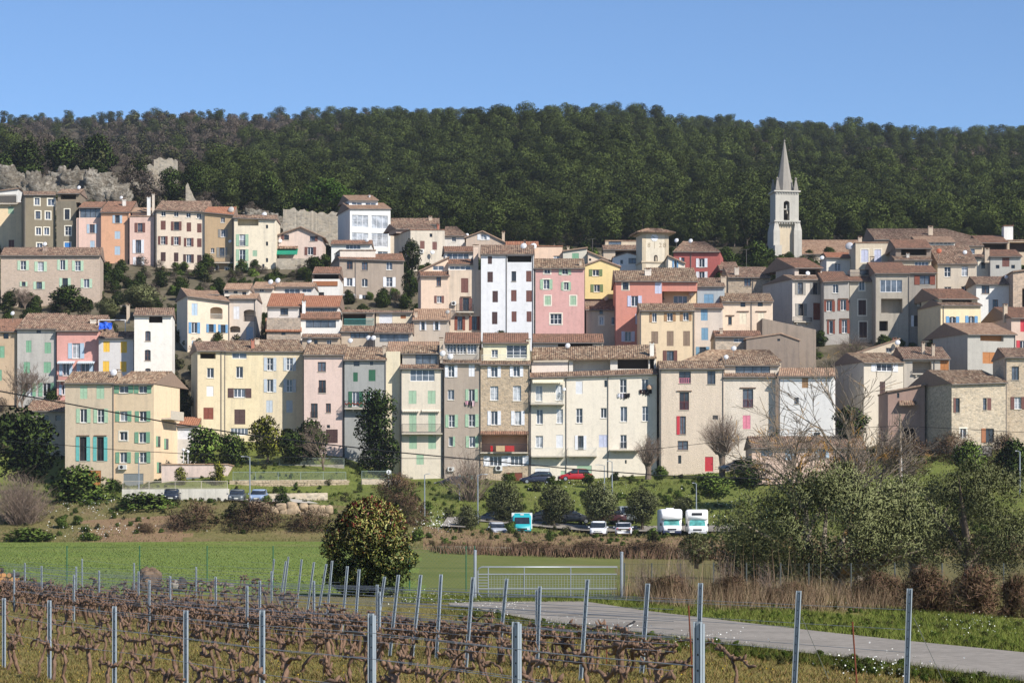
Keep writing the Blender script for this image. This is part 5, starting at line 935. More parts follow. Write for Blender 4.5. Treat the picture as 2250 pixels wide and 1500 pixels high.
for i, (px, py, D, hh, w, lb) in enumerate([(215, 385, 500, 85, 95, 'large rounded evergreen on the crest left of the ruin'), (140, 390, 505, 78, 110, 'grey green oak on the crest above the cliff'), (60, 392, 500, 78, 110, 'broad evergreen on the crest near the left edge'), (5, 400, 495, 60, 80, 'evergreen at the left edge of the crest'), (375, 440, 474, 66, 66, 'dark evergreen in front of the ruined tower'), (420, 425, 476, 55, 60, 'dark evergreen right of the ruined tower'), (310, 400, 478, 40, 50, 'small dark evergreen by the low ruined wall'), (60, 405, 470, 40, 70, 'low dark shrub among the left crags'), (200, 392, 476, 36, 80, 'low dark shrub on top of the pale cliff'), (590, 440, 470, 60, 60, 'dark tree left of the umbrella pine'), (905, 590, 396, 60, 45, 'dark tree right of the grey brown house'), (900, 655, 382, 60, 40, 'dark shrub in the gap beside the peach house'), (1595, 590, 420, 45, 60, 'dark evergreen left of the church'), (1660, 590, 425, 55, 80, 'dark evergreen at the foot of the church tower'), (1020, 520, 440, 42, 50, 'bright bush behind the tan gable')]):
    V_('evergreen_tree', lb, 'tree', OAK[i % 3], px, py, D, hh, w)
for i, (px, py, D, hh, w, lb, P_) in enumerate([(148, 692, 381, 62, 105, 'dark bushy tree in front of the stone house', OAK), (310, 684, 374, 54, 112, 'grey green olive tree left of the cream house with blue shutters', OLV), (236, 702, 372, 42, 60, 'small olive bush above the blue tarpaulin', OLV), (352, 626, 412, 30, 50, 'shrub at the corner of the long cream house', OAK), (402, 618, 413, 22, 60, 'low shrubs under the long cream house', SHR), (556, 628, 411, 34, 34, 'bright shrub at the foot of the cream loggia house', SHR), (605, 634, 408, 34, 80, 'shrubs below the terrace of the pink cottage', OAK), (650, 626, 409, 26, 60, 'shrub right of the pink cottage terrace', OAK), (690, 602, 412, 36, 50, 'bush beside the pink cottage', OAK), (400, 930, 326, 90, 50, 'dark evergreen in the gap left of the yellow house', OAK), (446, 1024, 311, 84, 112, 'large green garden shrub below the yellow house', SHR), (512, 1024, 311, 66, 84, 'spiky garden shrub below the yellow house', SHR), (587, 1008, 310, 88, 92, 'yellow green loquat tree in front of the arched door', [LOQ]), (640, 1012, 311, 62, 84, 'green shrub right of the loquat', OAK), (684, 1010, 312, 84, 84, 'dark conifer shrub below the pink house', OAK), (828, 1038, 313.5, 178, 106, 'tall ivy covered tree against the grey house', [IVY]), (52, 1048, 288, 140, 172, 'large dense dark evergreen at the left', OAK), (1868, 958, 301, 62, 90, 'dark laurel bush behind the bare tree', OAK), (790, 1098, 296, 38, 20, 'small dark cypress by the garden steps', [CYP]), (2130, 1035, 262, 60, 90, 'bright shrub below the rubble stone house', SHR), (2225, 1060, 262, 90, 90, 'dark tree at the right edge', OAK), (398, 1066, 300, 38, 34, 'yellow green bush in front of the pink garage', [LOQ]), (478, 1072, 300, 55, 42, 'climber covered corner right of the pink garage', [LOQ]), (1450, 1052, 300, 26, 40, 'green weeds at the foot of the sandy stone house', SHR), (1290, 1060, 300, 20, 40, 'weeds by the green garage', SHR), (248, 1088, 292, 34, 46, 'round bush in front of the wooden garage door', OAK), (325, 1100, 284, 34, 40, 'grey bush against the retaining wall', OLV), (175, 1118, 266, 86, 170, 'bright bramble thicket on the left slope', SHR), (315, 1140, 254, 56, 170, 'ivy thicket above the earth bank', SHR), (60, 1196, 240, 34, 140, 'low bright hedge at the left edge of the meadow', SHR), (195, 1196, 241, 26, 60, 'small green clump at the foot of the earth bank', SHR), (620, 1120, 256, 36, 40, 'green clump on the boulder wall', OAK), (700, 1176, 246, 28, 70, 'green clump beside the big red tipped shrub', SHR), (1560, 1090, 282, 46, 110, 'ivy thicket above the motorhomes', SHR), (1640, 1070, 285, 60, 90, 'dark bush below the carport', OAK)]):
    V_('shrub' if P_ is not OLV else 'olive_tree', lb, 'tree' if 'tree' in lb else 'bush', P_[i % len(P_)], px, py, D, hh, w)
for i, (px, py, D, hh, w, lb) in enumerate([(1108, 1158, 273, 94, 98, 'first olive tree left in the row behind the car park'), (1217, 1160, 273, 90, 96, 'second olive tree in the row behind the turquoise truck'), (1315, 1160, 273, 92, 98, 'third olive tree in the row above the white cars'), (1410, 1158, 273, 80, 92, 'fourth olive tree in the row beside the grey van'), (1026, 1180, 262, 66, 64, 'small olive tree left of the silver car'), (1500, 1128, 282, 34, 60, 'low olive bush above the motorhomes')]):
    V_('olive_tree', lb, 'tree', OLV[i % 3], px, py, D, hh, w)
for i, (px, py, D, hh, w, lb) in enumerate([(430, 1192, 245, 84, 150, 'brown bramble thicket left of the boulder wall'), (560, 1194, 245, 92, 180, 'brown bramble thicket below the boulder wall'), (675, 1192, 245, 70, 130, 'brown bramble thicket near the big shrub'), (870, 1112, 280, 70, 130, 'leafless thicket below the cream house'), (905, 1165, 262, 70, 90, 'leafless thicket right of the red tipped shrub'), (1180, 1228, 236, 36, 150, 'dry bramble strip below the car park'), (1300, 1230, 236, 40, 150, 'dry bramble strip behind the gate'), (1430, 1232, 236, 42, 160, 'dry bramble strip below the motorhomes'), (1990, 1040, 280, 70, 160, 'leafless thicket below the mauve house'), (1870, 1040, 284, 50, 140, 'leafless thicket right of the pink annex'), (2090, 1012, 284, 60, 120, 'leafless thicket under the rubble stone house'), (2200, 1035, 280, 80, 110, 'leafless thicket at the right edge'), (860, 1215, 234, 36, 80, 'dry thicket behind the red tipped shrub'), (320, 1180, 244, 30, 60, 'dry scrub on the earth bank')]):
    V_('bramble_thicket', lb, 'bush', BRM[i % 2], px, py, D, hh, w)

pts = [(x, d, zg(x, d) - .1, fr.uniform(.06, .2) * (2.2 if fr.random() < .08 else 1), fr.random() * 6.28) for x, d in ((fr.uniform(-.225, .225) * d, d) for d in [fr.uniform(242, 320) for _ in range(1800)])]
scatter('slope_weeds', 'clumps of weeds dotted over the bank and grassy slope', 'weeds', pts, [crown_of(c2), crown_of(c2), crown_of(b3), crown_of(c2)])
# leafless trees
def bare(seed, H_, r, mat, spread=.55, lev=5, kids=3, first=.28, twig=.006, upb=.25, lean=(0, 0)):
    rg = random.Random(seed); mb = MB()
    def br(p, d, L, r0, lv):
        n = 3; pts = [p]; q = p
        for i in range(n):
            d = (d + Vector((rg.gauss(0, .14), rg.gauss(0, .14), rg.gauss(0, .1) + upb * .12))).normalized(); q = q + d * L / n; pts.append(q)
        r1 = max(twig, r0 * .62); mb.tube(pts, [r0 + (r1 - r0) * i / n for i in range(n + 1)], 7 if lv > 3 else (4 if lv > 1 else 3), cap=False)
        if lv <= 0: return
        for k in range(kids if lv < lev else kids + 1):
            t = rg.uniform(.45, 1) if k else 1; s = pts[min(n, max(1, int(t * n)))]
            v = Vector((rg.gauss(0, 1), rg.gauss(0, 1), rg.gauss(0, .5))); v = (v - d * v.dot(d)).normalized(); nd = (d + v * spread * rg.uniform(.6, 1.5) + Vector((0, 0, upb * .3))).normalized()
            br(s, nd, L * rg.uniform(.6, .85), r1 * (.9 if k == 0 else .72), lv - 1)
    br(Vector((0, 0, -.3)), Vector((lean[0], lean[1], 1)).normalized(), H_ * first, r, lev)
    m = bpy.data.meshes.new('branches'); m.from_pydata(mb.v, [], mb.f); m.materials.append(mat); m.polygons.foreach_set('use_smooth', [True] * len(m.polygons)); m.update(); return m
def twiggy(seed, H_, w, n, r, mat, base=.1, arch=.5, z0=0):
    rg = random.Random(seed); mb = MB()
    for i in range(n):
        a = rg.uniform(0, 6.283); e = rg.random() ** .6; x, y = math.cos(a) * e, math.sin(a) * e; hh = H_ * rg.uniform(.6, 1) * math.sqrt(max(.15, 1 - e * e * .75)); p0 = Vector((x * base * w, y * base * w, z0 - (.15 if not z0 else 0)))
        p3 = Vector((x * w / 2, y * w / 2, z0 + hh)); p1 = p0.lerp(p3, .35) + Vector((rg.gauss(0, .04) * w, rg.gauss(0, .04) * w, hh * .2 * arch)); p2 = p0.lerp(p3, .7) + Vector((rg.gauss(0, .05) * w, rg.gauss(0, .05) * w, hh * .12 * arch))
        mb.tube([p0, p1, p2, p3], [r, r * .8, r * .6, r * .3], 3, cap=False)
        for k in range(3):
            s = p1.lerp(p3, rg.random()); mb.tube([s, s + Vector((rg.gauss(0, .1) * w, rg.gauss(0, .1) * w, rg.uniform(.03, .2) * H_))], [r * .5, r * .2], 3, cap=False)
    m = bpy.data.meshes.new('twigs'); m.from_pydata(mb.v, [], mb.f); m.materials.append(mat); m.update(); return m
def bput(name, label, cat, m, px, py, D, sc=(1, 1, 1), yaw=0, extra=None, part='branches'):
    e = empty(name, ((px - CX) * D / F, D, HC + (HY - py) * D / F), yaw); e.scale = sc; tag(e, label, cat)
    if extra: link('trunk', extra, e)
    link(part, m, e); return e
bt1 = bare(1, 8.6, .17, TWIG, .55, 6, 3, .3, .012, .5); bt2 = bare(2, 8, .14, TWIG, .5, 6, 3, .3, .012, .5)
bput('bare_tree', 'tall leafless tree in front of the grey house at the left', 'tree', bt1, 38, 912, 322, yaw=1); bput('bare_tree', 'leafless tree with second trunk beside the tall leafless tree', 'tree', bt2, 54, 912, 323, yaw=2.5)
bput('bare_tree', 'leafless tree in front of the long stone house', 'tree', bt2, 60, 695, 381, (.75,) * 3, 4)
bput('bare_tree', 'dark leafless tree in the gap beside the white tower house', 'tree', bare(4, 7, .2, BARKD, .6, 6, 3, .3, .02, .2), 393, 905, 329, (.95,) * 3, 2); bput('bare_tree', 'leafless garden tree with pale trunk below the pink house', 'tree', bare(5, 7, .14, TWIG, .6, 5, 3, .45, .012, .2), 712, 1048, 309, (.95,) * 3, 1)
bput('bare_tree', 'brown leafless tree in front of the grey house with red brown shutters', 'tree', twiggy(6, 5, 8, 260, .02, BARK, .08), 1876, 806, 350)
bput('bare_bush', 'round leafless bush at the left edge of the bank', 'bush', twiggy(7, 6.4, 7.2, 420, .025, TWIG, .04), 45, 1172, 250, (1, 1, 1))
bput('bare_tree', 'fan shaped leafless tree above the small olive', 'tree', twiggy(8, 7, 7, 110, .04, TWIG, .05), 1032, 1110, 290)
for i, (px, py, D, hh, w) in enumerate([(1420, 1318, 88, 1.6, 1.3), (1500, 1322, 87, 1.9, 1.5), (1590, 1328, 86, 1.8, 1.5), (1690, 1335, 85, 1.6, 1.4)]): bput('bare_bush', 'thin leafless bush, %s from the gate post in the dry reeds' % ('first', 'second', 'third', 'fourth')[i], 'bush', twiggy(60 + i, hh, w, 60, .008, TWIG, .1), px, py, D)
def pollard(seed, n, w, hh, th):
    m = twiggy(seed, hh, w, n, .022, TWIG, .12, .6, th); mb = MB(); mb.tube([(0, 0, -.3), (.05, 0, th * .5), (0, .05, th), (0, 0, th + .4)], [.42, .34, .42, .25], 9)
    for a in range(5): t = a * 1.26; mb.tube([(0, 0, th * .8), (.5 * math.cos(t), .5 * math.sin(t), th + .3)], [.26, .2], 6)
    t = bpy.data.meshes.new('trunk'); t.from_pydata(mb.v, [], mb.f); t.materials.append(BARK); t.update(); return m, t
m, t = pollard(9, 200, 4, 4, 1.5); bput('pollarded_tree', 'leafless pollarded tree in front of the long white house', 'tree', m, 1424, 1048, 309, extra=t); m, t = pollard(10, 330, 6.2, 5.2, 2.6); bput('pollarded_tree', 'larger leafless pollarded tree in front of the sandy stone house', 'tree', m, 1586, 1045, 306, extra=t)
# big trees on the right
bput('bare_tree', 'large leafless tree with orange lichen behind the olives', 'tree', bare(21, 12, .26, LICH, .62, 6, 3, .27, .013, .15, (-.12, 0)), 1792, 1262, 132, (1.15, 1.15, 1.08), .6); bput('bare_tree', 'second leafless tree with orange lichen leaning right', 'tree', bare(22, 10.5, .22, LICH, .55, 6, 3, .34, .012, .25, (.28, 0)), 1890, 1262, 128, (1.15, 1.15, 1.05), 2.2)
def big_olive(name, label, px, py, D, w, hh, seed, N, z0=.2, lean=0):
    rg = np.random.default_rng(seed); k = D / F; H_, w_ = hh * k, w * k; bl = clumps(rg, w_, H_ * z0, H_ * .95, 95, w_ * .05, w_ * .095, .95)
    V, q = leaves(rg, bl, int(N * 1.35), .125, 3.4, .35, .7); e = empty(name, ((px - CX) * k, D, HC + (HY - py) * k)); tag(e, label, 'tree'); mb = MB(); base = Vector((0, 0, -.2))
    tk = min(1, H_ / 4.5); mb.tube([base, (.05, 0, .35), (-.05, .05, .75)], [.36 * tk, .27 * tk, .3 * tk], 9)
    for i in range(9):
        b = bl[int(rg.integers(len(bl)))]; qv = Vector(b[:3]); f = Vector((0, 0, .6)); mb.tube([f, f.lerp(qv, .4) + Vector((rg.normal() * .15, rg.normal() * .15, -.05)), f.lerp(qv, .75), qv], [.17 * tk, .12 * tk, .07 * tk, .02], 6, cap=False)
    mb.build('trunk', LICH if seed == 31 else BARK, e, smooth=True); link('crown', crownmesh('crown', V, q, [L_OLIVE]), e, (lean, 0, 0)); return e
big_olive('olive_tree', 'large olive tree with forked trunk behind the dry reeds', 1840, 1300, 98, 520, 262, 31, 40000, .16, -.5); big_olive('olive_tree', 'spreading olive tree at the right edge', 2130, 1268, 112, 400, 240, 32, 28000, .12, .5); big_olive('olive_tree', 'olive tree between the two large olives further back', 2010, 1262, 122, 300, 215, 33, 16000, .1); big_olive('olive_tree', 'low olive on the left of the large olive', 1660, 1285, 102, 210, 130, 34, 10000, .1); big_olive('olive_tree', 'small dark olive behind the reeds left of the large olive', 1530, 1240, 130, 90, 70, 35, 3500, .1)
# red tipped shrub by the fence
rg = np.random.default_rng(50); k = 95 / F; w_, H_ = 230 * k, 218 * k; NL = 42000; bl = clumps(rg, w_, H_ * .04, H_ * .93, 150, w_ * .055, w_ * .095, .95, lambda t: (.82 + .4 * t) if t < .45 else math.sqrt(max(.1, 1 - ((t - .42) / .62) ** 2)))
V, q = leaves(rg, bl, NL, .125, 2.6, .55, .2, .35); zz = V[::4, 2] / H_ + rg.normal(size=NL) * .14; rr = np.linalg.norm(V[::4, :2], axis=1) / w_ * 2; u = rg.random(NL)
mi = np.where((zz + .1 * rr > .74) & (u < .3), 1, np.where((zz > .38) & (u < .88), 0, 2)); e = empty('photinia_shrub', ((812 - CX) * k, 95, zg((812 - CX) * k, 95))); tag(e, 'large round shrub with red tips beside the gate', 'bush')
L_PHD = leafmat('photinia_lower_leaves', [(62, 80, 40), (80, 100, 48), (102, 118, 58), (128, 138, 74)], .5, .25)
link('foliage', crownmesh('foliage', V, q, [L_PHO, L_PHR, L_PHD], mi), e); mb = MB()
for i in range(9): a = rg.random() * 6.28; mb.tube([(0, 0, -.1), (.3 * math.cos(a), .3 * math.sin(a), H_ * .35), (1.0 * math.cos(a), 1.0 * math.sin(a), H_ * .75)], [.05, .04, .015], 5)
mb.build('stem', BARKD, e)
# ------------------------------------------------------------------ roads, walls, car park
def gp(px, py, z=0.): D = (HC - z) * F / (py - HY); return Vector(((px - CX) * D / F, D, 0))
ASPH = groundmat('worn_asphalt', [(132, 126, 118), (154, 147, 138), (172, 164, 154)], .35, 5, .02, ((122, 116, 108), .22, .56))
def strip(name, far, near, mat, lift=.035, n=6, kind='structure', gz=0.):
    V = []; q = []
    for i, (a, b) in enumerate(zip(far, near)):
        A_, B_ = gp(*a, gz), gp(*b, gz)
        for j in range(n + 1):
            p = A_.lerp(B_, j / n); V.append((p.x, p.y, zg(p.x, p.y) + lift))
    for i in range(len(far) - 1):
        for j in range(n): k = i * (n + 1) + j; q.append((k, k + n + 1, k + n + 2, k + 1))
    return tag(link(name, npmesh(name, V, q, [mat], None, True)), kind=kind)
strip('road', [(985, 1326), (1060, 1323), (1180, 1322), (1285, 1323), (1420, 1344), (1600, 1366), (1800, 1390), (2000, 1412), (2300, 1442)], [(990, 1331), (1050, 1338), (1163, 1361), (1283, 1378), (1417, 1394), (1517, 1407), (1767, 1438), (2000, 1466), (2300, 1510)], ASPH, .045)
def patch(name, pts, mat, lift=.05, kind='structure'):   # paved patch draped over the slope
    P = [Vector(p) for p in pts]; V = []; q = []; n = 10
    for i in range(n + 1):
        for j in range(n + 1):
            p = P[0].lerp(P[1], i / n).lerp(P[3].lerp(P[2], i / n), j / n); V.append((p.x, p.y, zg(p.x, p.y) + lift))
    for i in range(n):
        for j in range(n): k = i * (n + 1) + j; q.append((k, k + n + 1, k + n + 2, k + 1))
    return tag(link(name, npmesh(name, V, q, [mat], None, True)), kind=kind)
SXD = lambda px, D: Vector(((px - CX) * D / F, D, 0))
patch('car_park_lane', [SXD(1040, 270), SXD(1640, 270), SXD(1640, 276), SXD(1040, 276)], ASPH, .25); patch('parking_terrace', [SXD(495, 262), SXD(700, 262), SXD(640, 273), SXD(495, 273)], groundmat('terrace_concrete', [(196, 188, 174), (210, 202, 188)], .5, 5, .01), .3)
patch('access_road', [SXD(968, 260), SXD(1022, 260), SXD(1040, 272), SXD(985, 272)], ASPH, .3)
def wall(label, x0, x1, yt, yb, D0, D1, mat, th=.5, name='retaining_wall', cap=None, n=1):
    a, b = SXD(x0, D0), SXD(x1, D1); ytl, ytr = yt if isinstance(yt, tuple) else (yt, yt); d = b - a; L = d.length; rz = math.atan2(d.y, d.x)
    z0 = W(0, ytl, D0).z; z1 = W(0, ytr, D1).z; zb = min(W(0, yb, D0).z, W(0, yb, D1).z) - 1; e = empty(name, (a.x, a.y, zb), rz); tag(e, label, 'wall'); mb = MB()
    V = [(0, 0, 0), (L, 0, 0), (L, th, 0), (0, th, 0), (0, 0, z0 - zb), (L, 0, z1 - zb), (L, th, z1 - zb), (0, th, z0 - zb)]; mb.v = V; mb.f = [(4, 5, 6, 7), (0, 1, 5, 4), (1, 2, 6, 5), (2, 3, 7, 6), (3, 0, 4, 7)]; mb.m = [0] * 5
    mb.build('masonry', mat, e); return e
def stones(e, L, z0, z1, mat, sw=.5, sh=.26, seed=1):   # coursed stones standing proud of the wall face
    rg = random.Random(seed); z = z0; i = 0; meshes = []
    for k in range(6):
        r_ = np.random.default_rng(seed * 10 + k); mb = MB().box(-.5, .5, -.08, .05, -.5, .5, tx=0); V = np.array(mb.v); V[:, 0] += r_.uniform(-.09, .09, 8); V[:, 2] += r_.uniform(-.09, .09, 8); V[:, 1] += np.where(V[:, 1] < 0, r_.uniform(-.04, .04, 8), 0)
        m = bpy.data.meshes.new('stone'); m.from_pydata([tuple(v) for v in V], [], mb.f); m.materials.append(mat); m.update(); meshes.append(m)
    while z < z1 - .05:
        hh = sh * rg.uniform(.8, 1.25); x = rg.uniform(-.2, 0)
        while x < L:
            w_ = sw * rg.uniform(.6, 1.6); o = link('stone', rg.choice(meshes), e, (x + w_ / 2, 0, z + hh / 2)); o.scale = (w_ * .93, 1, hh * .92); x += w_; i += 1
            if i > 290: return
        z += hh
DRY = stonewall((204, 184, 154), 2.6); STONEM = plain((206, 186, 156), .95, var=.45, name='dressed_stone')
wall('stone terrace wall below the bright orange house', 226, 345, (640, 646), 668, 405, 402, RUIN, .5); wall('stone terrace wall under the long cream house', 345, 520, (606, 612), 630, 415.5, 414.5, RUIN, .5); wall('stone terrace wall under the cream loggia house', 520, 615, (624, 622), 645, 412, 411, RUIN, .5); wall('stone terrace wall right of the long stone house', 222, 300, (668, 672), 695, 384, 382, RUIN, .5)
e = wall('long dry stone retaining wall below the garden', 505, 762, (1055, 1053), 1086, 300, 300, DRY); stones(e, (762 - 505) * 300 / F, 1.0, 2.6, STONEM, .46, .27, 3)
wall('dry stone wall between the garden steps and the cream house', 795, 880, 1052, 1080, 300, 301, DRY); wall('sloping low stone wall behind the parked cars', 585, 720, (1084, 1082), 1104, 274, 276, DRY)
wall('stained concrete retaining wall behind the dark car', 268, 503, (1074, 1073), 1106, 272, 272, stucco((222, 214, 198), 1.0), .4); wall('low stone wall at the foot of the car park bank', 962, 1260, (1198, 1204), 1226, 238, 238, stonewall((170, 154, 130), 3)); wall('grey stone wall below the rubble stone house', 2095, 2180, (975, 980), 1010, 300, 300, stonewall((150, 142, 132), 3))
wall('stone garden wall of the pink cottage', 607, 700, 568, 605, 417, 417, RUIN, .5); wall('upper garden terrace wall', 520, 755, (1022, 1020), 1040, 311, 311, stonewall((170, 160, 140), 3), .4)
rgb = random.Random(3)
for i, (px, py, w, hh) in enumerate([(558, 1108, 20, 12), (580, 1110, 22, 14), (618, 1112, 24, 14), (641, 1110, 20, 16), (646, 1124, 30, 22), (668, 1112, 18, 14), (690, 1114, 24, 14), (686, 1128, 36, 20), (708, 1117, 18, 16), (722, 1118, 18, 16), (712, 1130, 20, 14), (662, 1130, 16, 14), (626, 1126, 22, 18), (604, 1120, 20, 16)]):
    rock('large tan boulder of the boulder wall below the parked cars', px, py + 2, 252.5, w * 1.15, hh * 1.3, 200 + i, 'boulder', plain((182, 160, 132), .95, var=.45, name='tan_boulder'), .5, 'boulder', 'boulders of the wall below the parked cars', .22, 14, 10)
# ------------------------------------------------------------------ vehicles
TYRE = plain((32, 32, 34), .8, name='tyre'); RIM = plain((176, 178, 182), .35, metal=.6, name='rim'); LAMP = plain((236, 238, 242), .15, spec=.7, name='headlamp'); TAIL = plain((190, 30, 34), .3, name='tail_lamp'); PLATE = plain((236, 236, 226), .5, name='plate'); TRIM = plain((40, 42, 46), .6, name='trim'); CGL = glassmat((40, 46, 54), 'car_glass'); CGL2 = glassmat((84, 150, 146), 'windscreen_with_sunshade')
def vehicle(label, cat, name, px, py, D, yaw): e = empty(name, ((px - CX) * D / F, D, HC + (HY - py) * D / F), yaw); return tag(e, label, cat)
def wheel(e, x, y, r, w=.2):
    mb = MB(); n = 16; s = 1 if y > 0 else -1
    prof = [(r * .62, -w / 2), (r * .96, -w / 2), (r, -w / 4), (r, w / 4), (r * .96, w / 2), (r * .62, w / 2), (r * .62, -w / 2)]
    for i in range(n):
        t0, t1 = 2 * math.pi * i / n, 2 * math.pi * (i + 1) / n
        for (ra, ya), (rb, yb) in zip(prof[:-1], prof[1:]): mb.poly([(x + ra * math.cos(t0), y + ya, r + ra * math.sin(t0)), (x + ra * math.cos(t1), y + ya, r + ra * math.sin(t1)), (x + rb * math.cos(t1), y + yb, r + rb * math.sin(t1)), (x + rb * math.cos(t0), y + yb, r + rb * math.sin(t0))])
    o = mb.build('wheel', TYRE, e, smooth=True); MB().poly([(x + r * .62 * math.cos(t), y + s * w * .4, r + r * .62 * math.sin(t)) for t in np.linspace(0, 2 * math.pi, 15)[:-1]]).build('rim', RIM, o)
def loft(secs, n=10):   # closed rounded sections (x, half width, z low, z high, roundness)
    mb = MB(); b = 0
    for x, hw, z0, z1, k in secs:
        for i in range(n * 2):
            t = math.pi * 2 * (i + .5) / (n * 2); c, s = math.cos(t), math.sin(t); q = 1 / k
            mb.v.append((x, hw * math.copysign(abs(c) ** q, c), (z0 + z1) / 2 + (z1 - z0) / 2 * math.copysign(abs(s) ** q, s)))
    m = n * 2
    for i in range(len(secs) - 1):
        for j in range(m): mb.f.append((i * m + j, i * m + (j + 1) % m, (i + 1) * m + (j + 1) % m, (i + 1) * m + j)); mb.m.append(0)
    mb.f.append(tuple(range(m))); mb.m.append(0); mb.f.append(tuple((len(secs) - 1) * m + j for j in range(m))); mb.m.append(0); return mb
def car(label, c, px, py, D, yaw, L=4.1, w=1.75, ht=1.48, estate=False, rear=False):
    e = vehicle(label, 'car', 'parked_car', px, py, D, R(yaw)); k = L / 4.1; P = plain(c, .28, spec=.6, var=.04, name='car_paint'); hw = w / 2
    loft([(-2.05 * k, hw * .78, .32, .82, 3), (-1.95 * k, hw * .92, .24, .95, 3.5), (-1.2 * k, hw, .22, .96, 4), (.2 * k, hw, .22, .95, 4), (1.0 * k, hw * .99, .22, .92, 4), (1.6 * k, hw * .95, .22, .82, 3.5), (1.95 * k, hw * .86, .24, .68, 3), (2.05 * k, hw * .7, .3, .58, 3)]).build('body', P, e, smooth=True)
    xb = -1.95 if estate else -1.75; g = loft([(xb * k, hw * .78, .85, .98, 3), ((xb + .25) * k, hw * .84, .85, ht - .12, 3.2), (-.9 * k, hw * .84, .85, ht - .03, 3.2), (-.1 * k, hw * .84, .85, ht - .03, 3.2), (.55 * k, hw * .85, .85, ht - .28, 3.2), (1.15 * k, hw * .82, .8, .93, 3)])
    g.build('windows', CGL, e, smooth=True)
    loft([((xb + .3) * k, hw * .68, ht - .11, ht - .05, 3), (-.9 * k, hw * .74, ht - .1, ht, 3), (-.1 * k, hw * .74, ht - .1, ht, 3), (.3 * k, hw * .7, ht - .19, ht - .1, 3)]).build('roof', P, e, smooth=True)
    mb = MB()
    for s in (-1, 1):
        for x0, x1, zt in ((-.35, -.25, ht - .05),): mb.box(x0 * k, x1 * k, s * hw * .865 - .02, s * hw * .865 + .02, .9, zt)
    mb.build('door_pillar', P, e)
    for s in (-1, 1):
        wheel(e, 1.28 * k, s * (hw - .1), .31); wheel(e, -1.25 * k, s * (hw - .1), .31)
        MB().lathe([(0, .06), (.12, .04), (.15, 0), (.12, -.04)], (1.9 * k, s * hw * .66, .64), 10).build('headlight', LAMP, e); MB().box(-2.04 * k, -1.96 * k, s * hw * .72 - .1, s * hw * .72 + .1, .68, .88).build('tail_light', TAIL, e); MB().box(.62 * k, .78 * k, s * (hw + .08) - .09, s * (hw + .08) + .09, .92, 1.04).build('mirror', P, e)
    MB().box(2.0 * k, 2.075 * k, -.5, .5, .3, .42).box(1.98 * k, 2.05 * k, -.42, .42, .5, .58).build('grille', TRIM, e); MB().box(2.07 * k, 2.09 * k, -.26, .26, .42, .52).build('number_plate', PLATE, e); MB().box(-2.08 * k, -2.055 * k, -.26, .26, .56, .67).build('number_plate', PLATE, e); return e
car('very dark car in front of the stained retaining wall', (44, 46, 54), 377, 1104, 266, -86); car('dark grey car parked on the terrace beside the lamp post', (92, 98, 100), 521, 1105, 266, -88); car('silver blue car parked right of the lamp post', (150, 170, 200), 569, 1105, 266, -92)
car('black car in front of the grey tan house', (36, 38, 46), 990, 1072, 311, 184); car('dark navy estate car in front of the red awning house', (38, 42, 62), 1179, 1063, 310.5, 186, estate=True, ht=1.55); car('red hatchback in front of the green garage', (176, 26, 36), 1263, 1057, 310, 188, ht=1.55)
car('silver car left of the turquoise truck', (178, 182, 190), 1092, 1178, 262, -80); car('white car in the middle of the car park', (240, 242, 246), 1315, 1178, 262, -94, ht=1.6); car('white small hatchback right of the white car', (236, 238, 244), 1370, 1178, 262, 88, L=3.7)
car('dark car under the first olive tree', (40, 42, 46), 1075, 1153, 277, 175); car('dark pickup car behind the second olive tree', (44, 44, 48), 1190, 1151, 278, 178, ht=1.6); car('dark car between second and third olive trees', (52, 54, 58), 1262, 1150, 278, 0); car('dark red car under the third olive tree', (70, 36, 38), 1335, 1149, 278, 182)
car('grey blue car under the carport by the red door', (130, 140, 150), 1617, 1036, 306, 190)
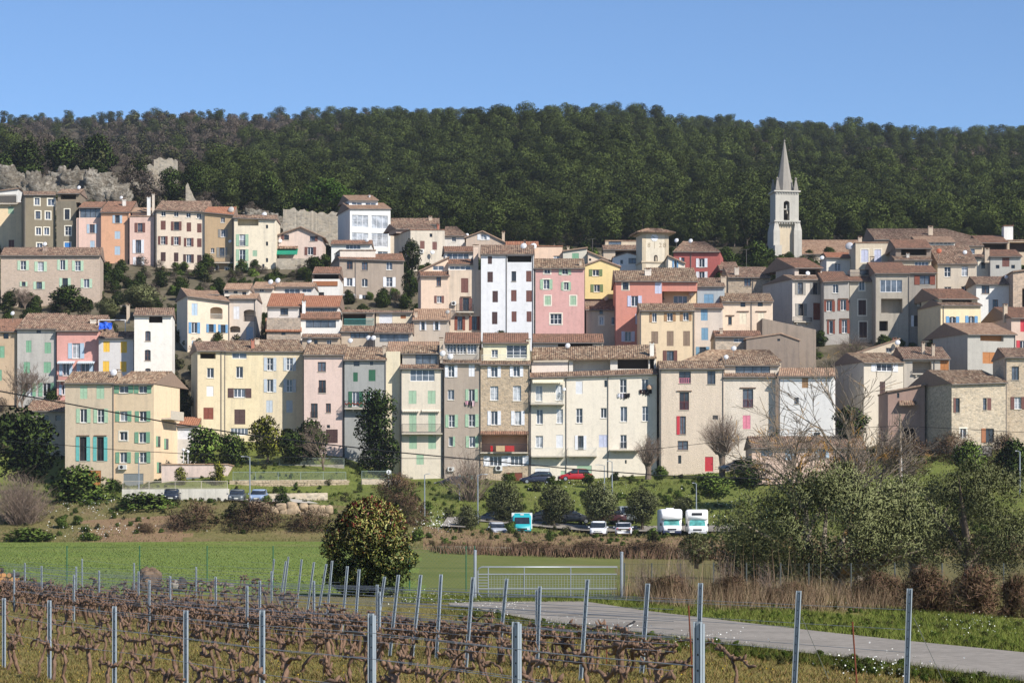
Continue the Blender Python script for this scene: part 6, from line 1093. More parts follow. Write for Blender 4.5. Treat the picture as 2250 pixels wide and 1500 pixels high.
def motorhome(label, px, py, D, over=True, yaw=-90):
    e = vehicle(label, 'motorhome', 'motorhome', px, py, D, R(yaw)); P = plain((244, 244, 242), .4, var=.05, name='motorhome_body'); bl = plain((52, 60, 90), .6, name='blue_bumper')
    loft([(-5.6, 1.08, .5, 2.8, 6), (-5.5, 1.14, .45, 2.86, 7), (-.8, 1.14, .45, 2.86, 7), (-.6, 1.12, .5, 2.8, 6)]).build('body', P, e, smooth=True)
    if over: loft([(-1.2, 1.14, 1.75, 2.86, 5), (.1, 1.13, 1.72, 2.8, 4), (.55, 1.08, 1.75, 2.6, 3), (.68, .95, 1.85, 2.3, 2.5)]).build('overcab', P, e, smooth=True); MB().box(-3, -2.2, -.4, .4, 2.85, 2.98).build('roof_hatch', P, e)
    else: loft([(-1.2, 1.13, 1.7, 2.78, 5), (.0, 1.1, 1.75, 2.7, 3), (.3, 1.0, 1.8, 2.4, 3)]).build('overcab', P, e, smooth=True); MB().box(.2, .34, -.55, .5, 2.25, 2.5).build('roof_light', TRIM, e)
    loft([(-.9, .96, .4, 1.8, 5), (.2, .96, .4, 1.72, 4), (.75, .95, .38, 1.15, 4), (1.25, .9, .38, 1.02, 3.5), (1.38, .82, .42, .9, 3)]).build('cab', P, e, smooth=True)
    m = MB(); m.poly([(.78, -.84, 1.12), (.78, .84, 1.12), (.3, .76, 1.74), (.3, -.76, 1.74)]); m.build('windscreen', CGL2, e); MB().box(1.2, 1.44, -.94, .94, .36, .6).build('bumper', bl if over else plain((200, 202, 206), .6), e)
    for s in (-1, 1): wheel(e, .75, s * .88, .34); wheel(e, -3.6, s * .95, .34); MB().box(1.25, 1.4, s * .68 - .14, s * .68 + .14, .68, .84).build('headlight', LAMP, e); MB().box(.5, .62, s * 1.12 - .1, s * 1.12 + .1, 1.1, 1.4).build('mirror', TRIM, e)
    MB().box(1.33, 1.41, -.45, .45, .66, .82).build('grille', TRIM, e); MB().box(1.44, 1.455, -.26, .26, .42, .53).build('number_plate', PLATE, e)
motorhome('white motorhome with rounded overcab and blue bumper', 1475, 1178, 262); motorhome('white motorhome with dark roof light beside the other', 1532, 1179, 262.5, False, -93)
def truck(label, px, py, D):
    e = vehicle(label, 'truck', 'box_truck', px, py, D, R(-90)); T = plain((52, 176, 186), .4, var=.05, name='turquoise_paint'); Wb = plain((236, 236, 232), .6)
    MB().box(-4.8, -.5, -1.05, 1.05, .8, 2.45, 0).box(-.52, -.46, -1.07, 1.07, .8, 2.47, 1).build('cargo_box', [T, Wb], e); loft([(-.46, .95, .45, 2.25, 6), (.6, .95, .42, 2.22, 6), (.95, .94, .42, 1.3, 5), (1.15, .92, .42, 1.2, 4)]).build('cab', T, e, smooth=True)
    MB().poly([(1.0, -.8, 1.22), (1.0, .8, 1.22), (.72, .76, 1.98), (.72, -.76, 1.98)]).build('windscreen', CGL, e); MB().box(.45, .6, -.8, .8, 2.08, 2.4).build('roof_fairing', T, e); MB().box(1.0, 1.22, -.95, .95, .36, .58).build('bumper', TRIM, e); MB().box(.6, .64, -.18, .18, 2.2, 2.34).build('roof_sign', Wb, e); MB().box(1.12, 1.18, -.5, .5, .72, .86).build('grille', TRIM, e)
    for s in (-1, 1): wheel(e, .45, s * .85, .36); wheel(e, -3.3, s * .85, .36); MB().box(1.08, 1.19, s * .66 - .14, s * .66 + .14, .68, .86).build('headlight', LAMP, e); MB().box(.7, .82, s * 1.1 - .08, s * 1.1 + .08, 1.3, 1.75).build('mirror', TRIM, e)
    MB().box(1.22, 1.235, -.26, .26, .42, .53).build('number_plate', PLATE, e)
truck('turquoise box truck parked between two olive trees', 1147, 1178, 262)
e = vehicle('grey van half hidden by the fourth olive tree', 'van', 'parked_van', 1380, 1150, 279, R(-86)); G = plain((150, 158, 160), .4, name='van_paint'); loft([(-3.6, .86, .4, 1.85, 5), (-3.5, .93, .32, 1.95, 6), (-.2, .93, .32, 1.95, 6), (.3, .92, .32, 1.5, 5), (.55, .9, .32, 1.15, 4), (1.1, .86, .34, .95, 3.5), (1.25, .76, .4, .8, 3)]).build('body', G, e, smooth=True); MB().poly([(.62, -.76, 1.14), (.62, .76, 1.14), (.02, .7, 1.82), (.02, -.7, 1.82)]).build('windscreen', CGL, e); MB().box(1.1, 1.3, -.8, .8, .36, .5).build('bumper', TRIM, e)
for s in (-1, 1): wheel(e, .7, s * .82, .32); wheel(e, -2.7, s * .82, .32); MB().box(1.1, 1.24, s * .6 - .13, s * .6 + .13, .66, .82).build('headlight', LAMP, e)
# ------------------------------------------------------------------ lamp posts, poles, cables, signs
def lamp(label, px, yt, yb, D, arm=-.6, double=False):
    z0, z1 = W(0, yb, D).z - .3, W(0, yt, D).z; e = empty('street_lamp', ((px - CX) * D / F, D, z0)); tag(e, label, 'street lamp'); hh = z1 - z0; MB().tube([(0, 0, 0), (0, 0, hh * .5), (0, 0, hh)], [.085, .07, .05], 8).build('post', GALV, e)
    for a in ((arm, -arm) if double else (arm,)): o = MB().tube([(0, 0, hh - .05), (a * .5, 0, hh + .06), (a, 0, hh + .08)], .035, 6).build('arm', GALV, e); MB().box(min(a, a * 1.5), max(a, a * 1.5), -.1, .1, hh + .04, hh + .12).build('lamp_head', plain((196, 200, 206), .5), o)
for px, yt, yb, D, a, db, lb in [(549, 1004, 1104, 262, -.6, False, 'street lamp between the two cars on the terrace'), (933, 1042, 1142, 272, .4, False, 'street lamp right of the red tipped shrub'), (1050, 1043, 1166, 268, .7, False, 'street lamp beside the small olive tree'), (1010, 1064, 1106, 290, -.5, False, 'short street lamp left of the fan shaped tree'), (1328, 1022, 1078, 296, -.7, False, 'street lamp before the long white house with left arm'), (1345, 1014, 1086, 292, -.4, False, 'taller street lamp before the long white house'), (305, 1004, 1096, 276, .4, False, 'street lamp in front of the peach front house'), (1530, 1062, 1128, 280, -.3, False, 'lamp post with white box above the motorhomes'), (2241, 992, 1080, 240, -.3, False, 'street lamp at the right edge')]: lamp(lb, px, yt, yb, D, a, db)
for px, py in ((403, 988), (413, 992)):
    p = W(px, py, 306); e = empty('garden_lamp', (p.x, p.y, p.z - 1.6)); tag(e, 'white globe garden lamp %s the peach house steps' % ('nearest' if px == 403 else 'behind'), 'lamp'); MB().tube([(0, 0, 0), (0, 0, 1.5)], .04, 6).build('post', WHITE, e); MB().lathe([(0, .2), (.14, .14), (.2, 0), (.14, -.14), (0, -.2)], (0, 0, 1.6), 12).build('globe', WHITE, e, smooth=True)
def fence(label, x0, x1, yt, yb, D0, D1, m, step=2.5, bar=.12, name='railing_fence'):
    a, b = W(x0, yb, D0), W(x1, yb, D1); d = b - a; L = Vector((d.x, d.y)).length; e = empty(name, a, math.atan2(d.y, d.x)); tag(e, label, 'fence'); hh = W(0, yt, D0).z - a.z; n = max(1, int(L / step))
    for i in range(n + 1): MB().box(L * i / n - .025, L * i / n + .025, -.025, .025, -.4, hh).build('post', m, e)
    MB().box(.03, L - .03, -.02, .02, hh - .05, hh).build('rail', m, e); MB().box(.03, L - .03, -.018, .018, .06, .1).build('rail', m, e); k = int(L / bar); mb = MB()
    for i in range(1, k): mb.box(L * i / k - .009, L * i / k + .009, -.009, .009, .1, hh - .05)
    o = mb.build('bars', m, e); o['kind'] = 'stuff'
GRF = plain((150, 164, 156), .6, name='fence_paint')
fence('pale railing on the long dry stone wall', 512, 760, 1036, 1056, 300.3, 300.3, GRF); fence('upper garden railing below the loquat', 520, 756, 1006, 1022, 311.2, 311.2, GRF); fence('railing on top of the stained retaining wall', 270, 500, 1056, 1073, 272.3, 272.3, plain((200, 190, 176), .6)); fence('railing left of the cream house', 795, 860, 1034, 1052, 300.4, 300.4, GRF); fence('steel railing below the pink canopy', 240, 275, 634, 646, 408, 408, GRF)
e = empty('pergola', W(283, 640, 410)); tag(e, 'small tiled pergola on white posts below the pink balcony house', 'pergola'); mb = MB(); wv = (350 - 278) * 410 / F; sheet(mb, (-.4, -.6, 1.25), (wv, -.6, 1.25), (wv, 2.4, 2.0), (-.4, 2.4, 2.0)); mb.build('roof', [ROOF['r'], SLABM], e)
for x in (0.1, 4.3): MB().box(x, x + .3, -.4, -.1, -1.5, 1.2).build('post', WHITE, e)
e = empty('round_road_sign', W(854, 1062, 296)); tag(e, 'small white round road sign by the garden railing', 'sign'); MB().tube([(0, 0, -.5), (0, 0, 1.3)], .03, 6).build('post', GALV, e); MB().poly([(.27 * math.cos(t), -.05, 1.35 + .27 * math.sin(t)) for t in np.linspace(0, 2 * math.pi, 20)[:-1]]).build('disc', WHITE, e); MB().poly([(-.05, -.055, 1.2), (.05, -.055, 1.2), (.05, -.055, 1.5), (-.05, -.055, 1.5)]).build('mark', IRON, e)
p = W(1978, 1075, 240); e = empty('utility_pole', (p.x, p.y, p.z - 1)); tag(e, 'wooden utility pole behind the olive trees', 'pole'); MB().tube([(0, 0, 0), (0, 0, 8.2)], [.16, .11], 8).build('post', barkmat('weathered_pole', (150, 134, 116)), e); MB().tube([(.2, .3, .8), (.06, 0, 6)], [.07, .06], 6).build('strut', WHITE, e); MB().tube([(-.15, 0, 7.6), (.15, 0, 7.6)], .05, 6).build('bracket', IRON, e)
def cable(label, pts, D0, D1, r=.022):
    mb = MB(); V = []; n = len(pts)
    for i in range(n - 1):
        for k in range(4): t = (i + k / 4) / (n - 1); a = Vector(pts[i]).lerp(Vector(pts[i + 1]), k / 4); V.append(W(a.x, a.y, D0 + (D1 - D0) * t))
    V.append(W(*pts[-1], D1)); o = V[0]; mb.tube([v - o for v in V], r, 5); tag(mb.build('overhead_cable', plain((28, 28, 30), .6), None, o), label, 'cable')
cable('thick black overhead cable sagging across the village front', [(-40, 852), (145, 886), (380, 930), (545, 955), (720, 976), (880, 994), (1050, 1010), (1250, 1029), (1450, 1044), (1700, 1052), (1978, 1050)], 175, 240, .05); cable('thin overhead wire below the thick cable on the left', [(-40, 965), (145, 978), (260, 988), (400, 996), (560, 1002), (760, 1006), (1000, 1007)], 180, 240, .025)
cable('thin overhead wire across the right houses', [(1400, 990), (1600, 968), (1800, 945), (1978, 935), (2260, 950)], 250, 240, .025)
# laundry
for (px, py, D, lb, cs) in [(1368, 872, 319, 'white and dark laundry under the left window of the long white house', [(230, 230, 236), (200, 196, 206), (44, 40, 46), (40, 38, 44)]), (1416, 864, 319, 'dark laundry under the right window of the long white house', [(60, 40, 44), (50, 36, 40), (36, 36, 42), (34, 34, 40)]), (1034, 888, 319.1, 'pink laundry under a window of the grey tan house', [(220, 170, 184), (80, 70, 80), (230, 200, 206)])]:
    p = W(px - 12, py - 8, D); e = empty('laundry', (p.x, p.y - .12, p.z)); tag(e, lb, 'laundry'); MB().tube([(0, 0, 0), (1.6, 0, 0)], .012, 4).build('line', IRON, e)
    for i, c in enumerate(cs):
        mb = MB(); n = 5; x0 = .05 + i * .4; hh = .5 + .2 * ((i * 7) % 3) / 2; P = [(x0 + .36 * j / n, .05 * math.sin(j * 1.9 + i), 0) for j in range(n + 1)]
        for a, b in zip(P[:-1], P[1:]): mb.poly([a, b, (b[0], b[1] * 1.8, -hh), (a[0], a[1] * 1.8, -hh)])
        mb.build('garment', plain(c, .9, name='cloth'), e)
p = W(1062, 985, 318.2); e = empty('balcony_cloths', (p.x, p.y, p.z)); tag(e, 'red and tan cloths hung over the loggia railing', 'cloth')
for x0, x1, c in ((.9, 1.2, (190, 40, 44)), (1.6, 2.7, (206, 178, 140)), (2.75, 3.9, (186, 60, 60))): MB().box(x0, x1, -.08, -.02, -.35, .35).build('cloth', plain(c, .9, name='cloth'), e)
mb = MB(); p = W(232, 716, 330); rg2 = random.Random(4); n = 7; P = [[(x * .28, rg2.uniform(-.15, .15) - y * .12, -y * .2 + rg2.uniform(-.12, .12)) for x in range(n)] for y in range(6)]
for y in range(5):
    for x in range(n - 1): mb.poly([P[y][x], P[y][x + 1], P[y + 1][x + 1], P[y + 1][x]])
tag(mb.build('tarpaulin', plain((44, 98, 214), .5, name='blue_tarpaulin'), None, (p.x - .8, p.y, p.z + .5)), 'crumpled bright blue tarpaulin on the roof terrace', 'tarpaulin')
# ------------------------------------------------------------------ gate and field fence
DG_ = 89.0; p0 = W(1050, 1314, DG_); e = empty('field_gate', (p0.x, DG_, 0)); tag(e, 'long galvanised field gate with mesh infill', 'gate'); k = DG_ / F; Lg = 306 * k; zt, zb = HC + (HY - 1245) * k, HC + (HY - 1311) * k
mb = MB(); r = .028; c = .14; pts = [(c, 0, zb), (0, 0, zb + c), (0, 0, zt - c), (.04, 0, zt - .04), (c, 0, zt), (Lg, 0, zt), (Lg, 0, zb), (c, 0, zb)]; mb.tube(pts, r, 8); mb.build('frame', GALV, e, smooth=True)
for z in (HC + (HY - 1261) * k, HC + (HY - 1293) * k): MB().tube([(0, 0, z), (Lg, 0, z)], r * .9, 8).build('rail', GALV, e)
for x in (.117 + .25, Lg / 3, Lg * 2 / 3): MB().tube([(x, 0, zb), (x, 0, zt)], r * .7, 6).build('upright', GALV, e)
for i in range(1, 5): z = HC + (HY - 1261 - i * 6.4) * k; MB().tube([(0, 0, z), (.36, 0, z)], r * .6, 6).build('rung', GALV, e)
mb = MB(); za = HC + (HY - 1261) * k; n = 44
for i in range(1, n): x = .37 + (Lg - .37) * i / n; mb.tube([(x, .01, zb), (x, .01, za)], .005, 4, cap=False)
for i in range(1, 9): z = zb + (za - zb) * i / 9; mb.tube([(.37, .01, z), (Lg, .01, z)], .005, 4, cap=False)
mb.build('wire_mesh', GALV, e)['kind'] = 'stuff'
for px, yt, lb in ((1044, 1208, 'tall galvanised gate post at the hinge side left of the gate'), (1366, 1212, 'tall galvanised gate post right of the gate')): p = W(px, 1314, DG_); tag(MB().tube([(0, 0, -.4), (0, 0, HC + (HY - yt) * k)], .055, 12).lathe([(0, .02), (.06, 0), (.06, -.05)], (0, 0, HC + (HY - yt) * k), 12).build('gate_post', GALV, None, (p.x, p.y, 0), smooth=False), lb, 'post')
GRNP = plain((52, 104, 78), .6, name='green_post_paint')
def netting(label, xs, D, yt, m, h_=None, dens=.16):
    a = W(xs[0], 1300, D); e = empty('wire_fence', (a.x, D, 0)); tag(e, label, 'fence'); top = HC + (HY - yt) * D / F
    X = [(x - xs[0]) * D / F for x in xs]
    for x in X: g = zg(a.x + x, D); MB().tube([(x, 0, g - .3), (x, 0, top + .03)], .026, 6).build('post', m, e)
    mb = MB(); L = X[-1]; g = zg(a.x + L / 2, D); hh = top - g; r_ = .0022
    for z in (g + .05, (g + top) / 2, top - .02): mb.tube([(0, 0, z), (L, 0, z)], .004, 3, cap=False)
    n = int(L / dens)
    for i in range(-int(hh / dens), n):
        for s in (0, 1):
            x0, x1 = i * dens, i * dens + hh; z0, z1 = g, top
            if x0 < 0: z0 = g - x0; x0 = 0
            if x1 > L: z1 = top - (x1 - L); x1 = L
            if s: mb.tube([(x0, 0, z0), (x1, 0, z1)], r_, 3, cap=False)
            else: mb.tube([(L - x0, 0, z0), (L - x1, 0, z1)], r_, 3, cap=False)
    mb.build('netting', m, e)['kind'] = 'stuff'; return e
netting('green chain link fence along the meadow left of the gate', [-20, 147, 307, 455, 600, 740, 900, 1024, 1043], 104, 1200, GRNP); netting('grey wire fence among the reeds right of the gate', [1372, 1432, 1495, 1568, 1640, 1715, 1777, 1870, 1966, 2070, 2205, 2300], 92, 1238, plain((88, 94, 92), .7, name='dark_fence_post'), dens=.3)
# ------------------------------------------------------------------ vineyard
VD = Vector((-.374, .927, 0)); POSTM = plain((172, 182, 190), .5, metal=.25, var=.2, spec=.5, name='steel_vine_post'); GV = 'steel posts of the vineyard'
def vpost(px, yt, D, label, lean=0., w=.055, base=None):
    X = (px - CX) * D / F; g = zg(X, D); zt = HC + (HY - yt) * D / F; xb = lean * D / F; o = (X + xb, D, g)
    mb = MB(); hh = zt - g; a = w / 2
    for (x0, x1, y0, y1) in ((-a, a, -.004, 0), (-a, -a + .004, -.035, -.004), (a - .004, a, -.035, -.004), (-.012, .012, -.014, -.004)): mb.box(x0, x1, y0, y1, -.3, hh)
    for i in range(int(hh / .12)): mb.box(-.006, .006, -.016, -.0141, i * .12 + .1, i * .12 + .115, 1)
    mb.v = [(x - xb * max(0, z) / hh, y, z) for x, y, z in mb.v]
    o = mb.build('vine_post', [POSTM, IRON], None, o, rz=R(-28)); return tag(o, label, 'post', GV)
ORD = ['first', 'second', 'third', 'fourth', 'fifth', 'sixth', 'seventh', 'eighth', 'ninth', 'tenth', 'eleventh', 'twelfth', 'thirteenth', 'fourteenth', 'fifteenth', 'sixteenth', 'seventeenth', 'eighteenth', 'nineteenth', 'twentieth', 'twenty-first']
ENDS = [(605, 1227, 1311, -12), (637, 1222, 1320, -16), (632, 1232, 1330, -20), (666, 1228, 1335, -16), (694, 1234, 1345, -22), (722, 1238, 1355, -28), (733, 1231, 1352, -16), (767, 1243, 1384, -18), (792, 1250, 1398, -14), (850, 1266, 1405, -28), (880, 1262, 1437, -26), (929, 1262, 1442, -26), (972, 1261, 1446, -14), (1043, 1267, 1476, -22), (1117, 1270, 1456, -24), (1188, 1287, 1470, -8), (1294, 1272, 1500, -20), (1426, 1281, 1486, -18), (1541, 1280, 1505, -8), (1757, 1297, 1535, -14), (2000, 1292, 1545, -10)]
rows = []
for i, (px, yt, yb, ln) in enumerate(ENDS):
    D = (HC + .06) * F / (yb - HY); skip = i in (1, 2, 4, 6, 8, 12, 14, 16); vpost(px, yt, D, 'leaning steel end post, %s from the right in the diagonal line of leaning posts' % ORD[len(ENDS) - 1 - i], ln, .058 if px < 1400 else .07); skip or rows.append((Vector(((px + ln - CX) * D / F, D, 0)), i))
for i, (x, yt) in enumerate([(1535, 1365), (1135, 1365), (817, 1347), (578, 1340), (410, 1340), (253, 1331), (110, 1318), (10, 1313)]):
    D = 23 * (1 + .165 * (i - 1)); vpost(x, yt, D, 'upright steel post, %s from the right in the nearest vine row' % ORD[i], 0, .062)
    if x in (1535, 1135, 817): vpost(x + 6 * 23 / D, yt + 4, D + .12, 'thinner steel post doubled behind the %s upright post from the right in the nearest row' % ORD[i], 0, .05)
rows.append((Vector(((1535 - CX) * 19.2 / F, 19.2, 0)), 99))
for o_ in (2.4, 4.6, 6.9, 9.1): d_ = (o_ + 9.27) / .467; rows.append((Vector((o_ - .403 * (d_ - 23), d_, 0)), 98))
# vines: gnarled trunk, two cordon arms along the wire, pruned spurs
def vine_mesh(seed, lo=False):
    rg = random.Random(seed); mb = MB(); hh = rg.uniform(.42, .62); N_ = 6 if not lo else 4; p = Vector((0, 0, -.08)); pts = [p.copy()]; lx, ly = rg.gauss(0, .05), rg.gauss(0, .035); n = 8 if not lo else 4
    for i in range(n): p = p + Vector((lx * 4 / n + rg.gauss(0, .022), ly * 4 / n + rg.gauss(0, .02), (hh + .08) / n)); pts.append(p.copy())
    r0 = rg.uniform(.023, .037); mb.tube(pts, [r0 * (1.5 if i == 0 else 1) * rg.uniform(.75, 1.3) for i in range(n + 1)], N_)
    arms = [(-1, 0), (1, 0)] + ([(rg.choice((-1, 1)), .12)] if rg.random() < .35 else [])
    for s, dz in arms:
        q = p + Vector((0, 0, -dz)); L = rg.uniform(.4, .72); a = [q.copy()]; k = 8 if not lo else 4; sl = rg.gauss(.1, .12)
        for i in range(k): q = q + Vector((s * L / k, rg.gauss(0, .018), (sl if i < k / 2 else -sl * .5) * L / k + rg.gauss(0, .018))); a.append(q.copy())
        mb.tube(a, [r0 * rg.uniform(.55, 1.15) * (1 - .04 * i) for i in range(k + 1)], N_)
        for i in range(1, k + 1):
            if rg.random() < (.62 if not lo else .9):
                b = a[i]; d = Vector((rg.gauss(0, .04), rg.gauss(0, .04), rg.uniform(.02, .1) * (1 if rg.random() < .85 else -1))); mb.tube([b, b + d * .5 + Vector((rg.gauss(0, .012), 0, 0)), b + d], [r0 * .9, r0 * rg.uniform(.5, .95), r0 * .3], 5 if not lo else 3)
                if rg.random() < .25 and not lo: mb.tube([b + d, b + d + Vector((rg.gauss(0, .05), rg.gauss(0, .04), rg.uniform(.04, .16)))], [.006, .003], 3)
        if rg.random() < .35: b = a[k // 2]; mb.tube([b, b + Vector((rg.gauss(0, .12), rg.gauss(0, .08), -.3))], [.007, .003], 3)
    return mb
VM = []
for i in range(18):
    mb = vine_mesh(300 + i); m = bpy.data.meshes.new('grape_vine'); m.from_pydata(mb.v, [], mb.f); m.materials.append(VINEB); m.polygons.foreach_set('use_smooth', [True] * len(m.polygons)); m.update(); VM.append(m)
spots_v = []; vr = random.Random(9); yawv = math.atan2(VD.y, VD.x)
for st, i in rows:
    t = .5
    while t < 95:
        p = st + VD * (t + vr.uniform(-.15, .15)); px = CX + F * p.x / p.y
        if p.y > 101 or px < -80: break
        if px < 2300 and p.y > 20 and (px < 1480 or vr.random() < .12) and vr.random() < .93: spots_v.append((p.y, p.x, vr.random()))
        t += 1.3
spots_v.sort(); GVN = 'pruned vines in the near rows'
for i, (d, x, q) in enumerate(spots_v[:295]):
    o = link('grape_vine', VM[(i * 7) % 18], None, (x, d, zg(x, d)), yawv + (math.pi if q < .5 else 0) + vr.gauss(0, .08)); s = vr.uniform(.85, 1.2); o.scale = (s, s, vr.uniform(.85, 1.15)); tag(o, 'gnarled leafless grape vine pruned to two arms in the nearer rows', 'vine', GVN)
LO = []
for i in range(6): b = vine_mesh(400 + i, True); LO.append((np.array(b.v), [f for f in b.f if len(f) == 4]))
VV = []; QQ = []; off = 0
for i, (d, x, q) in enumerate(spots_v[295:]):
    v, f = LO[i % 6]; a = yawv + (math.pi if q < .5 else 0); ca, sa = math.cos(a), math.sin(a); g = zg(x, d); s = .9 + .3 * q
    VV.append(np.stack([x + (v[:, 0] * ca - v[:, 1] * sa) * s, d + (v[:, 0] * sa + v[:, 1] * ca) * s, g + v[:, 2] * s], 1)); QQ.append(np.array(f) + off); off += len(v)
tag(link('distant_vines', npmesh('distant_vines', np.concatenate(VV), np.concatenate(QQ), [VINEB], None, True)), 'far rows of leafless vines merging together', 'vines', kind='stuff')
# row posts and wires
nw = 0
for st, i in rows:
    end = 0; t = 4.4
    while True:
        p = st + VD * t; px = CX + F * p.x / p.y
        if p.y > 101 or px < -60: break
        if i in (5, 9, 13, 17) and p.y > 38:
            yt = HY - (zg(p.x, p.y) + 1.3 - HC) * F / p.y; vpost(px, yt, p.y, 'upright steel post inside a vine row', 0, .05)
        end = t; t += 8.8
    if end > 3:
        for hz in (.64, .95, 1.22):
            V = [st + VD * (end * k / 12) for k in range(13)]; V = [Vector((v.x, v.y, zg(v.x, v.y) + hz - .015 * math.sin(k * 1.57))) for k, v in enumerate(V)]; o = V[0]; nw += 1
            tag(MB().tube([v - o for v in V], .0035, 4, cap=False).build('trellis_wire', GALV, None, o), 'thin steel trellis wire strung along a vine row', 'wire', 'trellis wires of the vineyard')
# anchor wires and rusty stakes
for (xa, ya, xb, yb, D, lb) in [(2008, 1357, 2075, 1500, 36, 'slanting anchor wire behind the rightmost post'), (1762, 1355, 1820, 1490, 37, 'slanting anchor wire behind the second post from the right')]:
    a, b = W(xa, ya, D), W(xb, yb, D + 1.5); tag(MB().tube([(0, 0, 0), b - a], .005, 4).build('anchor_wire', GALV, None, a), lb, 'wire')
for (xa, ya, xb, D, lb) in [(1513, 1330, 1525, 36, 'rusty iron stake beside the doubled post'), (1873, 1365, 1888, 34, 'rusty iron stake between the two rightmost posts'), (1334, 1372, 1332, 44, 'short dark stake among the vines')]:
    a = W(xa, ya, D); b = Vector(((xb - CX) * D / F, D, zg(0, D) - .2)); tag(MB().tube([(0, 0, 0), b - a], .012, 6).build('iron_stake', plain((120, 66, 48), .9, name='rust'), None, a), lb, 'stake')
# magpie on the verge
p = gp(1385, 1384); g = zg(p.x, p.y); e = empty('magpie', (p.x, p.y, g), R(30)); tag(e, 'small black and white bird on the road verge', 'bird'); K = .0
mb = MB(); secs = [(-.13, .012, .1), (-.08, .03, .11), (-.02, .045, .125), (.04, .042, .15), (.075, .03, .18), (.1, .032, .205), (.125, .022, .21), (.15, .006, .205)]
for x, r, z in secs:
    for i in range(8): t = i * math.pi / 4; mb.v.append((x, r * math.cos(t), z + r * math.sin(t)))
for i in range(len(secs) - 1):
    for j in range(8): mb.f.append((i * 8 + j, i * 8 + (j + 1) % 8, (i + 1) * 8 + (j + 1) % 8, (i + 1) * 8 + j)); mb.m.append(1 if (i in (1, 2) and j in (4, 5, 6, 7)) else 0)
mb.build('body', [plain((26, 26, 32), .5, name='black_feathers'), plain((236, 236, 232), .7, name='white_feathers')], e, smooth=True); MB().poly([(-.1, -.018, .1), (-.1, .018, .1), (-.32, .012, .03), (-.32, -.012, .03)]).build('tail', plain((26, 26, 32), .5), e)
for s in (-.015, .015): MB().tube([(0, s, .09), (.005, s, 0)], .004, 4).build('leg', IRON, e)
# woodpile, stumps, stones at the far left of the vineyard
END = NT('cut_wood'); v = END.coords(); END.col(END.ramp(END.noise(v, 6, 4), [(.3, A((176, 124, 78))), (.7, A((214, 164, 112)))])); END = END.mat
mb = MB(); n = 10; lm = bpy.data.meshes.new('cut_log'); R_ = [(.11 * math.cos(2 * math.pi * i / n), .11 * math.sin(2 * math.pi * i / n)) for i in range(n)]
lm.from_pydata([(x, 0, z) for x, z in R_] + [(x, .9, z) for x, z in R_], [], [tuple(range(n)), tuple(range(n, 2 * n))] + [(i, (i + 1) % n, n + (i + 1) % n, n + i) for i in range(n)]); lm.materials.append(END); lm.materials.append(BARKD); lm.polygons.foreach_set('material_index', [0, 0] + [1] * n); lm.update()
D = 103; lr = random.Random(12); y = 1306
for row_ in range(6):
    for px in np.arange(-8 + lr.uniform(0, 4), 132 - row_ * 22 - (20 if row_ > 2 else 0), 12): p = W(px + lr.uniform(-2, 2), 1305 - row_ * 10.5, D + lr.uniform(-.2, .2)); o = link('cut_log', lm, None, p, lr.uniform(-.25, .25)); s = lr.uniform(.75, 1.15); o.scale = (s, 1, s); tag(o, 'sawn log with orange end in the woodpile at the left edge', 'log', 'logs of the woodpile')
for i, (px, py, w, hh, lb, c) in enumerate([(328, 1274, 44, 56, 'tall grey brown stump in the middle of the vineyard edge', (124, 104, 86)), (300, 1284, 22, 26, 'small stump left of the tall stump', (110, 92, 76)), (388, 1282, 26, 26, 'grey boulder right of the tall stump', (160, 152, 142)), (401, 1276, 18, 24, 'dark boulder behind the grey boulder', (78, 72, 66)), (225, 1300, 40, 20, 'low heap of dead wood left of the stumps', (104, 84, 70))]): rock(lb, px, py + 6, 101, w, hh, 300 + i, 'boulder' if 'boulder' in lb else 'tree_stump', barkmat('weathered_%d' % i, c), .35, 'boulder' if 'boulder' in lb else 'stump')
D = 100; p = W(425, 1295, D); e = empty('wooden_pallet', (p.x, D, zg(p.x, D))); tag(e, 'flat grey wooden pallet beside the boulders', 'pallet')
for i in range(6): MB().box(0, 1.5, i * .17, i * .17 + .12, .32, .345).build('board', plain((168, 160, 150), .9, name='weathered_board'), e)
for x in (0, .7, 1.4): MB().box(x, x + .1, 0, .97, .2, .319).build('bearer', plain((150, 142, 132), .9), e)
# ------------------------------------------------------------------ grass, weeds, reeds, flowers (uncountable: one object each)
def blades(name, label, cat, P, hgt, wid, mat, nb=5, spread=.1, lean=.35, seed=1):
    rg = np.random.default_rng(seed); P = np.asarray(P); n = len(P) * nb; B = np.repeat(P, nb, 0); B[:, :2] += rg.normal(size=(n, 2)) * spread
    h_ = hgt * (.5 + .9 * rg.random(n)); a = rg.random(n) * 6.283; w_ = wid * (.6 + .8 * rg.random(n)); dx = np.stack([np.cos(a), np.sin(a), np.zeros(n)], 1); ln = rg.normal(size=(n, 3)) * lean * h_[:, None]; ln[:, 2] = h_
    V = np.stack([B - dx * w_[:, None], B + dx * w_[:, None], B + ln * .55 + dx * w_[:, None] * .7, B + ln], 1).reshape(-1, 3)
    m = npmesh(name, V, np.arange(4 * n).reshape(n, 4), [mat], None, True); nn = np.repeat(np.stack([rg.normal(size=n) * .25 + .2, rg.normal(size=n) * .25 - .45, np.ones(n)], 1), 4, 0); nn /= np.linalg.norm(nn, axis=1)[:, None]; m.normals_split_custom_set_from_vertices(nn.tolist())
    return tag(link(name, m), label, cat, kind='stuff')
def pts_px(n, fx, y0, y1, rg_, gz=-.05, cond=None):
    out = []
    while len(out) < n:
        py = y0 + (y1 - y0) * rg_.random(); px = fx[0] + (fx[1] - fx[0]) * rg_.random()
        if cond and not cond(px, py): continue
        p = gp(px, py, gz); out.append((p.x, p.y, zg(p.x, p.y)))
    return out
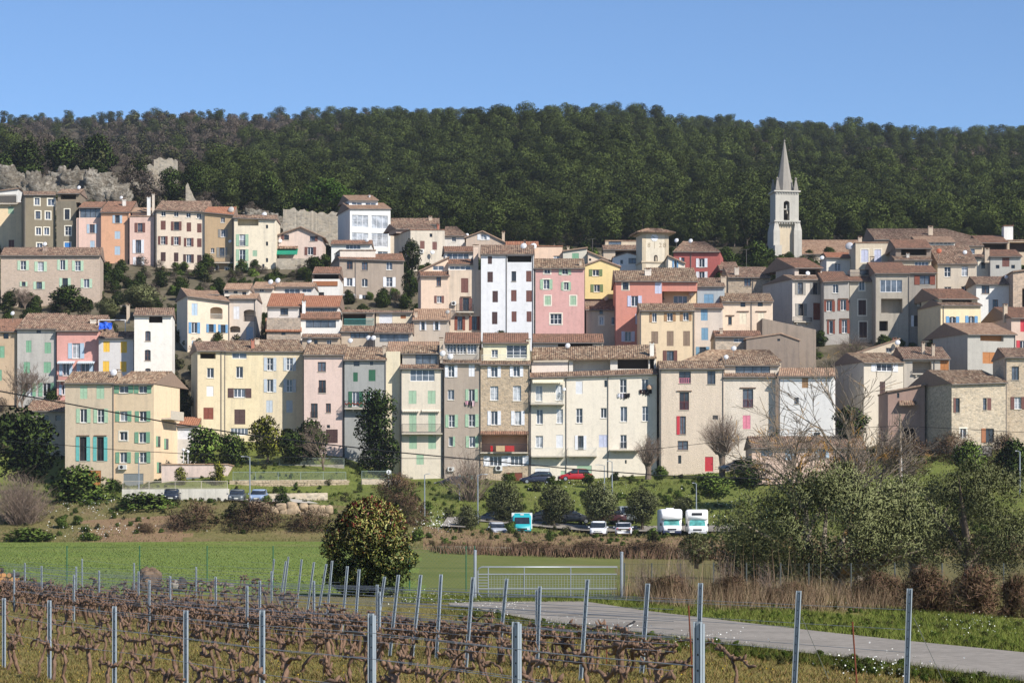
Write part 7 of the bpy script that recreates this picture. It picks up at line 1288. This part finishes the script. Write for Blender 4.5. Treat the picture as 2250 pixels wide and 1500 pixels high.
near_edge = [(900, 1326), (990, 1331), (1050, 1338), (1163, 1361), (1283, 1378), (1417, 1394), (1517, 1407), (1767, 1438), (2000, 1466), (2300, 1510)]; far_edge = [(900, 1326), (985, 1326), (1060, 1323), (1180, 1322), (1285, 1323), (1420, 1344), (1600, 1366), (1800, 1390), (2000, 1412), (2300, 1442)]
ne = lambda x: float(np.interp(x, [a for a, b in near_edge], [b for a, b in near_edge])); fe = lambda x: float(np.interp(x, [a for a, b in far_edge], [b for a, b in far_edge]))
r3 = random.Random(77); inv = lambda px, py: px < 985 or py > ne(px) + 1
blades('vineyard_grass', 'short mixed weeds and grass covering the vineyard floor', 'grass', pts_px(32000, (-60, 2310), 1303, 1545, r3, -.05, inv), .055, .004, L_VG, 6, .1, .6, 2)
blades('verge_grass', 'green grass on the verge beyond the road', 'grass', pts_px(13000, (1290, 2310), 1306, 1445, r3, 0, lambda px, py: py < fe(px) - 1 and py > fe(px) - (42 if px < 1900 else 70)), .13, .0045, L_GRASS, 7, .1, .5, 3)
blades('road_edge_grass', 'green tufts along the near road edge', 'grass', pts_px(2600, (960, 2310), 1322, 1530, r3, 0, lambda px, py: ne(px) + 1 < py < ne(px) + 22), .12, .0045, L_GRASS, 7, .09, .5, 4)
blades('gate_grass', 'taller grass in front of the gate and fence', 'grass', pts_px(3500, (880, 1420), 1308, 1324, r3, 0), .15, .006, L_GRASS, 5, .12, .45, 5)
mp = [(x, d, zg(x, d)) for x, d in ((r3.uniform(-.225, -.04) * d, d) for d in (r3.uniform(100, 236) for _ in range(16000)))]; blades('meadow_grass', 'short grass of the green meadow', 'grass', mp, .07, .012, leafmat('meadow_blades', [(104, 124, 56), (118, 136, 64), (132, 144, 74)], .8), 4, .3, .6, 6)
blades('slope_grass', 'rough grass on the slope below the front houses', 'grass', [(x, d, zg(x, d)) for x, d in ((r3.uniform(-.225, .225) * d, d) for d in (r3.uniform(276, 318) for _ in range(17000)))], .2, .02, leafmat('slope_blades', [(86, 100, 46), (108, 122, 56), (128, 138, 68), (138, 128, 82)], .8), 6, .3, .6, 7)
blades('bank_grass', 'rough grass and weeds on the bank above the meadow', 'grass', [(x, d, zg(x, d)) for x, d in ((r3.uniform(-.225, .225) * d, d) for d in (r3.uniform(239, 276) for _ in range(11000)))], .2, .02, leafmat('bank_blades', [(84, 92, 48), (112, 108, 64), (140, 122, 92), (96, 104, 52)], .8), 5, .4, .6, 8)
blades('dry_reeds', 'tall dry beige stalks along the fence right of the gate', 'reeds', pts_px(1900, (1368, 2060), 1306, 1345, r3, 0, lambda px, py: py < fe(px) - 14 and math.sin(px * .11) + math.sin(px * .043 + 1) > -1.1 + r3.random()), .72, .0042, L_DRY, 6, .26, .3, 9); blades('tall_canes', 'tall thin canes rising from the dry reeds', 'reeds', pts_px(90, (1375, 1800), 1306, 1325, r3, 0), 1.7, .007, L_DRY, 3, .2, .1, 10)
blades('dry_bank_stalks', 'dry brown stalks along the foot of the car park bank', 'reeds', [(x, d, zg(x, d)) for x, d in ((r3.uniform(-.03, .16) * d, d) for d in (r3.uniform(231, 241) for _ in range(2500)))], .7, .03, L_BROWN, 5, .4, .25, 11)
for i, (px, py, D, hh, w, lb) in enumerate([(1470, 1326, 87, 60, 120, 'low brown bramble in the dry reeds near the gate post'), (1610, 1335, 85, 66, 130, 'low brown bramble in the dry reeds left of the large olive'), (1740, 1342, 83, 60, 140, 'low brown bramble in the dry reeds below the large olive'), (1930, 1352, 80, 90, 150, 'brown bramble between the reeds and the bramble mass'), (2040, 1362, 74, 110, 150, 'reddish brown bramble mass left part beyond the road'), (2150, 1375, 72, 120, 170, 'reddish brown bramble mass in the middle beyond the road'), (2245, 1388, 70, 120, 130, 'reddish brown bramble mass at the right edge beyond the road')]): V_('bramble_thicket', lb, 'bush', proto(500 + i, 1.5, 2.2, 6000, .26, L_BROWN, BARKD, .02, 44, (.09, .16), .004, .9, None, 16, .2, .5), px, py, D, hh, w)
wp = [(*p, r3.uniform(.02, .055), r3.random() * 6.28) for p in pts_px(420, (1330, 2310), 1306, 1440, r3, 0, lambda px, py: fe(px) - 60 < py < fe(px) - 3) + pts_px(160, (1000, 2310), 1330, 1530, r3, 0, lambda px, py: ne(px) + 1 < py < ne(px) + 30)]
scatter('verge_weeds', 'leafy weeds dotted along the road verges', 'weeds', wp, [crown_of(c2), crown_of(c2), crown_of(b3)])
def flowers(name, label, P, s, mat, z=(.1, .3), seed=1):
    rg = np.random.default_rng(seed); P = np.array(P); n = len(P); P[:, 2] += rg.uniform(z[0], z[1], n); a = rg.normal(size=(n, 3)); a[:, 1] -= .2; a /= np.linalg.norm(a, axis=1)[:, None]; b = np.cross(a, rg.normal(size=(n, 3))); b /= np.linalg.norm(b, axis=1)[:, None]; s_ = (s * (.5 + rg.random(n)))[:, None]
    V = np.stack([P - a * s_, P + b * s_, P + a * s_, P - b * s_], 1).reshape(-1, 3); return tag(link(name, npmesh(name, V, np.arange(4 * n).reshape(n, 4), [mat])), label, 'flowers', kind='stuff')
def cl(n, cx, cy, sx, sy, gz=0): return [(lambda p: (p.x, p.y, zg(p.x, p.y)))(gp(r3.gauss(cx, sx), max(1310, r3.gauss(cy, sy)), gz)) for _ in range(n)]
flowers('white_flowers', 'white wildflowers along the vineyard edge and verges', cl(260, 930, 1320, 60, 10) + cl(160, 1090, 1345, 40, 7) + cl(130, 1310, 1385, 60, 7) + cl(120, 1930, 1482, 60, 14) + cl(90, 1560, 1420, 60, 8) + cl(60, 1830, 1335, 30, 8) + cl(110, 2150, 1385, 70, 16), .012, L_FLOW, (.08, .28), 2)
flowers('yellow_flowers', 'tiny yellow wildflowers between the vines', pts_px(1500, (-40, 1700), 1330, 1520, r3, -.05, inv), .008, L_YEL, (.03, .09), 3)
def slope_fl(n, px, py, D, sx, sd): return [(lambda x, d: (x, d, zg(x, d)))((r3.gauss(px, sx) - CX) * D / F, r3.gauss(D, sd)) for _ in range(n)]
flowers('slope_blossom', 'white blossom scattered over the grassy slope', slope_fl(260, 955, 0, 262, 22, 5) + slope_fl(160, 200, 0, 254, 50, 5) + slope_fl(260, 1560, 0, 284, 60, 6) + slope_fl(120, 1290, 0, 296, 60, 6) + slope_fl(120, 230, 0, 243, 60, 2), .045, L_FLOW, (.2, .7), 4)

# ------------------------------------------------------------------ thin haze between the camera and the far ridge
hz = MB().box(-385, 385, -20, 1330, -1.6, 222).build('haze', []); hm = bpy.data.materials.new('haze_air'); hm.use_nodes = True; ht = hm.node_tree; ht.nodes.remove(ht.nodes['Principled BSDF'])
pv = ht.nodes.new('ShaderNodeVolumePrincipled'); pv.inputs['Color'].default_value = (.78, .86, .98, 1); pv.inputs['Density'].default_value = .00007; pv.inputs['Anisotropy'].default_value = 0
ht.links.new(pv.outputs[0], ht.nodes['Material Output'].inputs['Volume']); hz.data.materials.append(hm); tag(hz, 'thin pale haze in the air over the valley', 'haze', kind='stuff')
